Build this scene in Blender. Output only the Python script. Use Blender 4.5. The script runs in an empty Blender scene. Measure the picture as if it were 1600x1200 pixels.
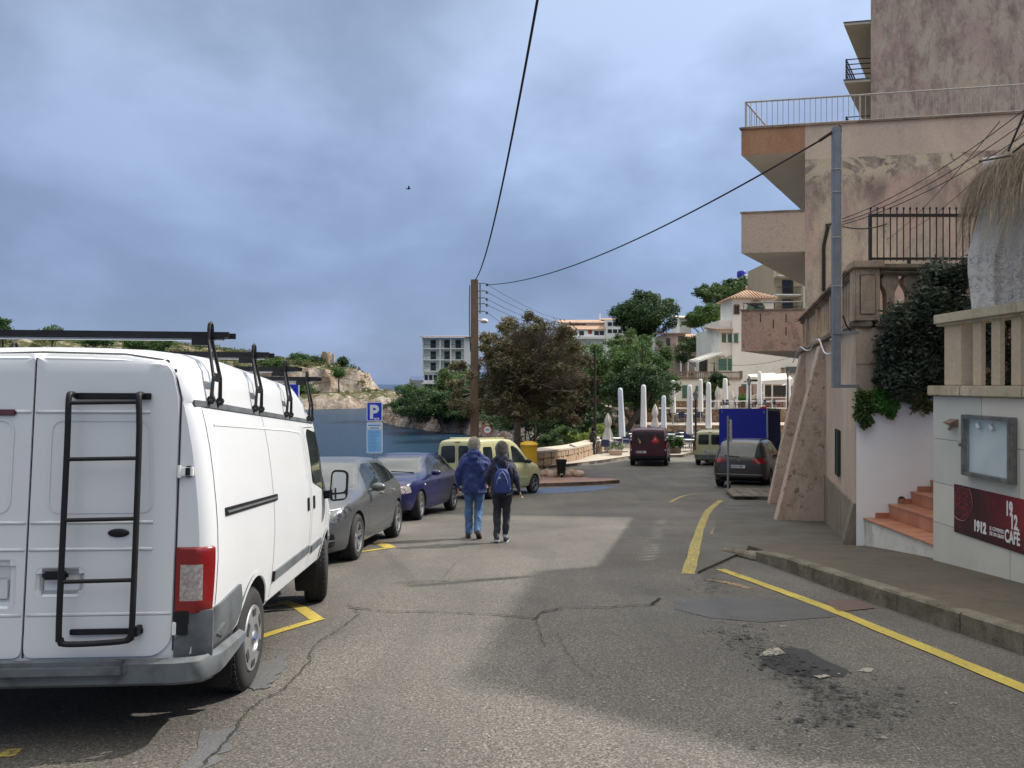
import bpy, bmesh, math, random
import numpy as np
from mathutils import Vector, Matrix, noise
from mathutils.bvhtree import BVHTree
random.seed(7); rng = np.random.default_rng(11)
PI = math.pi; R = math.radians
scene = bpy.context.scene; COL = scene.collection
CH = 1.62            # eye height above the road under the camera
                                                          # -- camera, sky, sun, exposure
cam_d = bpy.data.cameras.new('camera'); cam = bpy.data.objects.new('camera', cam_d); COL.objects.link(cam)
cam.location = (0, 0, CH); cam.rotation_euler = (R(90), 0, 0)
cam_d.sensor_width = 36; cam_d.lens = 27.0; cam_d.clip_start = 0.05; cam_d.clip_end = 20000
scene.camera = cam
SUN_AZ, SUN_EL = 26.0, 42.5          # azimuth measured from +X towards +Y
SKY_STRENGTH = 0.10
world = bpy.data.worlds.new('World'); scene.world = world; world.use_nodes = True
wn = world.node_tree.nodes; wl = world.node_tree.links
for n_ in list(wn): wn.remove(n_)
def wnode(t, **k):
 n = wn.new(t)
 for a, b in k.items(): setattr(n, a, b)
 return n
w_out = wnode('ShaderNodeOutputWorld'); w_bg = wnode('ShaderNodeBackground'); w_bg.inputs['Strength'].default_value = SKY_STRENGTH
w_sky = wnode('ShaderNodeTexSky', sky_type='NISHITA', sun_disc=False)
w_sky.sun_elevation = R(SUN_EL); w_sky.sun_rotation = R(90 - SUN_AZ)
w_tc = wnode('ShaderNodeTexCoord'); w_sep = wnode('ShaderNodeSeparateXYZ'); wl.new(w_tc.outputs['Generated'], w_sep.inputs[0])
w_map = wnode('ShaderNodeMapping'); w_map.inputs['Scale'].default_value = (1.0, 1.0, 1.7); w_map.inputs['Location'].default_value = (3.1, 0.4, 1.2)
wl.new(w_tc.outputs['Generated'], w_map.inputs[0])
w_n1 = wnode('ShaderNodeTexNoise'); w_n1.inputs['Scale'].default_value = 2.7; w_n1.inputs['Detail'].default_value = 8; w_n1.inputs['Roughness'].default_value = 0.50; w_n1.inputs['Distortion'].default_value = 0.15
wl.new(w_map.outputs[0], w_n1.inputs['Vector'])
w_cr = wnode('ShaderNodeValToRGB'); e = w_cr.color_ramp.elements
e[0].position = 0.32; e[0].color = (0.98, 1.30, 2.05, 1); e[1].position = 0.66; e[1].color = (2.15, 2.72, 3.95, 1)
m_ = e.new(0.5); m_.color = (1.46, 1.88, 2.80, 1)
wl.new(w_n1.outputs['Fac'], w_cr.inputs[0])
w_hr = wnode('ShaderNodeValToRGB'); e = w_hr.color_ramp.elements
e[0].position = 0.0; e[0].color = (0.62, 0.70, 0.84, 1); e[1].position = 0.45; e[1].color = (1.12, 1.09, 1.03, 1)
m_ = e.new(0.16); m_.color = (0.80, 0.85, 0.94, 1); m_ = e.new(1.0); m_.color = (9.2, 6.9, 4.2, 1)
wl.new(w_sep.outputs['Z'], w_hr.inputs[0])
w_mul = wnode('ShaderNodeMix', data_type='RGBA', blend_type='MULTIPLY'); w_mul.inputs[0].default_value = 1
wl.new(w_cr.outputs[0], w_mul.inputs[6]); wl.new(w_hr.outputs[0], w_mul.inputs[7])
w_dot = wnode('ShaderNodeVectorMath', operation='DOT_PRODUCT'); w_dot.inputs[1].default_value = (math.cos(R(SUN_AZ)), math.sin(R(SUN_AZ)), 0.35)
wl.new(w_tc.outputs['Generated'], w_dot.inputs[0])
w_mr = wnode('ShaderNodeMapRange'); w_mr.inputs[1].default_value = -0.6; w_mr.inputs[2].default_value = 1.0; w_mr.inputs[3].default_value = 0.86; w_mr.inputs[4].default_value = 1.5
wl.new(w_dot.outputs['Value'], w_mr.inputs[0])
w_mul2 = wnode('ShaderNodeMix', data_type='RGBA', blend_type='MULTIPLY'); w_mul2.inputs[0].default_value = 1
wl.new(w_mul.outputs[2], w_mul2.inputs[6]); wl.new(w_mr.outputs[0], w_mul2.inputs[7])
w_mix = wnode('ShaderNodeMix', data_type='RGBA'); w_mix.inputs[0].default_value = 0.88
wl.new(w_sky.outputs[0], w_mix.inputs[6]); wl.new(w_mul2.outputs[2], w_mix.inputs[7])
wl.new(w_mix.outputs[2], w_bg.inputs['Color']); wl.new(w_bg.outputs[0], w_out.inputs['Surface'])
sun_d = bpy.data.lights.new('sun', 'SUN'); sun = bpy.data.objects.new('sun', sun_d); COL.objects.link(sun)
sun_d.energy = 2.9; sun_d.angle = R(0.9); sun_d.color = (1.0, 0.94, 0.86)
_sd = Vector((math.cos(R(SUN_EL))*math.cos(R(SUN_AZ)), math.cos(R(SUN_EL))*math.sin(R(SUN_AZ)), math.sin(R(SUN_EL))))
sun.rotation_euler = _sd.to_track_quat('Z', 'Y').to_euler(); sun.location = (20, 10, 40)
vs = scene.view_settings; vs.view_transform = 'Standard'; vs.look = 'None'; vs.gamma = 1; vs.use_curve_mapping = False; vs.exposure = 0.80
                                                          # -- ground profile and helpers
GP_Y = [-40, -6, 0, 22, 26, 30, 36, 42, 46, 400]
GP_Z = [0.9, 0.42, 0.0, -1.76, -2.02, -2.18, -2.42, -2.66, -2.74, -2.74]
def G(y): return float(np.interp(y, GP_Y, GP_Z))
def W(px, py, y): return Vector(((px-800)/1200*y, y, CH-(py-600)/1200*y))
def GQ(px, py, h=0.0):
 """ground point whose sight line has this slope (solved on the road profile)"""
 k = (py-600)/1200; lo, hi = 0.5, 400
 for _ in range(50):
  m = (lo+hi)/2
  if CH - k*m > G(m)+h: lo = m
  else: hi = m
 return Vector(((px-800)/1200*lo, lo, G(lo)+h))
class MB:
 def __init__(s): s.v = []; s.f = []; s.m = []
 def add(s, vs_, fs, mi=0):
  b = len(s.v); s.v += [Vector(p) for p in vs_]
  for f in fs: s.f.append([i+b for i in f]); s.m.append(mi)
  return s
 def box(s, p0, p1, mi=0, M=None):
  x0, y0, z0 = p0; x1, y1, z1 = p1
  v = [Vector(p) for p in ((x0,y0,z0),(x1,y0,z0),(x1,y1,z0),(x0,y1,z0),(x0,y0,z1),(x1,y0,z1),(x1,y1,z1),(x0,y1,z1))]
  if M is not None: v = [M @ p for p in v]
  return s.add(v, [(0,3,2,1),(4,5,6,7),(0,1,5,4),(1,2,6,5),(2,3,7,6),(3,0,4,7)], mi)
 def cbox(s, c, sz, mi=0, M=None):
  c = Vector(c); h = Vector(sz)/2
  return s.box(c-h, c+h, mi, M)
 def prism(s, poly, z0, z1, mi=0):
  n = len(poly); g = lambda z, p: z(p) if callable(z) else z
  v = [(p[0], p[1], g(z0, p)) for p in poly]+[(p[0], p[1], g(z1, p)) for p in poly]
  fs = [tuple(range(n))[::-1], tuple(range(n, 2*n))]+[(i, (i+1) % n, (i+1) % n+n, i+n) for i in range(n)]
  return s.add(v, fs, mi)
 def tube(s, pts, r, n=8, mi=0, cap=True):
  pts = [Vector(p) for p in pts]; k = len(pts); rr = r if isinstance(r, (list, tuple)) else [r]*k
  base = len(s.v); up = Vector((0, 0, 1)); prev = None
  for i, p in enumerate(pts):
   t = (pts[min(i+1, k-1)]-pts[max(i-1, 0)]).normalized()
   if prev is None:
    a = t.cross(up)
    if a.length < 1e-3: a = t.cross(Vector((1, 0, 0)))
   else: a = prev - t*prev.dot(t)
   a.normalize(); prev = a; b = t.cross(a)
   for j in range(n):
    th = 2*PI*j/n; s.v.append(p+(a*math.cos(th)+b*math.sin(th))*rr[i])
  for i in range(k-1):
   for j in range(n):
    s.f.append([base+i*n+j, base+i*n+(j+1) % n, base+(i+1)*n+(j+1) % n, base+(i+1)*n+j]); s.m.append(mi)
  if cap:
   s.f.append([base+j for j in range(n)][::-1]); s.m.append(mi)
   s.f.append([base+(k-1)*n+j for j in range(n)]); s.m.append(mi)
  return s
 def lathe(s, prof, c=(0,0,0), n=16, mi=0, axis='z', closed=True):
  base = len(s.v); c = Vector(c); k = len(prof)
  for r, z in prof:
   for j in range(n):
    th = 2*PI*j/n; x, y = r*math.cos(th), r*math.sin(th)
    p = Vector((x, y, z)) if axis == 'z' else (Vector((x, z, y)) if axis == 'y' else Vector((z, x, y)))
    s.v.append(c+p)
  for i in range(k-1):
   for j in range(n):
    s.f.append([base+i*n+j, base+i*n+(j+1) % n, base+(i+1)*n+(j+1) % n, base+(i+1)*n+j]); s.m.append(mi)
  if closed:
   s.f.append([base+j for j in range(n)][::-1]); s.m.append(mi)
   s.f.append([base+(k-1)*n+j for j in range(n)]); s.m.append(mi)
  return s
 def ell(s, c, r, n=12, k=8, mi=0, M=None):
  prof = [(math.sin(PI*i/k), -math.cos(PI*i/k)) for i in range(k+1)]
  t = MB(); t.lathe([(max(a, 0.001), b) for a, b in prof], (0,0,0), n, mi)
  D = Matrix.Diagonal((r[0], r[1], r[2], 1)); T = Matrix.Translation(Vector(c))
  X = T @ (M if M is not None else Matrix.Identity(4)) @ D
  s.add([X @ v for v in t.v], t.f, mi); return s
 def loft(s, rings, mi=0, cap=True):
  base = len(s.v); n = len(rings[0]); k = len(rings)
  for r in rings: s.v += [Vector(p) for p in r]
  for i in range(k-1):
   for j in range(n):
    s.f.append([base+i*n+j, base+i*n+(j+1) % n, base+(i+1)*n+(j+1) % n, base+(i+1)*n+j]); s.m.append(mi)
  if cap:
   s.f.append([base+j for j in range(n)][::-1]); s.m.append(mi)
   s.f.append([base+(k-1)*n+j for j in range(n)]); s.m.append(mi)
  return s
 def mesh(s, name, mats, smooth=False, bevel=0, fix=True, angle=None, merge=False):
  me = bpy.data.meshes.new(name); me.from_pydata([tuple(v) for v in s.v], [], s.f)
  for m in (mats if isinstance(mats, (list, tuple)) else [mats]): me.materials.append(m)
  me.polygons.foreach_set('material_index', s.m)
  if fix or bevel:
   bm = bmesh.new(); bm.from_mesh(me)
   if merge: bmesh.ops.remove_doubles(bm, verts=bm.verts, dist=1e-4)
   bmesh.ops.recalc_face_normals(bm, faces=bm.faces)
   if bevel:
    ed = [e for e in bm.edges if len(e.link_faces) == 2 and e.calc_face_angle(0) > 0.5]
    bmesh.ops.bevel(bm, geom=ed, offset=bevel, segments=2, affect='EDGES', clamp_overlap=True)
   bm.to_mesh(me); bm.free()
  if smooth:
   me.polygons.foreach_set('use_smooth', [True]*len(me.polygons))
   if angle: me.set_sharp_from_angle(angle=R(angle))
  me.update(); return me
 def build(s, name, mats, parent=None, w=False, smooth=False, bevel=0, loc=None, angle=None, fix=True, merge=False):
  if w and parent is not None:
   r = parent
   while r.parent: r = r.parent
   o = Vector(r.location); s.v = [v-o for v in s.v]
  ob = bpy.data.objects.new(name, s.mesh(name, mats, smooth, bevel, fix, angle, merge)); COL.objects.link(ob)
  if parent is not None: ob.parent = parent
  if loc is not None: ob.location = loc
  return ob
def tag(o, label=None, cat=None, group=None, kind=None):
 if label: o['label'] = label
 if cat: o['category'] = cat
 if group: o['group'] = group
 if kind: o['kind'] = kind
 return o
def thing(name, label, cat, loc=(0,0,0), group=None, rot=None):
 o = bpy.data.objects.new(name, None); COL.objects.link(o); o.location = loc; o.empty_display_size = 0.2
 if rot is not None: o.rotation_euler = rot
 return tag(o, label, cat, group)
def place(name, me, parent=None, loc=(0,0,0), rot=None, scale=None):
 o = bpy.data.objects.new(name, me); COL.objects.link(o)
 if parent is not None: o.parent = parent
 o.location = loc
 if rot is not None: o.rotation_euler = rot
 if scale is not None: o.scale = scale
 return o
def kids(o): return [c for c in list(COL.objects) if c.parent == o]
def copy_tree(o, loc=None, rot=None, label=None, parent=None, cache={}):
 c = o.copy(); COL.objects.link(c); c.parent = parent
 for ch in o.children: copy_tree(ch, parent=c)
 if loc is not None: c.location = loc
 if rot is not None: c.rotation_euler = rot
 if label: c['label'] = label
 return c
def catenary(a, b, sag, n=24):
 a, b = Vector(a), Vector(b)
 return [a.lerp(b, i/n)-Vector((0, 0, 4*sag*(i/n)*(1-i/n))) for i in range(n+1)]
def frame_from(h_deg, slope=None, at=None):
 """rotation of a vehicle heading h degrees right of +Y, lying on the road"""
 h = R(h_deg); f = Vector((math.sin(h), math.cos(h), 0))
 if at is not None:
  f.z = (G(at[1]+f.y*1.3)-G(at[1]-f.y*1.3))/2.6*1.0
  l = Vector((-f.y, f.x, 0)); l.z = (G(at[1]+l.y*.7)-G(at[1]-l.y*.7))/1.4
 else: l = Vector((-f.y, f.x, 0))
 f.normalize(); u = f.cross(l).normalized(); l = u.cross(f)
 return Matrix(((f.x, l.x, u.x), (f.y, l.y, u.y), (f.z, l.z, u.z))).to_euler()
                                                          # -- materials
class NT:
 def __init__(s, name):
  s.mat = bpy.data.materials.new(name); s.mat.use_nodes = True; s.t = s.mat.node_tree
  s.b = s.t.nodes['Principled BSDF']; s.o = s.t.nodes['Material Output']
 def n(s, typ, ins=None, **k):
  nd = s.t.nodes.new(typ)
  for a, b in k.items(): setattr(nd, a, b)
  for a, b in (ins or {}).items():
   if isinstance(b, bpy.types.NodeSocket): s.t.links.new(b, nd.inputs[a])
   else: nd.inputs[a].default_value = b
  return nd
 def coords(s, kind='Object', scale=(1,1,1), rot=(0,0,0)):
  tc = s.n('ShaderNodeTexCoord'); g = s.n('ShaderNodeNewGeometry')
  src = g.outputs['Position'] if kind == 'World' else tc.outputs[kind]
  return s.n('ShaderNodeMapping', {'Vector': src, 'Scale': scale, 'Rotation': rot}).outputs[0]
 def noise(s, vec, scale, detail=4, rough=0.55, dist=0):
  return s.n('ShaderNodeTexNoise', {'Vector': vec, 'Scale': scale, 'Detail': detail, 'Roughness': rough, 'Distortion': dist}).outputs['Fac']
 def ramp(s, fac, stops):
  r = s.n('ShaderNodeValToRGB', {'Fac': fac}); e = r.color_ramp.elements
  def c4(c): return tuple(c)+(1,) if isinstance(c, (tuple, list)) else (c, c, c, 1)
  e[0].position = stops[0][0]; e[0].color = c4(stops[0][1]); e[1].position = stops[-1][0]; e[1].color = c4(stops[-1][1])
  for p, c in stops[1:-1]: k = e.new(p); k.color = c4(c)
  return r.outputs[0]
 def mix(s, f, a, b, mode='MIX'):
  ins = {0: f}
  m = s.n('ShaderNodeMix', data_type='RGBA', blend_type=mode)
  for i, v in ((0, f), (6, a), (7, b)):
   if isinstance(v, bpy.types.NodeSocket): s.t.links.new(v, m.inputs[i])
   else: m.inputs[i].default_value = v if i == 0 else (tuple(v)+(1,) if isinstance(v, (tuple, list)) else (v, v, v, 1))
  return m.outputs[2]
 def set(s, **k):
  for a, v in k.items():
   a = a.replace('_', ' ')
   if isinstance(v, bpy.types.NodeSocket): s.t.links.new(v, s.b.inputs[a])
   else: s.b.inputs[a].default_value = (tuple(v)+(1,)) if isinstance(v, (tuple, list)) and len(v) == 3 else v
  return s
 def bump(s, h, strength=0.3, dist=0.02):
  b = s.n('ShaderNodeBump', {'Height': h, 'Strength': strength, 'Distance': dist}); s.t.links.new(b.outputs[0], s.b.inputs['Normal'])
def mat(name, col, rough=0.6, metal=0.0, col2=None, scale=3.0, bump=0.0, bscale=40, coat=0.0, kind='Object', dirt=None, dscale=1.5, dlo=0.5, dhi=0.7, spec=0.5, vec_scale=(1,1,1)):
 t = NT(name); v = t.coords(kind, vec_scale)
 c = tuple(col)
 if col2 is not None: c = t.mix(t.ramp(t.noise(v, scale, 5), [(0.35, 0.0), (0.65, 1.0)]), col, col2)
 if dirt is not None: c = t.mix(t.ramp(t.noise(v, dscale, 7, 0.65, 0.3), [(dlo, 0.0), (dhi, 1.0)]), c, dirt)
 t.set(Base_Color=c, Roughness=rough, Metallic=metal)
 t.b.inputs['Specular IOR Level'].default_value = spec
 if coat: t.set(Coat_Weight=coat, Coat_Roughness=0.04)
 if bump: t.bump(t.noise(v, bscale, 5, 0.6), bump, 0.02)
 return t.mat
def leafmat(name, cols, trans=0.25):
 t = NT(name); a = t.n('ShaderNodeAttribute', attribute_name='tint')
 f = t.n('ShaderNodeSeparateColor', {0: a.outputs['Color']}).outputs[0]
 n = len(cols); cols = [tuple(min(1, x*1.55) for x in q) for q in cols]; c = t.ramp(f, [((i+0.5)/n, cols[i]) for i in range(n)])
 t.set(Base_Color=c, Roughness=0.62); t.b.inputs['Specular IOR Level'].default_value = 0.25
 tr = t.n('ShaderNodeBsdfTranslucent', {'Color': c}); mx = t.n('ShaderNodeMixShader', {0: trans, 1: t.b.outputs[0], 2: tr.outputs[0]})
 t.t.links.new(mx.outputs[0], t.o.inputs['Surface']); return t.mat
M = {}
def asphalt():
 t = NT('asphalt'); v = t.coords('World')
 base = t.ramp(t.noise(v, 0.35, 6, 0.6, 0.4), [(0.3, (0.074, 0.067, 0.058)), (0.52, (0.108, 0.098, 0.085)), (0.72, (0.150, 0.135, 0.115))])
 ag = t.ramp(t.noise(v, 62, 3, 0.8), [(0.34, 0.22), (0.48, 0.8), (0.58, 1.35), (0.70, 3.0)])
 c = t.mix(1.0, base, ag, 'MULTIPLY')
 vor = t.n('ShaderNodeTexVoronoi', {'Vector': v, 'Scale': 46.0}); 
 chip = t.ramp(vor.outputs['Distance'], [(0.05, 1.0), (0.22, 0.0)])
 sel = t.ramp(t.n('ShaderNodeSeparateColor', {0: vor.outputs['Color']}).outputs[0], [(0.78, 0.0), (0.84, 1.0)])
 c = t.mix(t.mix(1.0, chip, sel, 'MULTIPLY'), c, (0.40, 0.37, 0.32))
 tr_ = t.ramp(t.noise(t.coords('World', (1.5, 0.10, 1)), 1.0, 4, 0.6), [(0.42, 0.0), (0.62, 0.35)]); c = t.mix(tr_, c, (0.06, 0.056, 0.05))
 st = t.ramp(t.noise(v, 1.3, 7, 0.7, 0.6), [(0.60, 0.0), (0.74, 0.65)])
 c = t.mix(st, c, (0.045, 0.043, 0.042))
 t.set(Base_Color=c, Roughness=t.ramp(t.noise(v, 0.5, 4), [(0.35, 0.72), (0.65, 0.9)]))
 t.bump(t.noise(v, 70, 3, 0.7), 0.5, 0.01); return t.mat
M['asphalt'] = asphalt()
def plain_asphalt(name, a, b, rough=0.8):
 t = NT(name); v = t.coords('World')
 c = t.mix(t.ramp(t.noise(v, 3, 6), [(0.35, 0.0), (0.65, 1.0)]), a, b)
 c = t.mix(1.0, c, t.ramp(t.noise(v, 90, 3, 0.75), [(0.3, 0.5), (0.5, 1.0), (0.72, 1.7)]), 'MULTIPLY')
 t.set(Base_Color=c, Roughness=rough); t.bump(t.noise(v, 70, 3, 0.7), 0.4, 0.01); return t.mat
M['patch_dark'] = plain_asphalt('patch_dark', (0.016, 0.016, 0.017), (0.030, 0.029, 0.029))
M['patch_wet'] = plain_asphalt('patch_smooth', (0.055, 0.052, 0.048), (0.075, 0.071, 0.064), 0.5)
M['patch_light'] = plain_asphalt('patch_light', (0.30, 0.27, 0.22), (0.24, 0.22, 0.19))
M['patch_grey'] = plain_asphalt('patch_grey', (0.085, 0.086, 0.09), (0.105, 0.104, 0.102))
M['patch_rust'] = mat('drain_rust', (0.13, 0.075, 0.06), 0.8, col2=(0.09, 0.06, 0.05), scale=20, bump=0.4, bscale=90)
M['crack'] = mat('crack_dark', (0.02, 0.019, 0.018), 0.95)
def paint(name, col, wear):
 t = NT(name); v = t.coords('World')
 w_ = t.ramp(t.noise(v, 26, 8, 0.85, 0.2), [(wear, 0.0), (wear+0.05, 1.0)])
 c = t.mix(t.ramp(t.noise(v, 2.5, 5), [(0.3, 0.0), (0.7, 1.0)]), col, tuple(x*0.72 for x in col))
 c = t.mix(w_, c, (0.09, 0.082, 0.072)); t.set(Base_Color=c, Roughness=0.7); t.bump(t.noise(v, 80, 3, 0.7), 0.35, 0.008); return t.mat
M['yellow'] = paint('road_yellow', (0.50, 0.385, 0.065), 0.56)
M['yellow_worn'] = paint('road_yellow_worn', (0.52, 0.40, 0.07), 0.49)
M['orange_worn'] = paint('road_orange_worn', (0.45, 0.26, 0.08), 0.47)
M['yellow_faint'] = paint('road_yellow_faint', (0.50, 0.36, 0.12), 0.45)
M['white_faint'] = paint('road_white_faint', (0.5, 0.5, 0.48), 0.44)
M['blue_paint'] = paint('road_blue', (0.08, 0.14, 0.27), 0.52)
def concrete(name, a, b, dirt, moss=None, k=1.0, wet=False):
 t = NT(name); v = t.coords('World')
 c = t.mix(t.ramp(t.noise(v, 0.9*k, 7, 0.65, 0.4), [(0.35, 0.0), (0.65, 1.0)]), a, b)
 c = t.mix(t.ramp(t.noise(v, 3.5*k, 8, 0.75, 0.2), [(0.52, 0.0), (0.72, 0.85)]), c, dirt)
 c = t.mix(1.0, c, t.ramp(t.noise(v, 60, 3, 0.7), [(0.3, 0.72), (0.7, 1.28)]), 'MULTIPLY')
 if moss: c = t.mix(t.ramp(t.noise(v, 1.3*k, 8, 0.75, 0.5), [(0.54, 0.0), (0.68, 0.8)]), c, moss)
 t.set(Base_Color=c, Roughness=t.ramp(t.noise(v, 1.1, 5), [(0.4, 0.62 if wet else 0.8), (0.62, 0.9)])); t.bump(t.noise(v, 45, 4, 0.7), 0.35, 0.01); return t.mat
M['pavement'] = concrete('pavement_concrete', (0.100, 0.080, 0.056), (0.074, 0.061, 0.043), (0.038, 0.031, 0.023), (0.062, 0.060, 0.022))
M['pavement_wet'] = concrete('pavement_damp', (0.098, 0.088, 0.070), (0.074, 0.067, 0.054), (0.045, 0.040, 0.032), (0.062, 0.060, 0.026), wet=True)
M['kerb'] = concrete('kerb_stone', (0.21, 0.185, 0.14), (0.09, 0.075, 0.05), (0.028, 0.022, 0.015), (0.045, 0.037, 0.018), k=2.6)
M['tile_floor'] = concrete('terrace_floor', (0.42, 0.37, 0.31), (0.34, 0.30, 0.25), (0.25, 0.22, 0.18))
M['red_pave'] = concrete('red_pavement', (0.32, 0.19, 0.16), (0.26, 0.17, 0.14), (0.18, 0.13, 0.11))
def stucco(name, base, alt, dark, cream, streak=1.0, bump=0.4, bs=30, lo=0.48, pit=0, band=None):
 """old render: soft vertical run-off streaks, pink/grey blotches, peeled cream areas"""
 wm = (1, 1, 1) if name in ('whitewash',) else (1.03, 1.0, 0.95); base, alt, dark, cream = [tuple(min(.85, a*b) for a, b in zip(q, wm)) for q in (base, alt, dark, cream)]
 t = NT(name); v = t.coords('World'); vv = t.coords('World', (1.0, 1.0, 0.42))
 c = t.mix(t.ramp(t.noise(v, 0.45, 6, 0.6, 0.5), [(0.45, 0.0), (0.55, 1.0)]), base, alt)
 c = t.mix(t.ramp(t.noise(vv, 0.8, 7, 0.7, 0.6), [(0.47, 0.0), (0.62, 0.9)]), c, cream)
 c = t.mix(t.ramp(t.noise(vv, 1.6, 10, 0.78, 0.3), [(lo, 0.0), (lo+0.20, 0.85*streak if streak < 1.1 else 0.9)]), c, dark)
 if pit: c = t.mix(t.ramp(t.noise(v, 5.5, 4, 0.85), [(0.57, 0.0), (0.64, pit)]), c, tuple(x*.55 for x in dark))
 c = t.mix(t.ramp(t.noise(v, 7.0, 6, 0.8), [(0.56, 0.0), (0.75, 0.5*streak)]), c, dark)
 if band:
  zz = t.n('ShaderNodeSeparateXYZ', {0: v}).outputs[2]; f = t.n('ShaderNodeMapRange', {0: zz, 1: band[0], 2: band[1], 3: 0.0, 4: 1.0}).outputs[0]
  m1 = t.mix(1.0, t.ramp(f, [(0.05, 0.0), (0.6, 0.75), (0.85, 1.0)]), t.ramp(t.noise(vv, 1.1, 9, 0.75, 0.4), [(0.44, 0.0), (0.60, 1.0)]), 'MULTIPLY'); c = t.mix(m1, c, tuple(x*.8 for x in dark))
  m2 = t.mix(1.0, t.ramp(f, [(0.55, 0.0), (0.8, 1.0)]), t.ramp(t.noise(v, 0.9, 8, 0.7, 0.6), [(0.48, 0.0), (0.52, 0.9)]), 'MULTIPLY'); c = t.mix(m2, c, cream)
 c = t.mix(1.0, c, t.ramp(t.noise(v, 18, 5, 0.8), [(0.3, 0.86), (0.7, 1.14)] if name != 'whitewash' else [(0.3, .97), (0.7, 1.0)]), 'MULTIPLY')
 t.set(Base_Color=c, Roughness=0.92); t.b.inputs['Specular IOR Level'].default_value = 0.2
 t.bump(t.noise(v, bs, 7, 0.75), bump, 0.02); return t.mat
M['stucco_big'] = stucco('old_pink_stucco', (0.49, 0.365, 0.325), (0.44, 0.385, 0.335), (0.19, 0.16, 0.145), (0.55, 0.49, 0.38), band=(6.2, 8.45))
M['stucco_tower'] = stucco('old_mauve_stucco', (0.50, 0.37, 0.33), (0.54, 0.45, 0.37), (0.23, 0.17, 0.155), (0.57, 0.49, 0.40), 1.25, lo=0.44)
M['stucco_band'] = stucco('beige_band', (0.55, 0.45, 0.39), (0.51, 0.43, 0.37), (0.30, 0.24, 0.21), (0.60, 0.50, 0.41), 0.7, lo=0.54)
M['stucco_wall'] = stucco('terrace_wall_stucco', (0.52, 0.40, 0.325), (0.47, 0.375, 0.31), (0.25, 0.20, 0.17), (0.56, 0.47, 0.38), 0.9, lo=0.53)
M['buttress'] = stucco('buttress_stucco', (0.54, 0.40, 0.34), (0.48, 0.39, 0.33), (0.20, 0.17, 0.145), (0.58, 0.49, 0.39), 1.0, 0.6, pit=.75, lo=.49)
M['rough_pink'] = stucco('rough_pink_plaster', (0.47, 0.32, 0.26), (0.43, 0.31, 0.25), (0.17, 0.125, 0.11), (0.50, 0.37, 0.29), 1.1, 1.0, 9, lo=0.52, pit=.75)
M['rough_tan'] = stucco('rough_tan_plaster', (0.50, 0.41, 0.34), (0.46, 0.385, 0.33), (0.27, 0.22, 0.19), (0.54, 0.43, 0.34), 0.6, 1.0, 9, lo=0.58, pit=.3)
M['rough_orange'] = stucco('rough_orange_plaster', (0.42, 0.23, 0.14), (0.38, 0.21, 0.13), (0.27, 0.15, 0.10), (0.46, 0.27, 0.17), 0.7, 1.0, 14, lo=0.5)
M['soffit'] = mat('soffit_paint', (0.74, 0.70, 0.62), 0.9, col2=(0.68, 0.64, 0.57), scale=0.8, kind='World')
M['soffit_tan'] = mat('soffit_tan', (0.60, 0.53, 0.40), 0.9, col2=(0.55, 0.48, 0.38), scale=0.8, kind='World')
M['dado'] = stucco('grey_pebbledash', (0.24, 0.205, 0.17), (0.28, 0.235, 0.19), (0.13, 0.115, 0.09), (0.30, 0.26, 0.20), 1.0, 1.0, 60)
M['coping'] = stucco('weathered_coping', (0.25, 0.20, 0.16), (0.20, 0.16, 0.13), (0.075, 0.06, 0.05), (0.36, 0.29, 0.23), 1.2, 0.7)
M['baluster'] = stucco('weathered_baluster', (0.42, 0.33, 0.26), (0.36, 0.29, 0.24), (0.17, 0.135, 0.11), (0.46, 0.38, 0.30), 1.0, 0.7)
M['white_wall'] = stucco('whitewash', (0.84, 0.84, 0.84), (0.85, 0.85, 0.85), (0.78, 0.77, 0.75), (0.85, 0.85, 0.85), 0.2, 0.2, 5, lo=0.64)
M['white_stain'] = stucco('stained_white', (0.68, 0.67, 0.63), (0.62, 0.60, 0.55), (0.24, 0.20, 0.12), (0.70, 0.69, 0.66), 1.0, 0.4, lo=0.52)
M['cream'] = mat('villa_cream', (0.82, 0.79, 0.71), 0.9, col2=(0.77, 0.74, 0.66), scale=0.6, kind='World', dirt=(0.45, 0.42, 0.36), dscale=0.5, dlo=0.58, dhi=0.75)
M['hotel_white'] = mat('hotel_white', (0.85, 0.84, 0.81), 0.85, col2=(0.78, 0.77, 0.74), scale=0.4, kind='World')
M['pinkhouse'] = mat('faded_pink_render', (0.50, 0.36, 0.29), 0.9, col2=(0.44, 0.33, 0.28), scale=0.4, kind='World')
M['peach'] = mat('peach_render', (0.58, 0.44, 0.35), 0.9, col2=(0.62, 0.52, 0.42), scale=0.3, kind='World')
M['ochre'] = mat('ochre_render', (0.50, 0.40, 0.27), 0.9, col2=(0.45, 0.37, 0.26), scale=0.4, kind='World')
M['glass_dark'] = mat('window_dark', (0.02, 0.025, 0.03), 0.15)
M['shutter_green'] = mat('shutter_green', (0.06, 0.14, 0.10), 0.6, col2=(0.08, 0.17, 0.125), scale=2)
M['shutter_dark'] = mat('shutter_dark_green', (0.018, 0.04, 0.035), 0.6)
M['grey_paint'] = mat('galvanised', (0.25, 0.265, 0.28), 0.5, 0.3, col2=(0.20, 0.215, 0.23), scale=8)
M['iron'] = mat('black_iron', (0.012, 0.010, 0.012), 0.55, 0.0, col2=(0.035, 0.025, 0.02), scale=12)
M['rail_white'] = mat('weathered_white_rail', (0.46, 0.45, 0.43), 0.6, col2=(0.32, 0.29, 0.26), scale=15)
M['wire'] = mat('black_wire', (0.012, 0.012, 0.014), 0.7)
M['white_plain'] = mat('white_paint', (0.72, 0.72, 0.71), 0.6)
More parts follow.
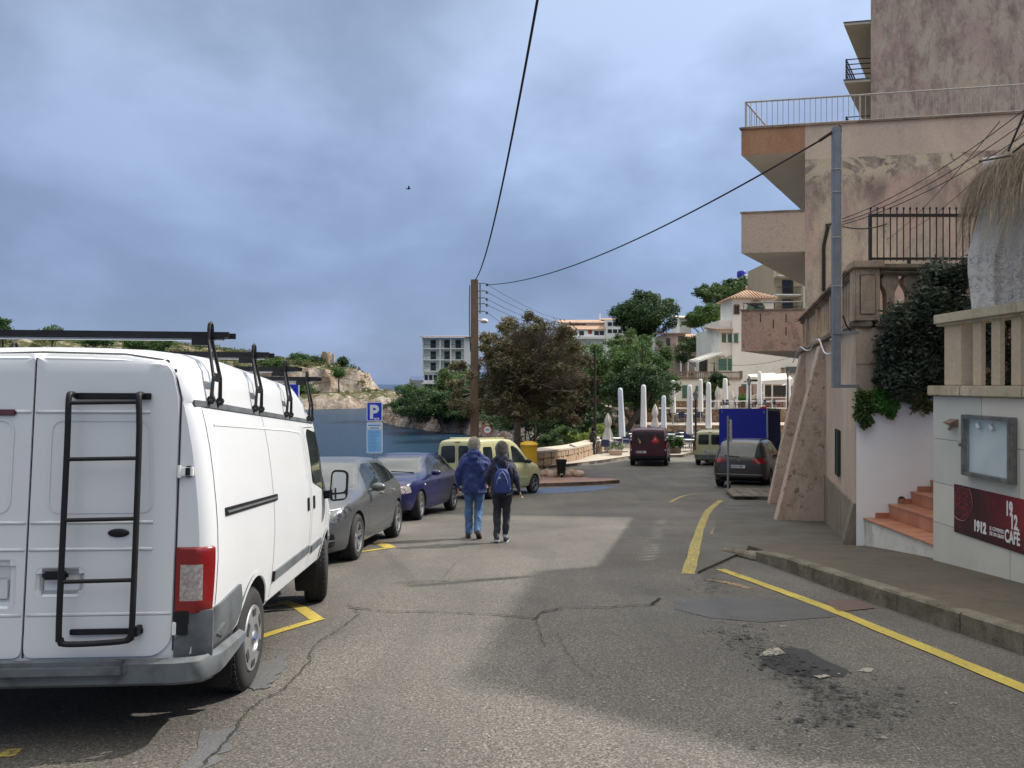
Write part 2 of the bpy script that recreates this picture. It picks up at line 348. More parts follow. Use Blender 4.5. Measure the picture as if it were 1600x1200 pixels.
M['wood_post'] = mat('weathered_pole', (0.25, 0.165, 0.10), 0.85, col2=(0.17, 0.115, 0.08), scale=4, vec_scale=(6, 6, 0.6), bump=0.4, bscale=10)
M['trunk'] = mat('bark', (0.10, 0.075, 0.058), 0.95, col2=(0.065, 0.05, 0.04), scale=5, bump=0.8, bscale=12)
M['twig'] = mat('grey_twigs', (0.34, 0.28, 0.22), 0.9, col2=(0.17, 0.13, 0.10), scale=3)
def rooftile(name):
 t = NT(name); v = t.coords('World')
 w_ = t.n('ShaderNodeTexWave', {'Vector': v, 'Scale': 1.1, 'Distortion': 0.4, 'Detail': 2.0}, wave_type='BANDS', bands_direction='X')
 c = t.mix(w_.outputs['Fac'], (0.34, 0.18, 0.11), (0.52, 0.37, 0.25))
 c = t.mix(t.ramp(t.noise(v, 1.5, 6, 0.7), [(0.45, 0.0), (0.7, 0.8)]), c, (0.30, 0.22, 0.16))
 t.set(Base_Color=c, Roughness=0.9); t.bump(w_.outputs['Fac'], 0.6, 0.06); return t.mat
M['rooftile'] = rooftile('roof_tiles')
def rock(name, a, b, c_, d, sc=0.12, veg=None, vert=1.0):
 t = NT(name); v = t.coords('World'); vv = t.coords('World', (1, 1, 0.35*vert)); vh = t.coords('World', (0.5, 0.5, 3.0))
 c = t.mix(t.ramp(t.noise(vv, sc, 8, 0.7, 0.8), [(0.42, 0.0), (0.54, 1.0)]), a, b)
 c = t.mix(t.ramp(t.noise(vv, sc*2.7, 9, 0.82, 0.6), [(0.50, 0.0), (0.58, 0.95)]), c, c_)
 c = t.mix(t.ramp(t.noise(vh, sc*3.2, 10, 0.85, 0.4), [(0.52, 0.0), (0.60, 0.95)]), c, d)
 if veg:
  g = t.n('ShaderNodeNewGeometry'); z = t.n('ShaderNodeSeparateXYZ', {0: g.outputs['Normal']}).outputs[2]
  mm = t.mix(1.0, t.ramp(z, [(0.62, 0.0), (0.86, 1.0)]), t.ramp(t.noise(v, sc*3, 6, 0.7), [(0.38, 0.0), (0.5, 1.0)]), 'MULTIPLY')
  c = t.mix(mm, c, veg)
 t.set(Base_Color=c, Roughness=0.95); t.b.inputs['Specular IOR Level'].default_value = 0.1
 t.bump(t.noise(vh, sc*6, 9, 0.8), 1.0, 1.2*min(1, 0.12/sc)); return t.mat
M['cliff'] = rock('limestone_cliff', (0.50, 0.42, 0.34), (0.38, 0.28, 0.21), (0.62, 0.55, 0.47), (0.12, 0.09, 0.065), veg=(0.085, 0.095, 0.04))
M['rock_near'] = rock('pale_rock', (0.40, 0.33, 0.28), (0.27, 0.17, 0.12), (0.62, 0.57, 0.52), (0.07, 0.055, 0.045), 0.35, veg=(0.045, 0.055, 0.022))
M['hillground'] = mat('scrub_ground', (0.10, 0.09, 0.05), 0.95, col2=(0.06, 0.07, 0.03), scale=0.3, kind='World')
def stonewall(name, a, b, c_, sc=3.0):
 t = NT(name); v = t.coords('World')
 vor = t.n('ShaderNodeTexVoronoi', {'Vector': t.coords('World', (1, 1, 1.6)), 'Scale': sc})
 s1 = t.n('ShaderNodeSeparateColor', {0: vor.outputs['Color']}).outputs[0]
 c = t.ramp(s1, [(0.1, a), (0.5, b), (0.9, c_)])
 ve = t.n('ShaderNodeTexVoronoi', {'Vector': t.coords('World', (1, 1, 1.6)), 'Scale': sc}, feature='DISTANCE_TO_EDGE')
 j = t.ramp(ve.outputs[0], [(0.02, 1.0), (0.07, 0.0)])
 c = t.mix(j, c, (0.10, 0.075, 0.05)); t.set(Base_Color=c, Roughness=0.95); t.bump(ve.outputs[0], 0.8, 0.05); return t.mat
M['stonewall'] = stonewall('dry_stone', (0.42, 0.27, 0.16), (0.34, 0.22, 0.14), (0.50, 0.38, 0.26))
M['stone_a'] = mat('wall_stone_a', (0.42, 0.30, 0.19), 0.95, col2=(0.34, 0.25, 0.17), scale=5, bump=0.6, bscale=20)
M['stone_b'] = mat('wall_stone_b', (0.36, 0.22, 0.14), 0.95, col2=(0.45, 0.36, 0.26), scale=5, bump=0.6, bscale=20)
M['leaf_pine'] = leafmat('pine_needles', [(0.022, 0.048, 0.014), (0.035, 0.075, 0.02), (0.055, 0.105, 0.028), (0.08, 0.13, 0.035)])
M['leaf_pine_light'] = leafmat('light_pine_needles', [(0.025, 0.05, 0.015), (0.040, 0.075, 0.02), (0.062, 0.105, 0.03), (0.085, 0.125, 0.042)])
M['leaf_dark'] = leafmat('dark_pine_needles', [(0.014, 0.030, 0.014), (0.025, 0.048, 0.02), (0.042, 0.075, 0.026), (0.068, 0.105, 0.036)])
M['leaf_brown'] = leafmat('bare_crown', [(0.10, 0.08, 0.06), (0.18, 0.14, 0.10), (0.13, 0.14, 0.055), (0.10, 0.055, 0.045), (0.09, 0.12, 0.042), (0.21, 0.165, 0.125)])
M['leaf_bush'] = leafmat('dark_bush_leaves', [(0.020, 0.028, 0.020), (0.032, 0.045, 0.030), (0.05, 0.065, 0.045), (0.075, 0.09, 0.065)])
M['leaf_fresh'] = leafmat('fresh_leaves', [(0.03, 0.09, 0.02), (0.05, 0.15, 0.03), (0.09, 0.21, 0.05)])
M['leaf_yellow'] = leafmat('yellow_green_leaves', [(0.07, 0.11, 0.03), (0.13, 0.18, 0.045), (0.22, 0.25, 0.06)])
M['leaf_scrub'] = leafmat('scrub', [(0.035, 0.05, 0.02), (0.06, 0.075, 0.028), (0.095, 0.10, 0.04), (0.12, 0.11, 0.055)])
def leaf_mesh(name, blobs, n, size, m, aspect=1.8, shell=0.55, cull=0.0, nscale=1.0, droop=0.0):
 """many small leaf faces through the volume of blobs (cx,cy,cz,rx,ry,rz); tint is a random leaf colour"""
 B = np.array(blobs, float); vol = (B[:, 3]*B[:, 4]*B[:, 5])**0.67; p = vol/vol.sum()
 idx = rng.choice(len(B), n, p=p); d = rng.normal(size=(n, 3)); d /= np.linalg.norm(d, axis=1)[:, None]
 r = rng.uniform(shell*0.5, 1.0, n)**0.6*np.exp(np.clip(rng.normal(0, 0.22, n), -1, 0.24))
 P = B[idx, :3]+d*r[:, None]*B[idx, 3:6]
 if cull > 0:
  f = np.array([noise.noise(Vector(q*nscale)) for q in P]); keep = f > (-0.35+cull*0.5)
  P = P[keep]; idx = idx[keep]; n = len(P)
 tint = np.clip((rng.random(len(B))*0.6)[idx]+rng.random(n)*0.4, 0, 1)
 a = rng.normal(size=(n, 3)); a[:, 2] = a[:, 2]*0.6-droop; a /= np.linalg.norm(a, axis=1)[:, None]
 b = np.cross(a, rng.normal(size=(n, 3))); b /= np.linalg.norm(b, axis=1)[:, None]
 s = size*rng.uniform(0.6, 1.3, n)[:, None]; a = a*s*aspect/2; b = b*s/2
 V = np.empty((n, 4, 3)); V[:, 0] = P-a; V[:, 1] = P-b*0.9; V[:, 2] = P+a; V[:, 3] = P+b*0.9
 me = bpy.data.meshes.new(name); me.vertices.add(n*4); me.vertices.foreach_set('co', V.ravel())
 me.loops.add(n*4); me.loops.foreach_set('vertex_index', np.arange(n*4, dtype=np.int32))
 me.polygons.add(n); me.polygons.foreach_set('loop_start', np.arange(0, n*4, 4, dtype=np.int32))
 me.materials.append(m); at = me.attributes.new('tint', 'FLOAT_COLOR', 'POINT')
 t4 = np.repeat(tint, 4); at.data.foreach_set('color', np.stack([t4, t4, t4, np.ones_like(t4)], 1).ravel())
 me.update(); me.validate(); return me
def leaf_part(name, parent, blobs, n, size, m, **k):
 o = Vector(parent.location) if parent is not None else Vector((0, 0, 0))
 bl = [(b[0]-o.x, b[1]-o.y, b[2]-o.z, b[3], b[4], b[5]) for b in blobs]
 return place(name, leaf_mesh(name, bl, n, size, m, **k), parent)
def text_obj(name, s, m, parent, mtx, size=0.1, ext=0.0015, align='LEFT', sx=1.0, bold=0.0):
 cu = bpy.data.curves.new(name, 'FONT'); cu.body = s; cu.size = size; cu.extrude = ext; cu.align_x = align; cu.offset = bold
 cu.resolution_u = 3
 tmp = bpy.data.objects.new('tmp_text', cu); COL.objects.link(tmp)
 dg = bpy.context.evaluated_depsgraph_get(); dg.update()
 me = bpy.data.meshes.new_from_object(tmp.evaluated_get(dg)); bpy.data.objects.remove(tmp)
 me.transform(Matrix.Diagonal((sx, 1, 1, 1))); me.transform(mtx)
 me.materials.clear(); me.materials.append(m); me.name = name
 return place(name, me, parent)
def apply_mods(ob):
 dg = bpy.context.evaluated_depsgraph_get(); dg.update()
 me = bpy.data.meshes.new_from_object(ob.evaluated_get(dg)); old = ob.data; ob.modifiers.clear(); ob.data = me
 return ob
                                                          # -- ground sheets
def drape_mesh(poly, h, thick=0.0, step=1.0, edge=None):
 """flat outline (x,y) laid on the road profile h above it; thick > 0 gives it a side wall going down"""
 bm = bmesh.new(); vs_ = [bm.verts.new((p[0], p[1], 0)) for p in poly]; bm.faces.new(vs_)
 ys = [p[1] for p in poly]; cuts = set(GP_Y) | set(np.arange(math.floor(min(ys)), max(ys), step))
 for c in sorted(cuts):
  if min(ys) < c < max(ys):
   bmesh.ops.bisect_plane(bm, geom=bm.verts[:]+bm.edges[:]+bm.faces[:], plane_co=(0, c, 0), plane_no=(0, 1, 0))
 bmesh.ops.triangulate(bm, faces=bm.faces[:])
 for v in bm.verts: v.co.z = G(v.co.y)+h
 bmesh.ops.recalc_face_normals(bm, faces=bm.faces)
 if sum(f.normal.z for f in bm.faces) < 0: bmesh.ops.reverse_faces(bm, faces=bm.faces)
 if thick:
  be = [e for e in bm.edges if e.is_boundary]
  r = bmesh.ops.extrude_edge_only(bm, edges=be)
  for g in r['geom']:
   if isinstance(g, bmesh.types.BMVert): g.co.z -= thick
 return bm
def drape(name, poly, h, m, thick=0.0, parent=None, step=1.0):
 bm = drape_mesh(poly, h, thick, step); me = bpy.data.meshes.new(name); bm.to_mesh(me); bm.free(); me.materials.append(m)
 return place(name, me, parent)
def pxpoly(pts, h=0.0): return [tuple(GQ(a, b, h).xy) for a, b in pts]
road_poly = [(-9, -14), (-9, 27), (-4, 33), (0.6, 36.3), (2.9, 38.4), (6.8, 44.5), (10.2, 45.7), (13.5, 51.5), (30, 56), (34, 40), (30, -14)]
road = drape('road', road_poly, 0.0, M['asphalt'], 0.3); tag(road, kind='structure')
MBw = MB(); edge = road_poly[:5]
for a, b in zip(edge, edge[1:]):
 n = max(1, int(math.hypot(b[0]-a[0], b[1]-a[1])/2))
 for i in range(n):
  p = [a[0]+(b[0]-a[0])*i/n, a[1]+(b[1]-a[1])*i/n]; q = [a[0]+(b[0]-a[0])*(i+1)/n, a[1]+(b[1]-a[1])*(i+1)/n]
  MBw.add([(p[0], p[1], G(p[1])-0.02), (q[0], q[1], G(q[1])-0.02), (q[0]-0.8, q[1]+0.3, -8), (p[0]-0.8, p[1]+0.3, -8)], [(0, 1, 2, 3)])
tag(MBw.build('sea_wall', M['rock_near']), kind='structure')
def strip(pts, w, h=0.004, jit=0.0):
 """outline of a painted line of width w along ground points"""
 L, Rr = [], []
 for i, p in enumerate(pts):
  a = Vector(pts[max(0, i-1)]); b = Vector(pts[min(len(pts)-1, i+1)]); d = (b-a).normalized(); nrm = Vector((-d.y, d.x))
  ww = w if not isinstance(w, list) else w[i]
  L.append(tuple(Vector(p)+nrm*(ww/2+random.uniform(-jit, jit)))); Rr.append(tuple(Vector(p)-nrm*(ww/2+random.uniform(-jit, jit))))
 return L+Rr[::-1]
def marking(name, poly, m, h=0.004): return tag(drape(name, poly, h, m), kind='structure')
def densify(pts, n=4):
 out = []
 for a, b in zip(pts, pts[1:]):
  for i in range(n): out.append((a[0]+(b[0]-a[0])*i/n, a[1]+(b[1]-a[1])*i/n))
 return out+[pts[-1]]
def smooth_line(pts, n=5):
 P = [Vector(p) for p in pts]; out = []
 for i in range(len(P)-1):
  p0, p1, p2, p3 = P[max(0, i-1)], P[i], P[i+1], P[min(len(P)-1, i+2)]
  for k in range(n):
   t = k/n; out.append(tuple(0.5*((2*p1)+(p2-p0)*t+(2*p0-5*p1+4*p2-p3)*t*t+(-p0+3*p1-3*p2+p3)*t**3)))
 return out+[tuple(P[-1])]
yl = smooth_line(pxpoly([(1125, 890), (1190, 913), (1290, 950), (1440, 1011), (1600, 1077)])+[(3.60, 3.2), (3.8, 1.0)])
marking('yellow_edge_line', strip(yl, 0.14, jit=0.006), M['yellow'], 0.008)
yl2 = smooth_line(pxpoly([(1075, 897), (1084, 862), (1096, 820), (1108, 797), (1126, 782)]))
marking('yellow_bay_line', strip(yl2, [0.16]*len(yl2), jit=0.012), M['yellow_worn'])
for k, q in enumerate(([(1046, 785), (1076, 773), (1128, 770)], [(1052, 786), (1118, 787)], [(1076, 779), (1132, 778)], [(1128, 812), (1112, 835)])):
 l_ = smooth_line(pxpoly(q)); marking('yellow_hatching', strip(densify(l_, 2), 0.09, jit=0.01), M['yellow_faint'] if k else M['yellow_worn'])
l_ = pxpoly([(1103, 906), (1140, 911), (1172, 920)]); marking('old_orange_line', strip(densify(l_), 0.10, jit=0.01), M['orange_worn'])
for q, wd in (([(404, 997), (452, 982), (502, 967)], 0.1), ([(440, 940), (468, 949), (494, 967)], 0.13), ([(400, 950), (440, 946), (462, 946)], 0.05)):
 l_ = pxpoly(q); marking('yellow_bay_corner', strip(densify(l_), wd, jit=0.004), M['yellow'], 0.004 if wd > .11 else (0.008 if wd > .07 else 0.012))
for q, wd in (([(562, 863), (590, 859), (611, 856)], 0.12), ([(588, 849), (600, 851), (610, 856)], 0.2)):
 l_ = pxpoly(q); marking('yellow_bay_tip', strip(densify(l_), wd), M['yellow'], 0.004 if wd > .15 else 0.008)
marking('yellow_bay_side', strip(densify([(-5.2, 3.6), (-2.6, 4.05)]), 0.11), M['yellow_worn'])
marking('blue_bay', pxpoly([(850, 763), (930, 759.5), (966, 761), (925, 767), (855, 771.5), (800, 772), (800, 766)]), M['blue_paint'])
for q in ([(848, 772.5), (905, 769.5), (960, 764)], [(858, 766), (905, 766.5), (915, 764.5)]):
 marking('white_bay_line', strip(densify(pxpoly(q)), 0.07), M['white_faint'], 0.008)
for i in range(12):
 y_ = 12.6+i*0.42; x_ = 2.05+i*0.085; marking('scratch_mark', strip([(x_-0.22, y_), (x_+0.2+random.uniform(-.05, .05), y_+0.03)], 0.012), M['white_faint'])
marking('square_patch', pxpoly([(1052, 936), (1140, 934), (1292, 940), (1306, 964), (1190, 973), (1110, 966), (1054, 952)]), M['patch_wet'])
marking('drain_cover', pxpoly([(1288, 941), (1340, 938), (1368, 951), (1310, 957)]), M['patch_rust'], 0.008)
marking('dark_patch', pxpoly([(1186, 1024), (1204, 1016), (1238, 1012), (1262, 1016), (1284, 1030), (1326, 1048), (1318, 1058), (1276, 1059), (1226, 1054), (1196, 1040)]), M['patch_dark'])
marking('broken_edge', pxpoly([(1186, 1026), (1198, 1016), (1216, 1013), (1228, 1023), (1205, 1026)]), M['patch_light'], 0.008)
marking('pale_chip', pxpoly([(1338, 1049), (1352, 1044), (1367, 1045), (1360, 1051)]), M['patch_light'])
marking('pale_chip', pxpoly([(1270, 1058), (1290, 1056), (1298, 1059), (1280, 1062)]), M['patch_light'], 0.012)
jig = lambda p, s=.035: [(x+random.uniform(-s, s), y+random.uniform(-s, s)) for x, y in densify(p+[p[0]], 5)[:-1]]
marking('square_repair', jig(pxpoly([(320, 1142), (368, 1138), (352, 1176), (318, 1210), (280, 1220)])), M['patch_grey'])
marking('square_repair', jig(pxpoly([(400, 1040), (448, 1020), (440, 1050), (420, 1075), (385, 1080)])), M['patch_grey'], 0.006)
def stain(cx, cy, rx, ry, m, seed, name='worn_surface', h=0.003):
 rr = random.Random(seed); pts = []
 c = GQ(cx, cy)
 for k in range(26):
  th = 2*PI*k/26; f = 0.6+0.6*rr.random(); pts.append((c.x+math.cos(th)*rx*f, c.y+math.sin(th)*ry*f))
 marking(name, pts, m, h)
t_ = MB()
for i in range(1700):
 a = random.random(); cx = 1130+a*170+random.gauss(0, 22); cy = 985+a*95+random.gauss(0, 12)
 if random.random() < 0.35: cx = 1330+random.gauss(0, 60); cy = 1105+random.gauss(0, 25)
 if random.random() < 0.2: cx = 1115+random.gauss(0, 15); cy = 905+random.gauss(0, 12)
 p = GQ(cx, cy); s_ = random.uniform(0.003, 0.016)*(1 if random.random() < .9 else 2); th = random.random()*PI
 q = [(p.x+math.cos(th+k*PI/2.5)*s_*random.uniform(.4, 1.3), p.y+math.sin(th+k*PI/2.5)*s_*random.uniform(.4, 1.3)) for k in range(5)]
 t_.add([(x, y, G(y)+0.004+0.0001*i/4) for x, y in q], [range(5)])
tag(t_.build('tar_crumbs', M['patch_dark'], fix=False), kind='stuff')
t_ = MB()
for i in range(70):
 cx, cy = random.uniform(420, 1500), random.uniform(880, 1190); p = GQ(cx, cy); s_ = random.uniform(0.004, 0.012)
 t_.ell((p.x, p.y, p.z+0.004), (s_, s_*random.uniform(.5, 1.6), 0.004), 6, 4)
for cx, cy in ((1225, 979), (1489, 1100), (1380, 1154), (820, 880), (1100, 842)):
 p = GQ(cx, cy); t_.ell((p.x, p.y, p.z+0.004), (0.03, 0.012, 0.006), 6, 4)
tag(t_.build('pale_litter', M['patch_light']), kind='stuff')
def crack(pts, w0=0.008, seed=0, wig=0.03):
 w0 *= .9; wig *= .4; rr = random.Random(seed); P = densify(pxpoly(pts), 14); q = []
 for i, p in enumerate(P): q.append((p[0]+rr.uniform(-wig, wig), p[1]+rr.uniform(-wig, wig)))
 ws = [max(0.003, w0*rr.uniform(0.3, 1.5)) for _ in q]
 t = MB()
 for i in range(len(q)-1):
  a, b = Vector(q[i]), Vector(q[i+1]); d = (b-a).normalized(); nn = Vector((-d.y, d.x)); wa, wb = ws[i]/2, ws[i+1]/2
  c = [a+nn*wa, a-nn*wa, b-nn*wb, b+nn*wb]; t.add([(v.x, v.y, G(v.y)+0.0145) for v in c], [(0, 1, 2, 3)])
 tag(t.build('road_crack', M['crack'], fix=False), kind='structure')
crack([(545, 950), (600, 956), (700, 958), (780, 962), (836, 968)], 0.022, 1)
crack([(836, 968), (846, 958), (880, 951), (950, 950), (1018, 946), (1030, 937)], 0.022, 2)
crack([(1017, 946), (1024, 941), (1031, 936)], 0.03, 3, 0.01)
crack([(836, 968), (842, 985), (850, 1010)], 0.006, 4); crack([(870, 990), (885, 1020), (905, 1045), (930, 1060)], 0.004, 5)
crack([(560, 962), (530, 985), (500, 1003), (484, 1022), (486, 1035)], 0.009, 6); crack([(486, 1035), (460, 1062), (440, 1082), (410, 1096), (385, 1115), (372, 1140), (345, 1170), (300, 1215)], 0.010, 7, 0.03)
crack([(545, 945), (556, 955), (562, 962)], 0.008, 8); crack([(592, 925), (600, 935)], 0.005, 9)
crack([(618, 911), (700, 908), (780, 905), (812, 904)], 0.022, 10, 0.02)
crack([(1000, 912), (1012, 925), (1030, 930)], 0.004, 11); crack([(960, 955), (980, 965)], 0.003, 12)
crack([(700, 870), (740, 862), (790, 846)], 0.004, 13); crack([(800, 745), (880, 741), (960, 746)], 0.05, 14)
crack([(690, 905), (712, 880), (740, 868)], 0.004, 15)
                                                          # -- near pavement with kerb stones
KB = [(5.9, -2.0), (5.05, 1.5), (4.45, 4.0)]+pxpoly([(1600, 1025), (1500, 990), (1400, 955), (1300, 920), (1230, 893), (1180, 876)])
KH = [0.19]*6+[0.18, 0.17, 0.12]
inner = [(3.62, 11.8), (4.4, 12.35), (5.5, 12.4), (5.6, 11.9), (9, 11.9), (9, -2)]
wk = 0.16
def off(pts, d):
 o = []
 for i, p in enumerate(pts):
  a = Vector(pts[max(0, i-1)]); b = Vector(pts[min(len(pts)-1, i+1)]); t = (b-a).normalized(); o.append((p[0]+t.y*d, p[1]-t.x*d))
 return o
pave_line = off(KB, wk+0.004)
def hk(x, y):   # height of the near pavement above the road: falls to nothing at the nose
 return float(np.interp(y, [-5, 8.5, 10.0, 11.2, 12.4], [0.19, 0.18, 0.17, 0.12, 0.045]))
def pave(name, poly, hf, m, skirt=0.3):
 bm = drape_mesh(poly, 0.0, 0, 0.5)
 for v in bm.verts: v.co.z = G(v.co.y)+hf(v.co.x, v.co.y)
 r = bmesh.ops.extrude_edge_only(bm, edges=[e for e in bm.edges if e.is_boundary])
 for g in r['geom']:
  if isinstance(g, bmesh.types.BMVert): g.co.z -= skirt
 me = bpy.data.meshes.new(name); bm.to_mesh(me); bm.free(); me.materials.append(m); return tag(place(name, me), kind='structure')
pavement = pave('pavement', pave_line+inner[:], hk, M['pavement'])
def seg(a, b, t): return (a[0]+(b[0]-a[0])*t, a[1]+(b[1]-a[1])*t)
kl = densify(KB, 1)
pieces = []
for a, b in zip(KB, KB[1:]):
 L = math.hypot(b[0]-a[0], b[1]-a[1]); n = max(1, round(L/0.85))
 for i in range(n): pieces.append((seg(a, b, i/n), seg(a, b, (i+1)/n)))
def kerbstone(a, b, w, h0, h1, parent, m, gap=0.006, rough=True):
 a, b = Vector(a), Vector(b); d = (b-a).normalized(); nn = Vector((d.y, -d.x)); a = a+d*gap; b = b-d*gap
 n = 5; t = MB(); rings = []
 for i in range(n+1):
  p = a.lerp(b, i/n); h = h0+(h1-h0)*i/n; z = G(p.y); j = lambda s: random.uniform(-s, s) if rough else 0
  q = p+nn*w; c = 0.018
  rings.append([(p.x+j(.004), p.y, z-0.1), (p.x+j(.006), p.y, z+h-c+j(.004)), (p.x+nn.x*c+j(.004), p.y+nn.y*c, z+h+j(.003)), (q.x, q.y, z+h), (q.x, q.y, z-0.1)])
 t.loft(rings); return t.build('kerb_stone', m, parent)
for a, b in pieces: kerbstone(a, b, wk, hk(*a)+0.004, hk(*b)+0.004, pavement, M['kerb'])
nose = MB(); c0 = KB[-1]
for i in range(6):
 x = c0[0]-0.04-i*0.05; y = c0[1]+0.10+i*0.13; s_ = 0.10-0.008*i
 nose.ell((x+0.1, y, G(y)+0.03), (s_*1.3, s_*1.5, 0.09-0.008*i), 9, 6)
nose.build('kerb_nose', M['kerb'], pavement)
tag(nose and pavement, kind='structure')
apron_poly = pxpoly([(1090, 897), (1100, 872), (1113, 840), (1122, 808), (1136, 790), (1142, 779)])+[(7.45, 22.1), (6.75, 16.4), (5.6, 12.2), (4.4, 12.35), (3.62, 11.8), (3.3, 11.25)]
apron = pave('apron', apron_poly, lambda x, y: 0.035, M['pavement_wet'], 0.2)
far_poly = pxpoly([(1141, 780), (1142, 759), (1160, 756)])+[(9.3, 27.5), (8.6, 22.6), (7.5, 22.0)]
far_pav = pave('far_pavement', far_poly, lambda x, y: 0.13, M['pavement_wet'], 0.3)
tb = MB(); c = GQ(1150, 776, .13)
tile_me = MB().box((-0.14, -0.19, -0.02), (0.14, 0.19, 0.012)).mesh('pavement_tile', M['kerb'], bevel=0.008)
for i in range(7):
 for j in range(8):
  x, y = c.x+0.1+i*0.3+j*0.08, c.y+0.2+j*0.4
  if x < 6.35+0.3*(y-20)*0.9+1.9 and y < 25.4: place('paving_tile', tile_me, far_pav, (x, y, G(y)+0.135), (math.atan(-.08) if y < 22 else -0.065, 0, -0.02*i))
isl = pxpoly([(968, 755), (940, 757), (880, 759.5), (800, 762)], 0.0)+[(-1.5, 29.0), (-0.6, 33.2), (0.9, 34.2), (2.2, 32.2)]+pxpoly([(925, 752), (955, 752)])
island = pave('island', off(isl[:4], 0)+isl[4:], lambda x, y: 0.12, M['red_pave'], 0.2)
for a, b in zip(isl[:4], isl[1:4]):
 L = math.hypot(b[0]-a[0], b[1]-a[1]); n = max(1, round(L/1.0))
 for i in range(n): kerbstone(seg(b, a, i/n), seg(b, a, (i+1)/n), -0.12, 0.125, 0.125, island, M['coping'], rough=False)
terr = [tuple(p) for p in [(1.6, 36.9), (2.9, 38.5), (6.8, 44.6), (10.2, 45.8), (13.2, 51.2), (30, 55.6), (30, 57.0), (8.5, 57.0), (6.2, 52), (4.9, 46.2)]]
terrace = pave('terrace_floor', terr, lambda x, y: 0.13, M['tile_floor'], 0.4)
for a, b in zip(terr[:5], terr[1:6]):
 L = math.hypot(b[0]-a[0], b[1]-a[1]); n = max(1, round(L/1.1))
 for i in range(n): kerbstone(seg(a, b, i/n), seg(a, b, (i+1)/n), -0.14, 0.14, 0.14, terrace, M['kerb'], rough=False)
FL0 = G(50)+0.13; FL1 = CH-3.15; FL2 = CH-2.15
mf = MB(); mf.box((8.5, 57.3, FL1-1.5), (34, 63.8, FL1)); tag(mf.build('middle_terrace', M['tile_floor']), kind='structure')
mf = MB(); mf.box((9.0, 64.1, FL2-2), (36, 77, FL2)); tag(mf.build('upper_terrace', M['tile_floor']), kind='structure')
                                                          # -- sea
SEA = CH-8.6
s_ = MB(); s_.add([(-9000, -400, SEA), (9000, -400, SEA), (9000, 14000, SEA), (-9000, 14000, SEA)], [(0, 1, 2, 3)])
t = NT('sea_water'); v = t.coords('World', (1.0, 0.55, 1))
c = t.ramp(t.n('ShaderNodeSeparateXYZ', {0: t.coords('World', (0.001, 0.001, 0.001))}).outputs[1], [(0.03, (0.010, 0.058, 0.12)), (0.20, (0.010, 0.050, 0.115)), (0.6, (0.012, 0.034, 0.085))])
c = t.mix(t.ramp(t.noise(v, 0.06, 5, 0.6), [(0.4, 0.0), (0.7, 0.6)]), c, (0.018, 0.065, 0.095))
t.set(Base_Color=c, Roughness=0.25, IOR=1.33); t.b.inputs['Specular IOR Level'].default_value = 0.22
h = t.mix(0.5, t.noise(t.coords('World', (.35, .16, 1)), 0.8, 8, 0.75, 0.4), t.noise(v, 2.2, 5, 0.7, 0.2))
t.bump(h, 1.0, 3.0)
tag(s_.build('sea', t.mat), kind='structure')
                                                          # -- land: height fields inside a coast outline
def inside_dist(P, poly):
 poly = np.array(poly, float); n = len(poly); d = np.full(len(P), 1e9); ins = np.zeros(len(P), bool)
 for i in range(n):
  a, b = poly[i], poly[(i+1) % n]; ab = b-a; t_ = np.clip(((P-a)@ab)/(ab@ab), 0, 1); q = a+t_[:, None]*ab
  d = np.minimum(d, np.linalg.norm(P-q, axis=1))
  c = ((a[1] > P[:, 1]) != (b[1] > P[:, 1])) & (P[:, 0] < (b[0]-a[0])*(P[:, 1]-a[1])/((b[1]-a[1])+1e-9)+a[0]); ins ^= c
 return np.where(ins, d, -d)
def fbm(P, sc, oct_=4, off_=0.0):
 return np.array([noise.fractal(Vector((p[0]*sc+off_, p[1]*sc, off_)), 0.9, 2.0, oct_) for p in P])
def heightfield(name, x0, x1, y0, y1, step, poly, prof, m, jit=0.0):
 xs = np.arange(x0, x1+step/2, step); ys = np.arange(y0, y1+step/2, step); X, Y = np.meshgrid(xs, ys); P = np.stack([X.ravel(), Y.ravel()], 1)
 nz = fbm(P, 0.055, 5); n2 = fbm(P, 0.22, 4, 7.0)
 d = inside_dist(P, poly)+nz*3.5+n2*1.3; Z = prof(P, d, nz, n2)
 if jit: P = P+np.stack([n2, nz], 1)*jit
 nx, ny = len(xs), len(ys)
 V = np.column_stack([P, Z]); idx = np.arange(nx*ny).reshape(ny, nx)
 q = np.stack([idx[:-1, :-1], idx[:-1, 1:], idx[1:, 1:], idx[1:, :-1]], -1).reshape(-1, 4)
 keep = (Z[q] > SEA-1.9).any(1); q = q[keep]
 me = bpy.data.meshes.new(name); me.from_pydata(V.tolist(), [], q.tolist()); me.materials.append(m); me.update()
 o = place(name, me); tag(o, kind='structure'); return o, (xs, ys, Z.reshape(ny, nx))
def hsample(F, x, y):
 xs, ys, Z = F; i = min(max((x-xs[0])/(xs[1]-xs[0]), 0), len(xs)-1.001); j = min(max((y-ys[0])/(ys[1]-ys[0]), 0), len(ys)-1.001)
 a, b = int(i), int(j); u, v = i-a, j-b
 return float(Z[b, a]*(1-u)*(1-v)+Z[b, a+1]*u*(1-v)+Z[b+1, a]*(1-u)*v+Z[b+1, a+1]*u*v)
coast = [(-30, 176), (-24, 160), (-17, 146), (-9.5, 136), (-5.5, 128), (-2, 112), (0.5, 96), (1.8, 80), (1.5, 66), (0.8, 54), (-0.5, 44), (-2, 36), (-6, 31), (40, 31), (140, 50), (150, 290), (10, 300), (-18, 215)]
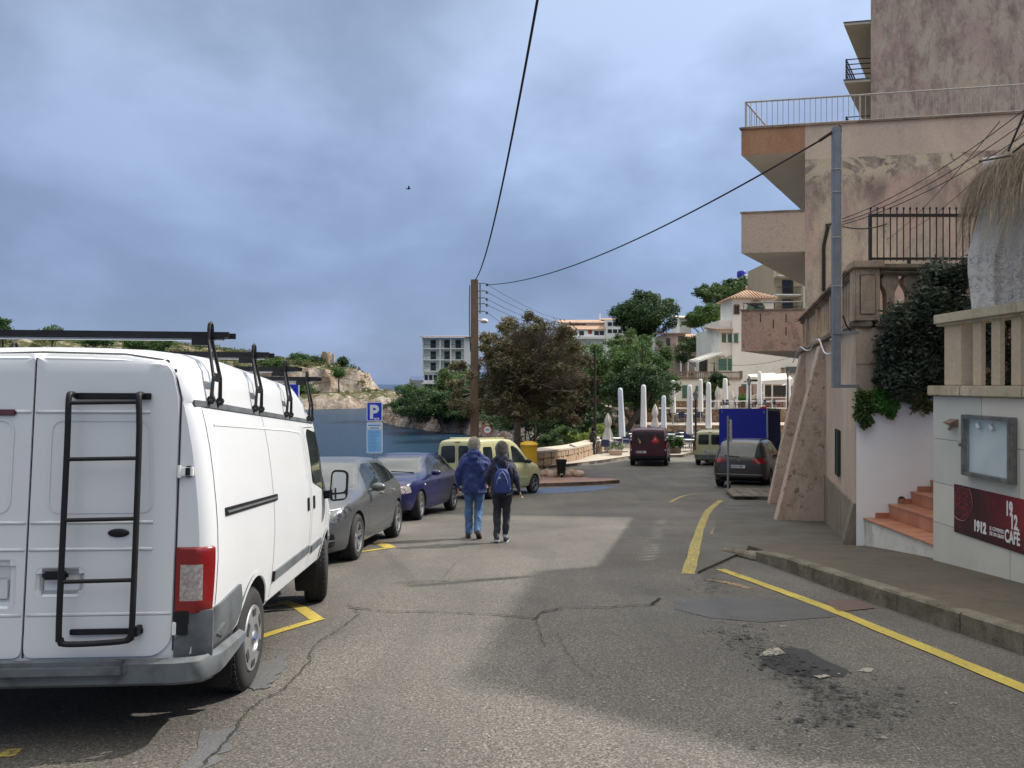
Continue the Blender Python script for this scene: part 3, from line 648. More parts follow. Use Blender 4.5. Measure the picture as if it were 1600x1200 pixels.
def prof_land(P, d, nz, n2):
 x, y = P[:, 0], P[:, 1]
 z = np.interp(d, [-8, -1, 0, 0.8, 2.0, 6, 14, 30, 60], [-2.5, -1.5, 0.3, 2.6, 3.6, 5.0, 7.6, 9.2, 10.5])+n2*0.35*np.clip(d, 0, 2)
 cap = np.interp(y, [31, 56, 57.5, 64, 66, 80, 110, 190, 300], [-4.7, -4.9, -4.0, -3.4, -2.8, -2.2, 0.6, 6.5, 9])+8.6
 cap = cap+np.clip(x-20, 0, 60)*np.interp(y, [60, 90, 200], [0.0, 0.10, 0.07])
 cap = np.where(x < 3, np.minimum(cap, np.interp(y, [60, 110, 180], [4.4, 6.0, 9.5])), cap)
 return SEA+np.where(d > 0, np.minimum(z, cap)+nz*0.3*np.clip(d/6, 0, 1), z)
land, LF = heightfield('hillside', -34, 150, 31, 300, 1.5, coast, prof_land, M['rock_near'])
fc = [(-37, 288), (-46, 276), (-60, 268), (-72, 258), (-95, 246), (-130, 232), (-180, 222), (-260, 205), (-420, 190), (-420, 520), (-70, 520), (-52, 330), (-44, 304)]
def prof_far(P, d, nz, n2):
 x, y = P[:, 0], P[:, 1]
 w1 = np.interp(x, [-200, -70, -45], [30, 13, 20]); hL = np.interp(x, [-330, -230, -150, -120, -85, -60], [14, 12.5, 9.5, 7.0, 3.0, 0])
 z0 = np.interp(d, [-8, -1, 0, 1.5, 3], [-2.5, -1.5, 0.2, 3.4, 4.6])
 ledge = 4.6+np.clip(d-3, 0, 14)*0.10+n2*0.6
 cl = np.interp(d-w1, [0, 1.2, 2.2, 3.2, 8, 120], [0, 2.2, 5.2, 7.9, 8.7, 10.5])
 top = cl+hL*np.interp(d-w1, [0, 10, 45], [0, 0.25, 1])*1.0
 side = np.interp(x, [-52, -47, -42], [1, 0.35, 0])
 return SEA+np.where(d < 3, z0, ledge+top*side+nz*0.7*np.clip((d-w1-6)/10, 0, 1))
far, FF = heightfield('far_cliff', -340, -30, 196, 420, 1.9, fc, prof_far, M['cliff'], 0.5)
                                                          # -- cafe terrace wall (near right)
CX = 5.36; WZ = 1.475
cw = thing('cafe_wall', 'pale stone clad cafe terrace wall with square post balustrade beside the pavement', 'wall', (CX, 6, 0))
b_ = MB(); b_.box((CX, -2, -1.4), (9.2, 9.67, WZ-0.003)); b_.build('wall_core', M['white_stain'], cw, w=True)
def panel_mat(name, a, b):
 t = NT(name); v = t.coords('World')
 c = t.mix(t.ramp(t.noise(v, 1.4, 6, 0.65, 0.5), [(0.35, 0.0), (0.65, 1.0)]), a, b)
 c = t.mix(t.ramp(t.noise(t.coords('World', (1, 1, .35)), 3.5, 8, 0.75), [(0.58, 0.0), (0.76, 0.5)]), c, (0.36, 0.33, 0.25))
 c = t.mix(t.ramp(t.noise(v, 24, 3, 0.7), [(0.68, 0.0), (0.78, 0.4)]), c, (0.30, 0.27, 0.22))
 t.set(Base_Color=c, Roughness=0.6); t.bump(t.noise(v, 22, 5), 0.12, 0.01); return t.mat
PM = [panel_mat('stone_panel_cream', (0.60, 0.575, 0.50), (0.55, 0.52, 0.44)), panel_mat('stone_panel_grey', (0.50, 0.51, 0.46), (0.55, 0.55, 0.49)), panel_mat('stone_panel_warm', (0.60, 0.56, 0.47), (0.62, 0.60, 0.54))]
rows = [1.470, 0.935, 0.385, -0.115, -0.62, -1.1]
for r in range(5):
 y = 9.70-[0, 0.0, 0.35, 0, 0.5][r]*0; ofs = [1.0, 1.65, 0.62, 1.5, 1.25]; first = True; y1 = 9.72
 while y1 > -1.5:
  L = ofs[r] if first else random.choice([1.05, 1.3, 1.45, 1.2]); first = False
  y0 = y1-L; lo = max(rows[r+1], min(G(y0), G(y1))-0.1)
  if rows[r] > lo+0.02:
   p = MB(); p.box((CX-0.028-random.uniform(0, .003), y0+0.0025, lo+0.0025), (CX+0.01, y1-0.0025, rows[r]-0.0025))
   p.build('stone_panel', random.choice(PM), cw, w=True, bevel=0.0025)
  y1 = y0
y1 = 9.76; 
led_m = stucco('ledge_stone', (0.47, 0.41, 0.31), (0.42, 0.37, 0.28), (0.17, 0.14, 0.10), (0.56, 0.50, 0.40), 0.9, 0.4)
i = 0
while y1 > -1.5:
 L = [0.72, 1.1, 1.15][i % 3]; i += 1
 p = MB(); p.box((CX-0.09, y1-L+0.003, WZ), (CX+0.34, y1-0.003, WZ+0.125)); p.build('ledge_stone', led_m, cw, w=True, bevel=0.012); y1 -= L
post_m = stucco('post_stone', (0.47, 0.39, 0.30), (0.44, 0.365, 0.28), (0.20, 0.165, 0.13), (0.52, 0.45, 0.35), 0.6, 0.3, lo=0.58)
pz0, pz1 = WZ+0.125, 2.375
p = MB(); p.box((CX+0.04, 9.22, pz0), (CX+0.24, 9.60, pz1)); p.build('post', post_m, cw, w=True, bevel=0.01)
pm_ = MB().box((-0.025, -0.088, 0), (0.025, 0.088, pz1-pz0)).mesh('post', post_m, bevel=0.008)
y = 8.92
while y > 0: place('post', pm_, cw, (CX+0.067-CX, y-6, pz0)); y -= 0.345
y1 = 9.72; i = 0
while y1 > -1.5:
 L = [1.6, 1.9][i % 2]; i += 1
 p = MB(); p.box((CX-0.03, y1-L+0.002, pz1), (CX+0.32, y1-0.002, pz1+0.115)); p.box((CX+0.0, y1-L+0.004, pz1-0.03), (CX+0.29, y1-0.004, pz1))
 p.build('rail_stone', led_m, cw, w=True, bevel=0.008); y1 -= L
dc = thing('notice_case', 'empty glazed notice case with grey metal frame on the stone clad wall', 'display case', (CX-0.03, 8.54, 0.9))
fr = MB(); y0, y1, z0, z1 = 8.10, 8.98, 0.56, 1.265; w_ = 0.045; X0, X1 = CX-0.115, CX-0.029
for q in (((X0, y0, z0), (X1, y0+w_, z1)), ((X0, y1-w_, z0), (X1, y1, z1)), ((X0, y0+w_, z0), (X1, y1-w_, z0+w_)), ((X0, y0+w_, z1-w_), (X1, y1-w_, z1))): fr.box(*q)
fr.build('frame', mat('brushed_frame', (0.16, 0.165, 0.17), 0.4, 0.7, col2=(0.28, 0.27, 0.25), scale=9), dc, w=True, bevel=0.004)
MB().box((CX-0.040, y0+w_, z0+w_), (CX-0.034, y1-w_, z1-w_)).build('back_panel', mat('case_back', (0.66, 0.74, 0.74), 0.7, col2=(0.55, 0.63, 0.62), scale=2), dc, w=True)
gm = NT('case_glass'); gm.set(Base_Color=(1, 1, 1), Roughness=0.02, Transmission_Weight=1.0, IOR=1.2)
tr = gm.n('ShaderNodeBsdfTransparent'); mx = gm.n('ShaderNodeMixShader', {0: 0.82, 1: gm.b.outputs[0], 2: tr.outputs[0]}); gm.t.links.new(mx.outputs[0], gm.o.inputs['Surface'])
MB().box((CX-0.103, y0+w_, z0+w_), (CX-0.099, y1-w_, z1-w_)).build('glass', gm.mat, dc, w=True)
MB().box((X0-0.02, y1-0.01, 0.89), (X0+0.02, y1+0.018, 0.93)).build('latch', M['grey_paint'], dc, w=True, bevel=0.003)
for yy in (8.72, 8.48):
 sp = MB(); sp.tube([(CX-0.06, yy, z1-0.07), (CX-0.065, yy, z1-0.11)], 0.006); sp.tube([(CX-0.07, yy+.02, z1-0.10), (CX-0.075, yy-.04, z1-0.15)], 0.02, 10); sp.build('spotlight', M['white_plain'], dc, w=True)
bd = thing('cafe_banner', 'wine red banner with white 1912 and CAFÉ lettering under the notice case', 'banner', (CX-0.03, 8.4, 0.1))
t = NT('banner_print'); v = t.coords('World')
sx_ = t.n('ShaderNodeSeparateXYZ', {0: v}); yy = sx_.outputs[1]; f = t.n('ShaderNodeMapRange', {0: yy, 1: 9.2, 2: 7.6, 3: 0.0, 4: 1.0}).outputs[0]
c = t.ramp(f, [(0.0, (0.10, 0.012, 0.018)), (0.25, (0.035, 0.008, 0.012)), (0.5, (0.10, 0.008, 0.014)), (0.75, (0.21, 0.012, 0.022))])
zf = t.n('ShaderNodeMapRange', {0: sx_.outputs[2], 1: -0.16, 2: 0.42, 3: 0.0, 4: 1.0}).outputs[0]
c = t.mix(t.ramp(zf, [(0.1, 0.75), (0.5, 0.0)]), c, (0.02, 0.006, 0.01))
c = t.mix(t.ramp(t.noise(v, 6.0, 4, 0.6, 1.0), [(0.56, 0.0), (0.68, 0.55)]), c, (0.30, 0.03, 0.05))
t.set(Base_Color=c, Roughness=0.3); ban_m = t.mat
YB0, YB1, ZB0, ZB1 = 7.45, 9.24, -0.155, 0.42; XB = CX-0.029
MB().box((XB-0.014, YB0, ZB0), (XB-0.002, YB1, ZB1)).build('panel', ban_m, bd, w=True, bevel=0.002)
berry = mat('berries', (0.16, 0.01, 0.02), 0.3, col2=(0.30, 0.04, 0.06), scale=30)
bowl = MB(); bcy, bcz, br = 9.10, 0.24, 0.235
pts_ = [(XB-0.0155, bcy+br*math.cos(a), bcz+br*math.sin(a)) for a in [2*PI*k/40 for k in range(40)]]
pts_ = [p for p in pts_ if p[1] < YB1-.004 and p[2] < ZB1-.004]; pts_ = [(XB-0.0155, YB1-.005, ZB1-.005)]+sorted(pts_, key=lambda p: math.atan2(p[2]-bcz, p[1]-bcy) % (2*PI) if math.atan2(p[2]-bcz, p[1]-bcy) % (2*PI) > PI/2 else 9)
bowl.add(pts_, [range(len(pts_))]); bowl.build('bowl_print', mat('bowl_dark', (0.06, 0.01, 0.015), 0.3), bd, w=True)
rim_ = MB(); ang = [k*0.1 for k in range(63)]; seg_ = [(XB-0.018, bcy+br*math.cos(a), bcz+br*math.sin(a)) for a in ang]; run = []
for p in seg_:
 if p[1] < YB1-0.008 and p[2] < ZB1-0.008: run.append(p)
 elif len(run) > 2: rim_.tube(run, 0.0035, 4); run = []
 else: run = []
if len(run) > 2: rim_.tube(run, 0.0035, 4)
rim_.build('bowl_rim', mat('rim_pink', (0.45, 0.15, 0.17), 0.3), bd, w=True)
bb = MB()
for k in range(170):
 a, r_ = random.random()*2*PI, math.sqrt(random.random())*br*0.9; yy_, zz_ = bcy+r_*math.cos(a), bcz+r_*math.sin(a)
 if yy_ < YB1-0.02 and zz_ < ZB1-0.02: bb.ell((XB-0.017, yy_, zz_), (0.0012, 0.010, 0.010), 7, 4)
tag(bb.build('berry_print', berry, bd, w=True), kind='stuff')
wt = mat('banner_white', (0.78, 0.76, 0.74), 0.4)
def TM(y, z, x=XB-0.0165): return Matrix.Translation(-bd.location) @ Matrix(((0, 0, -1, x), (-1, 0, 0, y), (0, 1, 0, z), (0, 0, 0, 1)))
text_obj('lettering', '19', wt, bd, TM(8.27, 0.215), 0.21, 0.0012, sx=0.56, bold=0.009)
text_obj('lettering', '12', wt, bd, TM(8.19, 0.085), 0.21, 0.0012, sx=0.56, bold=0.009)
text_obj('lettering', '1912', wt, bd, TM(8.845, -0.06), 0.165, 0.0012, sx=0.72, bold=0.009)
text_obj('lettering', 'EL COMIENZO', wt, bd, TM(8.545, 0.0), 0.058, 0.0012, sx=0.66, bold=0.001)
text_obj('lettering', 'DE UN GRAN', wt, bd, TM(8.545, -0.058), 0.058, 0.0012, sx=0.70, bold=0.001)
text_obj('lettering', 'CAFÉ', wt, bd, TM(8.285, -0.075), 0.19, 0.0012, sx=0.56, bold=0.005)
lp = thing('wall_lamp', 'small copper wedge lamp on the stone panel left of the notice case', 'wall lamp', (CX-0.03, 9.3, 1.15))
q = MB(); q.loft([[(CX-0.03, 9.33-.02*k, 1.10), (CX-0.03, 9.33-.02*k, 1.20), (CX-0.13, 9.33-.02*k, 1.155)] for k in range(9)]); q.build('shade', mat('copper', (0.33, 0.20, 0.13), 0.4, 0.7, col2=(0.22, 0.14, 0.10), scale=20), lp, w=True)
MB().tube([(CX-0.07, 9.25, 1.105), (CX-0.10, 9.25, 1.07)], 0.022, 10).build('bulb_holder', M['coping'], lp, w=True)
                                                          # -- white wall and terracotta stairs
ww = thing('white_wall', 'whitewashed wall with a round drain hole behind the terracotta stairs', 'wall', (6.4, 11.8, 0))
q = MB(); ring0 = []; xs_ = [5.27+0.1*k for k in range(34)]
prof = [(x, 1.335+0.05*math.sin(x*2.1)-0.05*(1 if x > 6.15 else 0)+(0.10 if x > 6.35 else 0)) for x in xs_]
rings = []
for x, zt in prof:
 e_ = 0.10 if x < 5.3 else 0; rings.append([(x, 11.76, -2.0), (x, 11.755, zt-0.09), (x+e_*.1, 11.78, zt-0.03), (x+e_*.5, 11.85, zt), (x+e_, 11.95, zt), (x+e_, 11.97, -2.0)])
q.loft(rings); q.build('wall', M['white_wall'], ww, w=True, smooth=True, angle=50)
hp = W(1409, 781, 11.74); q = MB(); q.lathe([(0.055, 0), (0.055, -0.02), (0.043, -0.022), (0.043, 0.004), (0.0, 0.005)], (hp.x, 11.758, hp.z), 18, axis='y', closed=False); q.build('drain_pipe', M['kerb'], ww, w=True)
q = MB(); q.lathe([(0.042, -0.010), (0.001, -0.010)], (hp.x, 11.758, hp.z), 16, axis='y', closed=False); q.build('drain_hole', M['crack'], ww, w=True)
st = thing('stairs', 'terracotta tiled steps rising between the white wall and the cafe wall', 'stairs', (5.6, 10.7, -0.9))
terra = [mat('terracotta_%s' % n, a, 0.35, col2=b, scale=4, kind='World', spec=0.4) for n, a, b in (('a', (0.46, 0.20, 0.12), (0.40, 0.17, 0.10)), ('b', (0.42, 0.18, 0.105), (0.48, 0.22, 0.14)), ('c', (0.50, 0.24, 0.15), (0.44, 0.20, 0.12)))]
YS0, YS1 = 9.725, 11.75
xs_ = [5.40, 5.78, 6.12, 6.42]; zs_ = [-0.425, -0.21, -0.02, 0.15]
q = MB()
for k, x in enumerate(xs_): q.box((x, YS0, -1.6), (8.2, YS1-0.003, zs_[k]-0.022))
q.build('step_base', M['white_stain'], st, w=True)
def tiles_y(n): return [(YS0+(YS1-YS0)*i/n, YS0+(YS1-YS0)*(i+1)/n) for i in range(n)]
for k, x in enumerate(xs_):
 x2 = xs_[k+1] if k+1 < len(xs_) else 8.2
 for (a, b) in tiles_y(7):
  MB().box((x-0.03, a+0.002, zs_[k]-0.022), (x2-0.001, b-0.002, zs_[k]+random.uniform(-.001, .001))).build('tread_tile', random.choice(terra), st, w=True, bevel=0.004)
  if k > 0: MB().box((x-0.014, a+0.002, zs_[k-1]+0.002), (x-0.0005, b-0.002, zs_[k]-0.024)).build('riser_tile', random.choice(terra), st, w=True, bevel=0.002)
 if k > 0:
  MB().box((x-0.22, YS1-0.012, zs_[k-1]+0.003), (x-0.016, YS1-0.001, zs_[k-1]+0.075)).build('skirting_tile', random.choice(terra), st, w=True)
                                                          # -- pink terrace wall, running away along the road
W0 = Vector((5.37, 12.0)); WD = Vector((.281, .96)).normalized(); WN = Vector((-WD.y, WD.x))
def wp(s, o=0.0, z=0.0): p = W0+WD*s+WN*o; return Vector((p.x, p.y, z))
tw = thing('terrace_wall', 'tall peeling pink terrace wall with weathered balustrade and leaning buttresses', 'wall', (W0.x, W0.y, 0))
SL = 10.3; BZ, TZ = 2.50, 3.40
def wbox(mb, s0, s1, o0, o1, z0, z1):
 v = [wp(s0, o0, z0), wp(s1, o0, z0), wp(s1, o1, z0), wp(s0, o1, z0), wp(s0, o0, z1), wp(s1, o0, z1), wp(s1, o1, z1), wp(s0, o1, z1)]
 mb.add(v, [(0,3,2,1),(4,5,6,7),(0,1,5,4),(1,2,6,5),(2,3,7,6),(3,0,4,7)])
q = MB(); q.prism([tuple(wp(0).xy), tuple(wp(SL).xy), tuple(wp(SL, -4).xy), (9.6, 12.0)], -4.2, BZ); q.build('wall', M['stucco_wall'], tw, w=True)
for r in range(5):
 z1 = BZ-0.02-r*0.56
 for c in range(4):
  x0 = W0.x+0.0+c*0.55-(0.27 if r % 2 else 0); x1 = x0+0.545; x0 = max(x0, W0.x)
  if x1 > x0+0.05: MB().box((x0+0.004, 11.982, z1-0.552), (x1, 11.999, z1)).build('wall_block', M['stucco_wall'], tw, w=True, bevel=0.006)
q = MB()
n = 16; top = -0.255
rr_ = [[wp(SL*i/n*0.42, 0.02, -3.2), wp(SL*i/n*0.42, 0.035+0.16*max(0, 1-i/n*3.5), G(wp(SL*i/n*0.42).y)+0.02), wp(SL*i/n*0.42, 0.03, top-0.002*i), wp(SL*i/n*0.42, -0.01, top+0.01-0.002*i)] for i in range(n+1)]
q.loft(rr_); q.build('dado', M['dado'], tw, w=True, smooth=True, angle=30)
q = MB(); wbox(q, -0.03, SL, -0.24, 0.09, BZ, BZ+0.10); q.build('base_course', M['coping'], tw, w=True, bevel=0.02)
q = MB(); q.box((W0.x+0.3, 11.91, BZ), (9.6, 12.26, BZ+0.10)); q.build('base_course', M['coping'], tw, w=True, bevel=0.02)
for s0, s1 in [(0.36+k*2.5, 0.36+(k+1)*2.5-0.006) for k in range(4)]:
 q = MB(); wbox(q, s0, min(s1, SL), -0.27, 0.12, TZ, TZ+0.085); wbox(q, s0, min(s1, SL), -0.22, 0.06, TZ-0.07, TZ); q.build('coping', M['coping'], tw, w=True, bevel=0.025)
q = MB(); q.box((W0.x+0.34, 11.88, TZ), (7.3, 12.30, TZ+0.085)); q.box((W0.x+0.34, 11.93, TZ-0.07), (7.3, 12.24, TZ)); q.build('coping', M['coping'], tw, w=True, bevel=0.025)
q = MB(); q.box((7.306, 11.88, TZ), (9.4, 12.30, TZ+0.085)); q.build('coping', M['coping'], tw, w=True, bevel=0.025)
q = MB(); q.prism([(5.33, 11.93), (5.72, 11.93), (5.80, 12.33), (5.42, 12.33)], BZ+0.101, TZ+0.02); q.prism([(5.27, 11.86), (5.76, 11.86), (5.85, 12.38), (5.38, 12.38)], TZ+0.02, TZ+0.13)
q.prism([(5.40, 11.915), (5.65, 11.915), (5.65, 11.94), (5.40, 11.94)], BZ+0.2, TZ-0.08); q.build('corner_pier', M['baluster'], tw, w=True, bevel=0.018)
def baluster_mesh():
 q = MB(); h = TZ-0.07-(BZ+0.10); out = [(0.10, 0), (0.10, 0.10), (0.055, 0.15), (0.06, 0.42), (0.085, 0.50), (0.135, 0.58), (0.14, 0.66), (0.10, 0.72), (0.15, 0.75), (0.15, h)]
 pl = [(x, z) for x, z in out]+[(-x, z) for x, z in out[::-1]]
 n = len(pl); v = [(x, -0.07, z) for x, z in pl]+[(x, 0.07, z) for x, z in pl]
 k = len(out); F = [(i, (i+1) % n, (i+1) % n+n, i+n) for i in range(n)]
 for i in range(k-1):
  a, b, c, d = i, i+1, n-2-i, n-1-i; F += [(a, b, c, d), (a+n, b+n, c+n, d+n)]
 q.add(v, F); return q.mesh('baluster', M['baluster'])
bal = baluster_mesh(); wang = math.atan2(WD.y, WD.x); lx, ly = tw.location.x, tw.location.y
s = 0.62; k = 0
while s < SL-0.1:
 if k % 8 == 7:
  q = MB(); wbox(q, s-0.13, s+0.13, -0.20, 0.05, BZ+0.101, TZ-0.071); q.build('pilaster', M['baluster'], tw, w=True, bevel=0.012)
 else:
  p = wp(s, -0.08); place('baluster', bal, tw, (p.x-lx, p.y-ly, BZ+0.10), (0, 0, wang))
 s += 0.34; k += 1
for k in range(10): place('baluster', bal, tw, (5.72+0.20+k*0.345-lx, 12.08-ly, BZ+0.10))
def buttress(s, w, proj, ztop, lean=0.02):
 q = MB(); g = G(wp(s).y)-0.3; k = ((CH-ztop)/1)
 n = 8; rings = []
 for i in range(n+1):
  t_ = i/n; z = g+(ztop-g)*t_; o = proj*(1-t_)+0.10*t_; j = random.uniform(-.012, .012)
  rings.append([wp(s-w/2, -0.02, z), wp(s-w/2+j, o+j, z), wp(s-w/2+0.06, o+0.03+j, z), wp(s+w/2, o+0.03, z), wp(s+w/2, -0.02, z)])
 q.loft(rings); q.build('buttress', M['buttress'], tw, w=True)
buttress(4.45, 0.42, 1.05, 2.42); buttress(9.35, 0.42, 1.0, 2.40)
gr_ = MB(); wbox(gr_, 1.80, 2.16, 0.0, 0.02, -0.02, 1.06-0.42+0.14); gr_.build('grille_recess', M['crack'], tw, w=True)
for a in (1.80, 2.12):
 f = MB(); wbox(f, a, a+0.04, 0.02, 0.06, -0.04, 0.80); f.build('grille_frame', M['shutter_dark'], tw, w=True)
for i in range(22):
 f = MB(); z = -0.03+i*0.037
 f.add([wp(1.84, 0.022, z+0.022), wp(2.12, 0.022, z+0.022), wp(2.12, 0.05, z), wp(1.84, 0.05, z), wp(1.84, 0.022, z+0.028), wp(2.12, 0.022, z+0.028), wp(2.12, 0.05, z+0.006), wp(1.84, 0.05, z+0.006)], [(0,3,2,1),(4,5,6,7),(0,1,5,4),(1,2,6,5),(2,3,7,6),(3,0,4,7)])
 f.build('louvre', M['shutter_dark'], tw, w=True)
fe = thing('iron_fence', 'black iron railing with ball tops above the weathered balustrade', 'railing', (6.6, 12.42, TZ+0.085))
FX0, FX1, FY = 5.80, 7.52, 12.42; z0, z1 = CH+1.985, CH+2.86
MB().box((FX0, FY-.018, z0+0.02), (FX1, FY+.018, z0+0.06)).build('bottom_rail', M['iron'], fe, w=True)
MB().box((FX0, FY-.018, z1-0.16), (FX1, FY+.018, z1-0.11)).build('top_rail', M['iron'], fe, w=True)
MB().box((FX0-0.03, FY-.02, z0-0.12), (FX0+0.015, FY+.02, z1-0.11)).build('post', M['iron'], fe, w=True)
bar = MB().tube([(0, 0, 0.0), (0, 0, z1-z0-0.03)], 0.0095, 6).ell((0, 0, z1-z0-0.02), (0.018, 0.018, 0.026), 8, 6).mesh('bar', M['iron'])
for k in range(17): place('bar', bar, fe, (FX0+k*0.1065-6.6, 0.0, z0+0.0-(TZ+0.085)))
for x in (6.4, 7.4): MB().box((x, FY-.02, TZ+0.08), (x+0.04, FY+.02, z0+0.02)).build('foot', M['iron'], fe, w=True)
mp = thing('metal_mast', 'grey galvanised mast bracketed to the corner of the pink wall', 'pole', (5.0, 11.85, CH-0.05))
zt = CH+3.96
MB().box((4.945, 11.80, CH-0.06), (5.055, 11.90, zt)).build('mast', M['grey_paint'], mp, w=True, bevel=0.006)
MB().tube([(5.062, 11.80, CH+0.8), (5.062, 11.80, zt-0.1)], 0.012, 6).build('conduit', M['rail_white'], mp, w=True)
for z in (CH+0.79, CH-0.035):
 MB().box((4.93, 11.784, z-0.025), (5.33, 11.83, z+0.025)).build('bracket', M['grey_paint'], mp, w=True)
for z in (CH+2.95, CH+3.3, CH+2.25, CH+1.5): MB().box((4.938, 11.793, z), (5.078, 11.905, z+0.018)).build('strap', M['rail_white'], mp, w=True)
q = MB(); q.tube(catenary((5.06, 11.85, zt+0.02), (5.10, 11.9, zt-0.25), -0.12, 8), 0.014, 6); q.tube([(5.08, 11.79, CH+1.05), (5.13, 11.79, CH+0.9), (5.2, 11.79, CH+0.82)], 0.012, 6)
q.build('cable_end', M['wire'], mp, w=True)
pts_ = [wp(10.2, 0.25, CH+0.62), wp(9.0, 0.16, CH+0.98), wp(7.6, 0.14, CH+0.86), wp(6.2, 0.14, CH+0.80), wp(5.0, 0.15, CH+0.92), wp(4.1, 0.14, CH+0.92), wp(3.1, 0.14, CH+0.62), wp(2.0, 0.14, CH+0.56), wp(1.0, 0.2, CH+0.66), wp(0.3, 0.33, CH+0.72)]
sm = [Vector((a, b, c)) for a, b, c in smooth_line([tuple(p) for p in pts_], 6)]
tag(MB().tube(sm, 0.016, 6).build('white_cable', M['white_plain'], None), 'white cable drooping over the top of the two buttresses', 'cable')
                                                          # -- apartment building with balconies
ab = thing('apartment_building', 'blotchy pink apartment building with street balconies and a roof terrace', 'building', (9, 24, -2))
A = Vector((8.93, 23.4)); ND = Vector((1, -0.185)).normalized(); SD = Vector((.53, .848))  # near wall / street facade directions
def zrel(py, y): return CH-(py-600)/1200*y
ZR = zrel(196, 23.4)                     # roof terrace level
def ap(n_, s_, z=0): p = A+ND*n_+SD*s_; return Vector((p.x, p.y, z))
q = MB(); q.prism([tuple(ap(0, 0).xy), tuple(ap(12, 0).xy), tuple(ap(12, 16).xy), tuple(ap(0, 16).xy)], -4, ZR-1.05); q.build('wall', M['stucco_big'], ab, w=True)
q = MB(); q.prism([tuple(ap(0.0, 0).xy), tuple(ap(12, 0).xy), tuple(ap(12, 16).xy), tuple(ap(0, 16).xy)], ZR-1.047, ZR-0.02); q.build('top_band', M['stucco_band'], ab, w=True)
BP = 1.86   # balcony depth
def aprism(mb, n0, n1, s0, s1, z0, z1): mb.prism([tuple(ap(n0, s0).xy), tuple(ap(n1, s0).xy), tuple(ap(n1, s1).xy), tuple(ap(n0, s1).xy)], z0, z1)
q = MB(); aprism(q, -BP-.06, 12, -0.06, 16, ZR-0.018, ZR+0.04); q.build('roof_slab', M['coping'], ab, w=True)
def balcony(py0, py1, m, soff, cap=True):
 y = 23.75; z1 = zrel(py0, y); z0 = zrel(py1, y)
 q = MB(); aprism(q, -BP, -0.004, 0.002, 15, z0, z0+0.14); b = q.build('balcony', soff, ab, w=True)
 q = MB(); aprism(q, -BP-.01, -0.002, -0.012, 0.12, z0+0.004, z1); aprism(q, -BP-.01, -BP+0.12, 0.122, 15, z0+0.004, z1); q.build('parapet', m, b, w=True)
 if cap: q = MB(); aprism(q, -BP-.04, -0.002, -0.04, 0.15, z1, z1+0.05); aprism(q, -BP-.04, -BP+0.15, 0.152, 15, z1, z1+0.05); q.build('capping', M['coping'], b, w=True)
 return b, z1
b1, _ = balcony(200, 243, M['rough_orange'], M['soffit'], False)
b2, _ = balcony(334, 396, M['rough_tan'], M['soffit'])
b3, z3 = balcony(486, 549, M['rough_pink'], M['soffit'])
p = [ap(-BP+0.05, 0.05, z3+0.26), ap(-0.05, 0.05, z3+0.26)]
MB().tube(p, 0.025, 6).build('handrail', M['rail_white'], b3, w=True)
MB().tube([ap(-BP+0.05, 0.05, z3+0.26), ap(-BP+0.05, 6, z3+0.26)], 0.02, 6).build('handrail', M['iron'], b3, w=True)
for n_ in (-BP+.05, -0.9, -0.1): MB().tube([ap(n_, 0.05, z3+.04), ap(n_, 0.05, z3+0.26)], 0.012, 6).build('stanchion', M['iron'], b3, w=True)
q = MB()
for n_, z_ in ((-1.30, 0.62), (-0.92, 0.42), (-0.55, 0.6), (-0.55, 0.2)):
 p = ap(n_, -0.016, z3-0.85+z_); q.box((p.x-0.012, p.y-0.006, p.z-0.12), (p.x+0.012, p.y+0.006, p.z+0.14))
q.build('weep_slot', M['crack'], b3, w=True)
rl = ab
zt0, zt1 = ZR+0.06, ZR+0.84
q = MB(); e0 = -BP+0.10
MB().tube([ap(e0, 0.06, zt1), ap(11.5, 0.06, zt1)], 0.028, 6).build('roof_rail', M['rail_white'], ab, w=True)
MB().tube([ap(e0, 0.06, zt1), ap(e0, 14, zt1)], 0.028, 6).build('roof_rail', M['rail_white'], ab, w=True)
MB().tube([ap(e0, 0.06, zt0+.02), ap(11.5, 0.06, zt0+.02)], 0.015, 5).build('roof_rail', M['rail_white'], ab, w=True)
vb = MB().tube([(0, 0, 0), (0, 0, zt1-zt0)], 0.010, 5).mesh('rail_bar', M['rail_white']); vp = MB().tube([(0, 0, -0.03), (0, 0, zt1-zt0+.02)], 0.024, 6).mesh('rail_post', M['rail_white'])
n_ = e0; k = 0
while n_ < 11.5:
 p = ap(n_, 0.06, zt0); place('rail_post' if k % 21 == 0 else 'rail_bar', vp if k % 21 == 0 else vb, ab, p-ab.location); n_ += 0.158; k += 1
s_ = 0.2
while s_ < 13.8: p = ap(e0, s_, zt0); place('rail_bar', vb, ab, p-ab.location); s_ += 0.3
q = MB(); x_ = 1.05
cp = [ap(0.55, -0.05, zrel(455, 23.3)), ap(0.55, -0.05, zrel(385, 23.3)), ap(0.68, -0.05, zrel(352, 23.3))]
q.tube(cp, 0.05, 6); q.tube([ap(0.6, -0.05, zrel(352, 23.3)), ap(0.86, -0.05, zrel(350, 23.3))], 0.03, 6)
q.build('conduit', M['wire'], ab, w=True)
tb_ = thing('tower_block', 'tall stained mauve block behind the roof terrace with small balconies', 'building', (24, 38, 0))
B0 = Vector((17.75, 38.0)); 
def bp(n_, s_): p = B0+ND*n_+Vector((.53, .848))*s_; return (p.x, p.y)
q = MB(); q.prism([bp(0, 0), bp(22, 0), bp(22, 14), bp(0, 14)], -3, 24.5); q.build('wall', M['stucco_tower'], tb_, w=True)
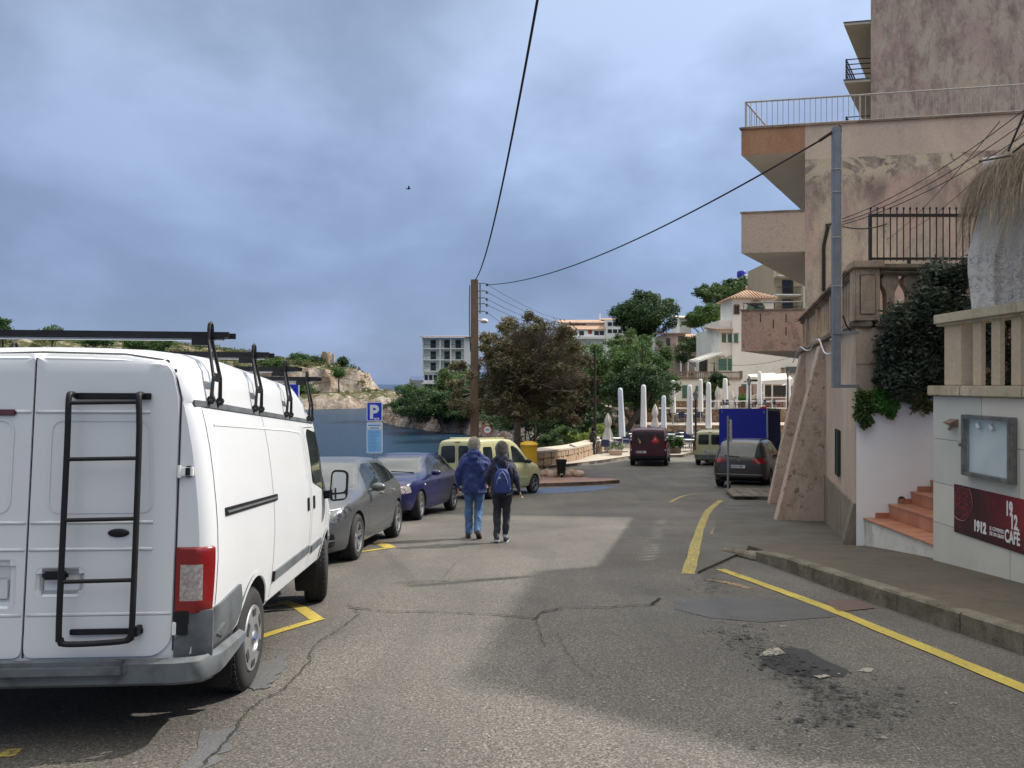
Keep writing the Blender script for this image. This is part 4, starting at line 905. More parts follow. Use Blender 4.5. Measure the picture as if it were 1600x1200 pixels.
for py in (34, 124, 214):
 z1 = zrel(py, 38.2); 
 q = MB(); q.prism([bp(-1.25, 0.02), bp(-0.004, 0.02), bp(-0.004, 10), bp(-1.25, 10)], z1-0.16, z1-0.03); bb_ = q.build('balcony', M['soffit_tan'], tb_, w=True)
 q = MB(); q.prism([bp(-1.28, -0.02), bp(-0.002, -0.02), bp(-0.002, 10), bp(-1.28, 10)], z1-0.028, z1); q.build('edge', M['iron'], bb_, w=True)
 for dz in (0.25, 0.5, 0.75, 1.0):
  a = bp(-1.15, 0.05); b = bp(-0.01, 0.05); c = bp(-1.15, 9)
  if py > 40: MB().tube([(b[0], b[1], z1+dz), (a[0], a[1], z1+dz), (c[0], c[1], z1+dz)], 0.035, 5).build('rail', M['iron'], bb_, w=True)
 a = bp(-1.15, 0.05)
 if py > 40: MB().tube([(a[0], a[1], z1), (a[0], a[1], z1+1.03)], 0.035, 5).build('post', M['iron'], bb_, w=True)
cb = thing('unseen_shade_building', 'plain rendered unseen building right of the frame, shaped to shade the road', 'building', (12, 12, 0))  # unseen block, its outline and height shaped to cast the near road shadow
MB().prism([(8.75, 9.75), (10.4, 8.3), (16, 7.4), (16, 14.5), (9.75, 14.5)], -1, 8.7).build('wall', M['stucco_band'], cb, w=True)
MB().prism([(8.75, 9.75), (10.4, 8.3), (16, 7.4), (16, 14.5), (9.75, 14.5)], 8.703, 8.85).build('roof', M['coping'], cb, w=True)
for y in (11.5, 13.2): MB().box((9.74+(y-14.5)*.21-.16, y-.1, 3.4), (9.74+(y-14.5)*.21-.01, y+.1, 5.6)).build('window', M['glass_dark'], cb, w=True)
                                                          # -- curtain and thatched parasol on the cafe terrace
tp = thing('thatched_parasol', 'dry straw parasol with long hanging fringe over the cafe terrace', 'parasol', (7.1, 8.7, 1.5))
apx = Vector((7.1, 8.7, CH+3.30)); q = MB()
MB().tube([(7.1, 8.7, WZ), (7.1, 8.7, CH+3.0)], 0.05, 8).build('pole', M['wood_post'], tp, w=True)
straw = leafmat('straw', [(0.09, 0.065, 0.045), (0.25, 0.19, 0.13), (0.38, 0.30, 0.21), (0.14, 0.11, 0.08)], 0.2)
V = []; F = []; Tn = []
rim_r = 1.62
for i in range(13000):
 th = random.random()*2*PI; r0 = random.uniform(0.05, 1.0)*rim_r
 if random.random() < 0.55: r0 = random.uniform(0.7, 1.0)*rim_r
 dz = lambda r: -0.82*(r/rim_r)**1.3
 L = random.uniform(0.22, 0.50)+(random.random()**5)*.6; n = 4; w_ = random.uniform(0.0016, 0.004); th2 = th+random.gauss(0, .13); base = len(V)
 tang = Vector((-math.sin(th), math.cos(th), 0)); lift = random.uniform(0, .07)
 for k in range(n+1):
  t_ = k/n; r = min(r0+L*t_*(0.9-0.42*t_), rim_r+0.18*t_); over = max(0, r0+L*t_-rim_r)
  z = apx.z+dz(min(r, rim_r))-over*1.05-0.02*random.random()+(0.03+lift)*(1-t_)
  c = Vector((apx.x+math.cos(th+(th2-th)*t_)*r, apx.y+math.sin(th+(th2-th)*t_)*r, z))
  V += [c-tang*w_, c+tang*w_]
 for k in range(n): F.append((base+2*k, base+2*k+1, base+2*k+3, base+2*k+2))
 Tn += [random.random()]*(2*n+2)
o_ = tp.location; me = bpy.data.meshes.new('thatch'); me.from_pydata([tuple(v-o_) for v in V], [], F); me.materials.append(straw)
at = me.attributes.new('tint', 'FLOAT_COLOR', 'POINT'); at.data.foreach_set('color', [x for t_ in Tn for x in (t_, t_, t_, 1)])
tag(place('straw_fringe', me, tp), kind='stuff')
q = MB(); q.lathe([(rim_r*.93, -0.80), (rim_r*0.66, -0.52), (rim_r*0.33, -0.24), (0.03, -0.06)], tuple(apx), 24, closed=False); q.build('thatch_core', mat('thatch_core', (0.16, 0.125, 0.09), 0.95, col2=(0.24, 0.19, 0.13), scale=30), tp, w=True)
ct = NT('lace'); v = ct.coords('World', (1, 1, 1))
wv = ct.n('ShaderNodeTexNoise', {'Vector': v, 'Scale': 6.0, 'Detail': 0.5, 'Distortion': 2.0}).outputs['Fac']
band = ct.ramp(wv, [(0.40, 0.0), (0.445, 1.0), (0.48, 0.0), (0.52, 0.0), (0.56, 1.0), (0.60, 0.0)])
zz = ct.n('ShaderNodeSeparateXYZ', {0: v}); lowz = ct.ramp(ct.n('ShaderNodeMapRange', {0: zz.outputs[2], 1: CH+1.9, 2: CH+1.2, 3: 0.0, 4: 1.0}).outputs[0], [(0.3, 0.35), (0.6, 0.9)])
ptn = ct.mix(1.0, band, lowz, 'MULTIPLY')
ct.set(Base_Color=ct.mix(ptn, (0.85, 0.84, 0.83), (0.25, 0.25, 0.25)), Roughness=0.8)
trl = ct.n('ShaderNodeBsdfTranslucent', {'Color': (0.72, 0.71, 0.69, 1)}); m1 = ct.n('ShaderNodeMixShader', {0: 0.35, 1: ct.b.outputs[0], 2: trl.outputs[0]}); ct.t.links.new(m1.outputs[0], ct.o.inputs['Surface'])
q = MB(); nu, nv = 70, 26; vs_ = []
for j in range(nv+1):
 t_ = j/nv; z = CH+2.75-1.90*t_
 for i in range(nu+1):
  u = i/nu; bulge = 0.12*math.sin(min(t_*1.2, 1)*PI*0.9)*math.exp(-((t_-0.75)/0.3)**2)
  x = 5.60+0.03*math.sin(t_*7)-bulge*1.0*(1-u)+u*(1.25+bulge)+(0.10*(1-t_) if u < .5 else 0); y = 9.30-0.25*u+0.055*math.sin(u*30+t_*1.5)*(0.6+0.5*t_)+0.03*math.sin(u*63+3*t_)-0.10*bulge*8
  vs_.append((x, y, z))
fs = [(j*(nu+1)+i, j*(nu+1)+i+1, (j+1)*(nu+1)+i+1, (j+1)*(nu+1)+i) for j in range(nv) for i in range(nu)]
q.add(vs_, fs); cu_ = q.build('lace_curtain', ct.mat, smooth=True, fix=False)
sd_ = cu_.modifiers.new('s', 'SOLIDIFY'); sd_.thickness = 0.004
tag(cu_, 'white patterned lace curtain hanging under the straw parasol', 'curtain')
                                                          # -- bushes over the white wall
bs = thing('oleander_bush', 'large dark leafy bush growing in front of the weathered balustrade', 'bush', (6.5, 11.9, 1.2))
blobs = []
for i in range(46):
 t_ = random.random(); cx = random.uniform(1390, 1520); cy = 592-(cx-1340)*1.05*random.uniform(0.2, 1.0)-random.uniform(0, 20)
 cy = max(cy, 425+random.uniform(0, 20)); y = random.uniform(11.5, 11.95); c = W(cx, cy, y)
 blobs.append((c.x, c.y, c.z, random.uniform(.16, .28), random.uniform(.16, .26), random.uniform(.16, .28)))
for i in range(46):
 cx, cy = random.choice(((random.uniform(1392, 1480), random.uniform(555, 600)), (random.uniform(1400, 1520), random.uniform(470, 590)), (random.uniform(1430, 1525), random.uniform(415, 500)), (random.uniform(1480, 1610), random.uniform(505, 610)))); c = W(cx, cy, random.uniform(11.45, 11.9)); blobs.append((c.x, c.y, c.z, .27, .2, .25))
leaf_part('foliage', bs, blobs, 52000, 0.042, M['leaf_bush'], aspect=2.2, shell=0.35)
q = MB()
for i in range(9):
 a = W(1440+i*6, 625, 11.8); b = W(1390+i*14, 480+random.uniform(-30, 60), 11.7); q.tube([a, a.lerp(b, .5)+Vector((.05, 0, .06)), b], [0.02, 0.013, 0.006], 5)
q.build('stems', M['trunk'], bs, w=True)
def hang(name, label, cx, cy, rx, ry, n, m, hgt=12):
 g = thing(name, label, 'plant', tuple(W(cx, cy, 11.7)))
 bl = []
 for i in range(hgt):
  a = random.uniform(-1, 1); b = random.uniform(-1, 1)
  if a*a+b*b > 1: a *= .6; b *= .6
  p = W(cx+a*rx, cy+b*ry, 11.70); bl.append((p.x, p.y, p.z, 0.085, 0.07, 0.085))
 leaf_part('foliage', g, bl, n, 0.032, m, aspect=2.4, shell=0.3, droop=0.4); return g
hang('hanging_plant', 'dark green plant hanging over the left end of the white wall', 1350, 640, 11, 30, 2600, M['leaf_pine_light'], 22)
hang('hanging_plant', 'bright green plant trailing over the middle of the white wall', 1386, 628, 20, 22, 3000, M['leaf_fresh'], 24)
hang('low_shrub', 'low grey leaved shrub at the foot of the dark bush', 1402, 590, 32, 22, 3600, M['leaf_bush'], 26)
hang('dry_creeper', 'dry brownish creeper trailing over the right end of the white wall', 1442, 628, 16, 18, 500, M['leaf_scrub'], 10)
                                                          # -- vehicles
def hermite(pts):
 xs = [p[0] for p in pts]; ys = [p[1] for p in pts]; n = len(xs)
 d = [(ys[i+1]-ys[i])/(xs[i+1]-xs[i]) for i in range(n-1)]; m = [d[0]]+[0 if d[i-1]*d[i] <= 0 else 2*d[i-1]*d[i]/(d[i-1]+d[i]) for i in range(1, n-1)]+[d[-1]]
 def f(x):
  if x <= xs[0]: return ys[0]
  if x >= xs[-1]: return ys[-1]
  i = max(j for j in range(n-1) if xs[j] <= x); h = xs[i+1]-xs[i]; t = (x-xs[i])/h
  return (2*t**3-3*t*t+1)*ys[i]+(t**3-2*t*t+t)*h*m[i]+(-2*t**3+3*t*t)*ys[i+1]+(t**3-t*t)*h*m[i+1]
 return f
def carpaint(name, col, metal=0.0, rough=0.35, dust=0.25):
 t = NT(name); v = t.coords('Object')
 d = t.ramp(t.noise(v, 2.5, 7, 0.7, 0.3), [(0.45, 0.0), (0.75, dust)])
 c = t.mix(d, col, tuple(0.6*x+0.06 for x in col)); t.set(Base_Color=c, Metallic=metal, Roughness=rough, Coat_Weight=0.45, Coat_Roughness=0.06); return t.mat
M['tyre'] = mat('tyre_rubber', (0.018, 0.018, 0.019), 0.85, col2=(0.03, 0.029, 0.028), scale=6)
M['rim'] = mat('alloy', (0.42, 0.43, 0.45), 0.35, 0.7, col2=(0.32, 0.33, 0.34), scale=7)
M['rim_dark'] = mat('brake_dark', (0.03, 0.03, 0.032), 0.7)
M['blackplastic'] = mat('black_plastic', (0.006, 0.006, 0.008), 0.5, col2=(0.011, 0.011, 0.013), scale=9, spec=.35)
M['greyplastic'] = mat('grey_bumper_plastic', (0.085, 0.098, 0.11), 0.6, col2=(0.125, 0.14, 0.15), scale=3.5, dirt=(0.055, 0.058, 0.06), dscale=5)
M['seam'] = mat('seam_dark', (0.03, 0.03, 0.032), 0.9)
M['headlight'] = mat('headlight_glass', (0.22, 0.25, 0.28), 0.08, 0.6, col2=(0.05, 0.055, 0.06), scale=14, coat=1)
M['taillight'] = mat('taillight_red', (0.20, 0.008, 0.010), 0.2, col2=(0.20, 0.005, 0.006), scale=18, coat=.3)
M['lens_clear'] = mat('clear_lens', (0.48, 0.44, 0.42), 0.15, 0.2, col2=(0.25, 0.2, 0.2), scale=45, coat=1)
M['plate'] = mat('number_plate', (0.62, 0.63, 0.64), 0.4)
M['plate_blue'] = mat('plate_blue', (0.03, 0.06, 0.30), 0.4)
t = NT('car_glass'); v = t.coords('Object')
t.set(Base_Color=t.mix(t.ramp(t.noise(v, 1.8, 3), [(0.4, 0.0), (0.6, 1.0)]), (0.012, 0.016, 0.018), (0.03, 0.038, 0.04)), Roughness=0.05); t.b.inputs['Specular IOR Level'].default_value = 0.3
M['carglass'] = t.mat
M['windscreen'] = mat('windscreen_glass', (0.045, 0.055, 0.058), 0.05, 0.0, col2=(0.08, 0.092, 0.092), scale=1.5, coat=.4)
DIRS = {'R': Vector((0, 1, 0)), 'L': Vector((0, -1, 0)), 'B': Vector((1, 0, 0)), 'F': Vector((-1, 0, 0)), 'T': Vector((0, 0, -1))}
def smooth3(pts, n):
 out = []
 for i in range(len(pts)-1):
  p0, p1, p2, p3 = pts[max(0, i-1)], pts[i], pts[i+1], pts[min(len(pts)-1, i+2)]
  for k in range(n):
   t = k/n; out.append(0.5*((2*p1)+(p2-p0)*t+(2*p0-5*p1+4*p2-p3)*t*t+(-p0+3*p1-3*p2+p3)*t**3))
 return out+[pts[-1]]
class Proj:
 """lays outlines on a body surface: sides take (x,z), back and front take (y,z), top takes (x,y)"""
 def __init__(s, ob):
  bm = bmesh.new(); bm.from_mesh(ob.data); bmesh.ops.triangulate(bm, faces=bm.faces); s.t = BVHTree.FromBMesh(bm); bm.free()
 def start(s, side, a, b):
  if side in 'RL': return Vector((a, -5 if side == 'R' else 5, b))
  if side in 'BF': return Vector((-8 if side == 'B' else 8, a, b))
  return Vector((a, b, 6))
 def hit(s, side, a, b, off=0.0):
  o = s.start(side, a, b); h, nrm, i, d = s.t.ray_cast(o, DIRS[side])
  if h is None:
   h, nrm, i, d = s.t.find_nearest(o+DIRS[side]*(3.9 if side in 'RL' else 5.6))
   if side in 'RL': h = Vector((a, h.y, b))
   elif side in 'BF': h = Vector((h.x, a, b))
  return h-DIRS[side]*off
 def patch(s, name, side, poly, m, parent, off=0.004, grid=0.07, skirt=None, smooth=True):
  bm = bmesh.new(); bm.faces.new([bm.verts.new((p[0], p[1], 0)) for p in poly])
  for ax in (0, 1):
   lo = min(p[ax] for p in poly); hi = max(p[ax] for p in poly); n = int((hi-lo)/grid); no = (1, 0, 0) if ax == 0 else (0, 1, 0)
   for i in range(1, n+1):
    c = lo+(hi-lo)*i/(n+1); bmesh.ops.bisect_plane(bm, geom=bm.verts[:]+bm.edges[:]+bm.faces[:], plane_co=(c, 0, 0) if ax == 0 else (0, c, 0), plane_no=no)
  for v in bm.verts: v.co = s.hit(side, v.co.x, v.co.y, off)
  sk = skirt if skirt is not None else off+0.004
  be = [e for e in bm.edges if e.is_boundary]; r = bmesh.ops.extrude_edge_only(bm, edges=be)
  for g in r['geom']:
   if isinstance(g, bmesh.types.BMVert): g.co += DIRS[side]*sk
  bmesh.ops.triangulate(bm, faces=bm.faces[:]); bmesh.ops.recalc_face_normals(bm, faces=bm.faces)
  if sum(f.normal.dot(DIRS[side])*f.calc_area() for f in bm.faces) > 0: bmesh.ops.reverse_faces(bm, faces=bm.faces)
  me = bpy.data.meshes.new(name); bm.to_mesh(me); bm.free(); me.materials.append(m)
  if smooth: me.polygons.foreach_set('use_smooth', [True]*len(me.polygons)); me.set_sharp_from_angle(angle=R(40))
  return place(name, me, parent)
 def seam(s, name, side, pts, w, m, parent, off=0.002, closed=False, step=0.06):
  if closed: pts = pts+[pts[0]]
  P = []
  for a, b in zip(pts, pts[1:]):
   n = max(1, int(math.hypot(b[0]-a[0], b[1]-a[1])/step)); P += [(a[0]+(b[0]-a[0])*i/n, a[1]+(b[1]-a[1])*i/n) for i in range(n)]
  P.append(pts[-1]); V = []; 
  for i, p in enumerate(P):
   a = Vector(P[max(0, i-1)]); b = Vector(P[min(len(P)-1, i+1)]); d = (b-a); d = d.normalized() if d.length > 1e-6 else Vector((1, 0)); nn = Vector((-d.y, d.x))*w/2
   V += [s.hit(side, p[0]+nn.x, p[1]+nn.y, off), s.hit(side, p[0]-nn.x, p[1]-nn.y, off)]
  t = MB(); t.add(V, [(2*i, 2*i+1, 2*i+3, 2*i+2) for i in range(len(P)-1)]); return t.build(name, m, parent, fix=False)
def rp(pts, r=0.03, n=4):
 """round the corners of an outline"""
 out = []; k = len(pts)
 for i in range(k):
  p, a, b = Vector(pts[i]), Vector(pts[i-1]), Vector(pts[(i+1) % k]); da = (a-p); db = (b-p); rr = min(r, da.length*.45, db.length*.45)
  A_, B_ = p+da.normalized()*rr, p+db.normalized()*rr
  for j in range(n+1): t = j/n; out.append(tuple(A_.lerp(p, t).lerp(p.lerp(B_, t), t)))
 return out
def loft_body(name, stations, ringfn, m, parent, wheels, wr, hw, arch=None, angle=28):
 rings = []
 for x in stations:
  h = ringfn(x); rings.append([(x, y, z) for y, z in h]+[(x, -y, z) for y, z in h[::-1] if y > 1e-6 or False])
 n = min(len(r) for r in rings)
 rings = [r[:n] for r in rings]
 t = MB(); t.loft(rings); ob = t.build(name, [m, M['rim_dark']], parent, smooth=True)
 for wx in wheels:
  for s in (-1, 1):
   c = MB(); yc = s*(hw-0.02); c.lathe([(arch or wr+0.055, -0.26), (arch or wr+0.055, 0.30)], (wx, yc, wr), 40, axis='y'); c.m = [1]*len(c.f)
   co = c.build('cutter', [m, M['rim_dark']]); md = ob.modifiers.new('b', 'BOOLEAN'); md.operation = 'DIFFERENCE'; md.object = co; md.solver = 'EXACT'
   p = ob.parent; loc = p.matrix_world.copy() if p else None
   ob.parent = None; apply_mods(ob); ob.parent = p; bpy.data.objects.remove(co)
 ob.data.polygons.foreach_set('use_smooth', [True]*len(ob.data.polygons)); ob.data.set_sharp_from_angle(angle=R(angle)); ob.data.update()
 return ob
def wheel(parent, x, y, r, w, style='spoke', steer=0.0, n_sp=5, side=-1):
 """side -1: outer face towards -y. The wheel is the barrel, with tyre, rim or hubcap as sub-parts"""
 rim_r = r*0.66; hw = w/2
 t = MB(); t.lathe([(0.02, -hw*0.25), (rim_r*.98, -hw*0.25), (rim_r*0.98, hw*0.8), (0.02, hw*0.8)], (0, 0, 0), 28, axis='y')
 wb = t.build('wheel', M['rim_dark'], parent, smooth=True, angle=30); wb.location = (x, y, r); wb.rotation_euler = (0, 0, steer+(PI if side > 0 else 0))
 t = MB(); t.lathe([(rim_r*0.99, hw*0.88), (rim_r*1.03, hw), (r*0.86, hw*1.08), (r*0.955, hw*0.93), (r*0.995, hw*0.72), (r, hw*.3), (r, -hw*.3), (r*0.995, -hw*0.72), (r*0.955, -hw*0.93), (r*0.86, -hw*1.08), (rim_r*1.03, -hw), (rim_r*0.99, -hw*0.88)], (0, 0, 0), 40, axis='y', closed=False)
 for k in range(40):   # tread blocks
  for q, off_ in ((-0.62, 0), (-.3, .5), (.3, 0), (0.62, .5)):
   a = 2*PI*(k+off_)/40; c, s_ = math.cos(a), math.sin(a); rr = r+0.002
   Mx = Matrix.Translation((c*rr, q*hw, s_*rr)) @ Matrix.Rotation(-a, 4, 'Y'); t.cbox((0, 0, 0), (0.008, hw*0.24, 0.034), 0, Mx)
 ty = t.build('tyre', M['tyre'], wb, smooth=True, angle=35)
 t = MB()
 if style == 'cap':
  t.lathe([(rim_r*1.0, -hw*0.92), (rim_r*0.97, -hw*1.06), (rim_r*0.80, -hw*1.04), (rim_r*0.42, -hw*1.16), (rim_r*0.36, -hw*1.02), (rim_r*0.22, -hw*1.04), (rim_r*0.20, -hw*1.16), (0.004, -hw*1.19)], (0, 0, 0), 40, axis='y', closed=False)
  cap = t.build('hubcap', M['rim'], wb, smooth=True, angle=35)
  t = MB()
  for k in range(6):
   a = 2*PI*(k+.5)/6; c, s_ = math.cos(a), math.sin(a); Mx = Matrix.Translation((c*rim_r*0.76, -hw*1.045, s_*rim_r*0.76)) @ Matrix.Rotation(-a, 4, 'Y')
   t = MB(); t.cbox((0, 0, 0), (0.045, 0.012, 0.075), 0, Mx); t.build('hubcap_slot', M['rim_dark'], wb)
 else:
  t.lathe([(rim_r*1.0, -hw*0.86), (rim_r*1.0, -hw*0.99), (rim_r*0.94, -hw*0.99), (rim_r*0.90, -hw*0.5)], (0, 0, 0), 36, axis='y', closed=False)
  t.lathe([(0.002, -hw*0.72), (rim_r*0.16, -hw*0.72), (rim_r*0.22, -hw*0.5), (rim_r*0.22, 0)], (0, 0, 0), 20, axis='y', closed=False)
  for k in range(n_sp):
   for dd in ((-0.13, 0.13) if style == 'twin' else (0,)):
    a = 2*PI*k/n_sp+dd+0.3; c, s_ = math.cos(a), math.sin(a); ww = rim_r*(0.075 if style == 'twin' else 0.15)
    p = lambda rr, o, yy: (c*rr-s_*o, yy, s_*rr+c*o)
    r0, r1 = rim_r*0.15, rim_r*0.95
    t.add([p(r0, -ww, -hw*.70), p(r0, ww, -hw*.70), p(r1, ww*.9, -hw*.92), p(r1, -ww*.9, -hw*.92), p(r0, -ww, -hw*.4), p(r0, ww, -hw*.4), p(r1, ww*.9, -hw*.62), p(r1, -ww*.9, -hw*.62)], [(0,1,2,3),(7,6,5,4),(0,4,5,1),(1,5,6,2),(2,6,7,3),(3,7,4,0)])
  t.build('rim', M['rim'], wb, smooth=True, angle=30)
 return wb
def plate(parent, pj, side, y, z, txt, w=0.52, h=0.11, lean=0):
 """Spanish plate: white with blue strip"""
 p = pj.hit(side, y, z, 0.012); d = 1 if side == 'B' else -1
 Mx = Matrix.Translation(p) @ (Matrix(((0, 0, -1, 0), (-1, 0, 0, 0), (0, 1, 0, 0), (0, 0, 0, 1))) if side == 'B' else Matrix(((0, 0, 1, 0), (1, 0, 0, 0), (0, 1, 0, 0), (0, 0, 0, 1))))
 t = MB(); t.cbox((0, 0, 0), (w, h, 0.012), 0, Mx); pl = t.build('number_plate', M['plate'], parent, bevel=0.002)
 t = MB(); t.cbox((-w/2+0.025, 0, 0.0075), (0.042, h*0.9, 0.002), 0, Mx); t.build('plate_strip', M['plate_blue'], pl)
 if txt: text_obj('plate_lettering', txt, M['blackplastic'], pl, Mx @ Matrix.Translation((-w/2+0.062, -h*0.32, 0.0068)), h*0.92, 0.0006, sx=0.86, bold=0.001)
 return pl
  # -- white high roofed van (near left)
vloc = (-2.815, 6.52); van = thing('white_van', 'white high roofed panel van with black rear ladder and roof racks', 'van', (vloc[0], vloc[1], G(vloc[1])), rot=frame_from(-4.3, at=vloc))
VB = [(0, .40), (.35, .40), (.70, .40), (.88, .42), (.945, .48), (.968, .62), (.980, .80), (.985, .98), (.978, 1.14), (.965, 1.28), (.945, 1.44), (.920, 1.60), (.890, 1.74), (.865, 1.835), (.857, 1.852), (.862, 1.868), (.84, 1.95), (.82, 2.03), (.78, 2.085), (.70, 2.115), (.5, 2.135), (.25, 2.143), (0, 2.146)]
vzt = hermite([(-2.44, 2.10), (-2.36, 2.155), (-2.2, 2.19), (-1.5, 2.225), (0.4, 2.225), (0.75, 2.15), (0.98, 2.01), (1.12, 1.87), (1.5, 1.60), (1.95, 1.25), (2.15, 1.12), (2.32, 0.98), (2.39, 0.80)])
vin = hermite([(-2.44, 0.075), (-2.42, 0.045), (-2.38, 0.02), (-2.30, 0.004), (-2.2, 0), (1.3, 0), (1.9, 0.05), (2.2, 0.14), (2.39, 0.30)])
def vring(x):
 zt = vzt(x); ins = vin(x); out = []
 for y, z in VB:
  if zt >= 1.868: z2 = z if z <= 1.868 else 1.868+(z-1.868)*(zt-1.868)/(2.146-1.868)
  else:
   b = 1.14; z2 = z if z <= 0.8 else 0.8+(z-0.8)*(zt-0.8)/(2.146-0.8) if zt > 0.8 else min(z, zt)
  y2 = y*(0.985-ins)/0.985
  out.append((y2, z2))
 return out
st_ = [-2.44, -2.43, -2.41, -2.38, -2.34, -2.28, -2.2]+[-2.0+0.2*i for i in range(12)]+[0.35, 0.5, 0.62, 0.72, 0.82, 0.9, 0.97, 1.04, 1.12, 1.2, 1.35, 1.5, 1.65, 1.8, 1.95, 2.05, 2.15, 2.25, 2.33, 2.39]
vp_ = carpaint('van_white', (0.64, 0.66, 0.68), 0.0, 0.42, 0.12)
vbody = loft_body('body', st_, vring, vp_, van, (-1.465, 1.465), 0.328, 0.985, arch=0.405)
pj = Proj(vbody)
door = vp_
def vp(name, side, pts, m, r=0.03, parent=van, **k): return pj.patch(name, side, rp(pts, r), m, parent, **k)
for sgn, nm in ((1, 'rear_door'), (-1, 'rear_door')):
 pts_ = [(sgn*0.006, 0.475), (sgn*0.70, 0.475), (sgn*0.775, 0.55), (sgn*0.775, 1.86), (sgn*0.735, 2.03), (sgn*0.68, 2.085), (sgn*0.45, 2.12), (sgn*0.006, 2.128)]
 d = vp(nm, 'B', pts_, vp_, 0.05, off=0.012, skirt=0.016, grid=0.06)
 def dp(y, z, o): return pj.hit('B', y, z, 0.012+o)
 for z0_, z1_, yy in ((1.192, 1.198, 0.66), (1.047, 1.053, 0.66), (1.797, 1.803, 0.62), (0.70, 0.703, 0.77)):
  prof_ = [(0.0, -0.010), (0.006, -0.004), (0.006, 0.004), (0.0, 0.010)]
  n = 8; rings = []
  for i in range(n+1):
   y = sgn*(0.012+(yy-0.012)*i/n); rings.append([dp(y, (z0_+z1_)/2+dz, o*(0.35 if z0_ < .8 else 1.0)) for o, dz in prof_])
  MB().loft(rings).build('pressed_rib', vp_, d, smooth=True)
 fr_ = rp([(sgn*0.10, 1.25), (sgn*0.655, 1.25), (sgn*0.625, 1.755), (sgn*0.10, 1.755)], 0.07)
 pj.seam('pressing_edge', 'B', fr_, 0.010, vp_, d, off=0.0165, closed=True)
 zc0, zc1 = (0.795, 0.955) if sgn < 0 else (0.735, 1.0); y0_, y1_ = (0.05, 0.31) if sgn < 0 else (0.05, 0.66)
 rc = rp([(sgn*y0_, zc0), (sgn*y1_, zc0), (sgn*y1_, zc1), (sgn*y0_, zc1)], 0.04)
 inn = rp([(sgn*(y0_+.03), zc0+.025), (sgn*(y1_-.03), zc0+.025), (sgn*(y1_-.03), zc1-.025), (sgn*(y0_+.03), zc1-.025)], 0.03)
 V = [dp(a, b, 0.0015) for a, b in rc]+[dp(a, b, -0.028) for a, b in inn]; n = len(rc)
 cut = MB(); p0 = dp(sgn*(y0_+y1_)/2, (zc0+zc1)/2, 0)
 cy0, cy1 = sorted((sgn*y0_, sgn*y1_)); cut.box((p0.x-0.05, cy0+.004, zc0+.004), (p0.x+0.045, cy1-.004, zc1-.004)); co = cut.build('cutter', vp_, None, bevel=0.03)
 for tgt in (d, vbody):
  md = tgt.modifiers.new('b', 'BOOLEAN'); md.operation = 'DIFFERENCE'; md.object = co; md.solver = 'EXACT'; pp = tgt.parent; tgt.parent = None; apply_mods(tgt); tgt.parent = pp
 bpy.data.objects.remove(co)
 rcb = MB(); rcb.add(V, [(i, (i+1) % n, (i+1) % n+n, i+n) for i in range(n)]+[tuple(range(n, 2*n))]); rcb.build('recess', vp_, d, smooth=True, angle=60)
 if sgn < 0:
  p = dp(-0.165, 0.985, 0.0); hb = MB(); hb.cbox((p.x-0.006, -0.158, 0.912), (0.03, 0.135, 0.045)); hb.build('handle', M['blackplastic'], d, bevel=0.012)
  p = dp(-0.43, 1.135, 0.0); hb = MB(); hb.ell((p.x-0.004, -0.478, 1.137), (0.012, 0.058, 0.024), 20, 8); hb.build('badge', M['blackplastic'], d, smooth=True)
 else:
  p = dp(0.35, 0.97, -0.018); hb = MB(); hb.cbox((p.x, 0.355, 0.84), (0.008, 0.52, 0.11)); hb.build('number_plate', mat('faded_plate', (0.56, 0.60, 0.62), 0.5, col2=(0.46, 0.5, 0.5), scale=8), d, bevel=0.004)
  p = dp(0.12, 1.79, 0.0); hb = MB(); hb.cbox((p.x-0.006, 0.165, 1.795), (0.02, 0.155, 0.034)); hb.build('brake_light', mat('dark_red_lens', (0.09, 0.006, 0.008), 0.2, coat=1), d, bevel=0.008)
for y_ in (-0.385,):
 pass
pj.seam('door_gap', 'B', [(0, 0.475), (0, 2.10)], 0.010, M['seam'], van, off=0.003)
pj.seam('door_gap', 'B', [(-0.783, 0.50), (-0.783, 1.88), (-0.745, 2.04), (-0.69, 2.095), (-.45, 2.131), (0, 2.139), (0.66, 2.11)], 0.010, M['seam'], van, off=0.003)
for z_ in (1.47, 0.62):
 p = pj.hit('B', -0.80, z_, 0.006); h_ = MB(); h_.tube([(p.x-0.012, -0.792, z_-0.035), (p.x-0.012, -0.792, z_+0.035)], 0.013, 8); h_.cbox((p.x-0.004, -0.83, z_), (0.02, 0.07, 0.05)); h_.build('hinge', M['white_plain'], van, bevel=0.004)
 h_ = MB(); h_.cbox((p.x-0.0, -0.838, z_), (0.035, 0.045, 0.062)); h_.build('hinge_pad', M['blackplastic'], van, bevel=0.01)
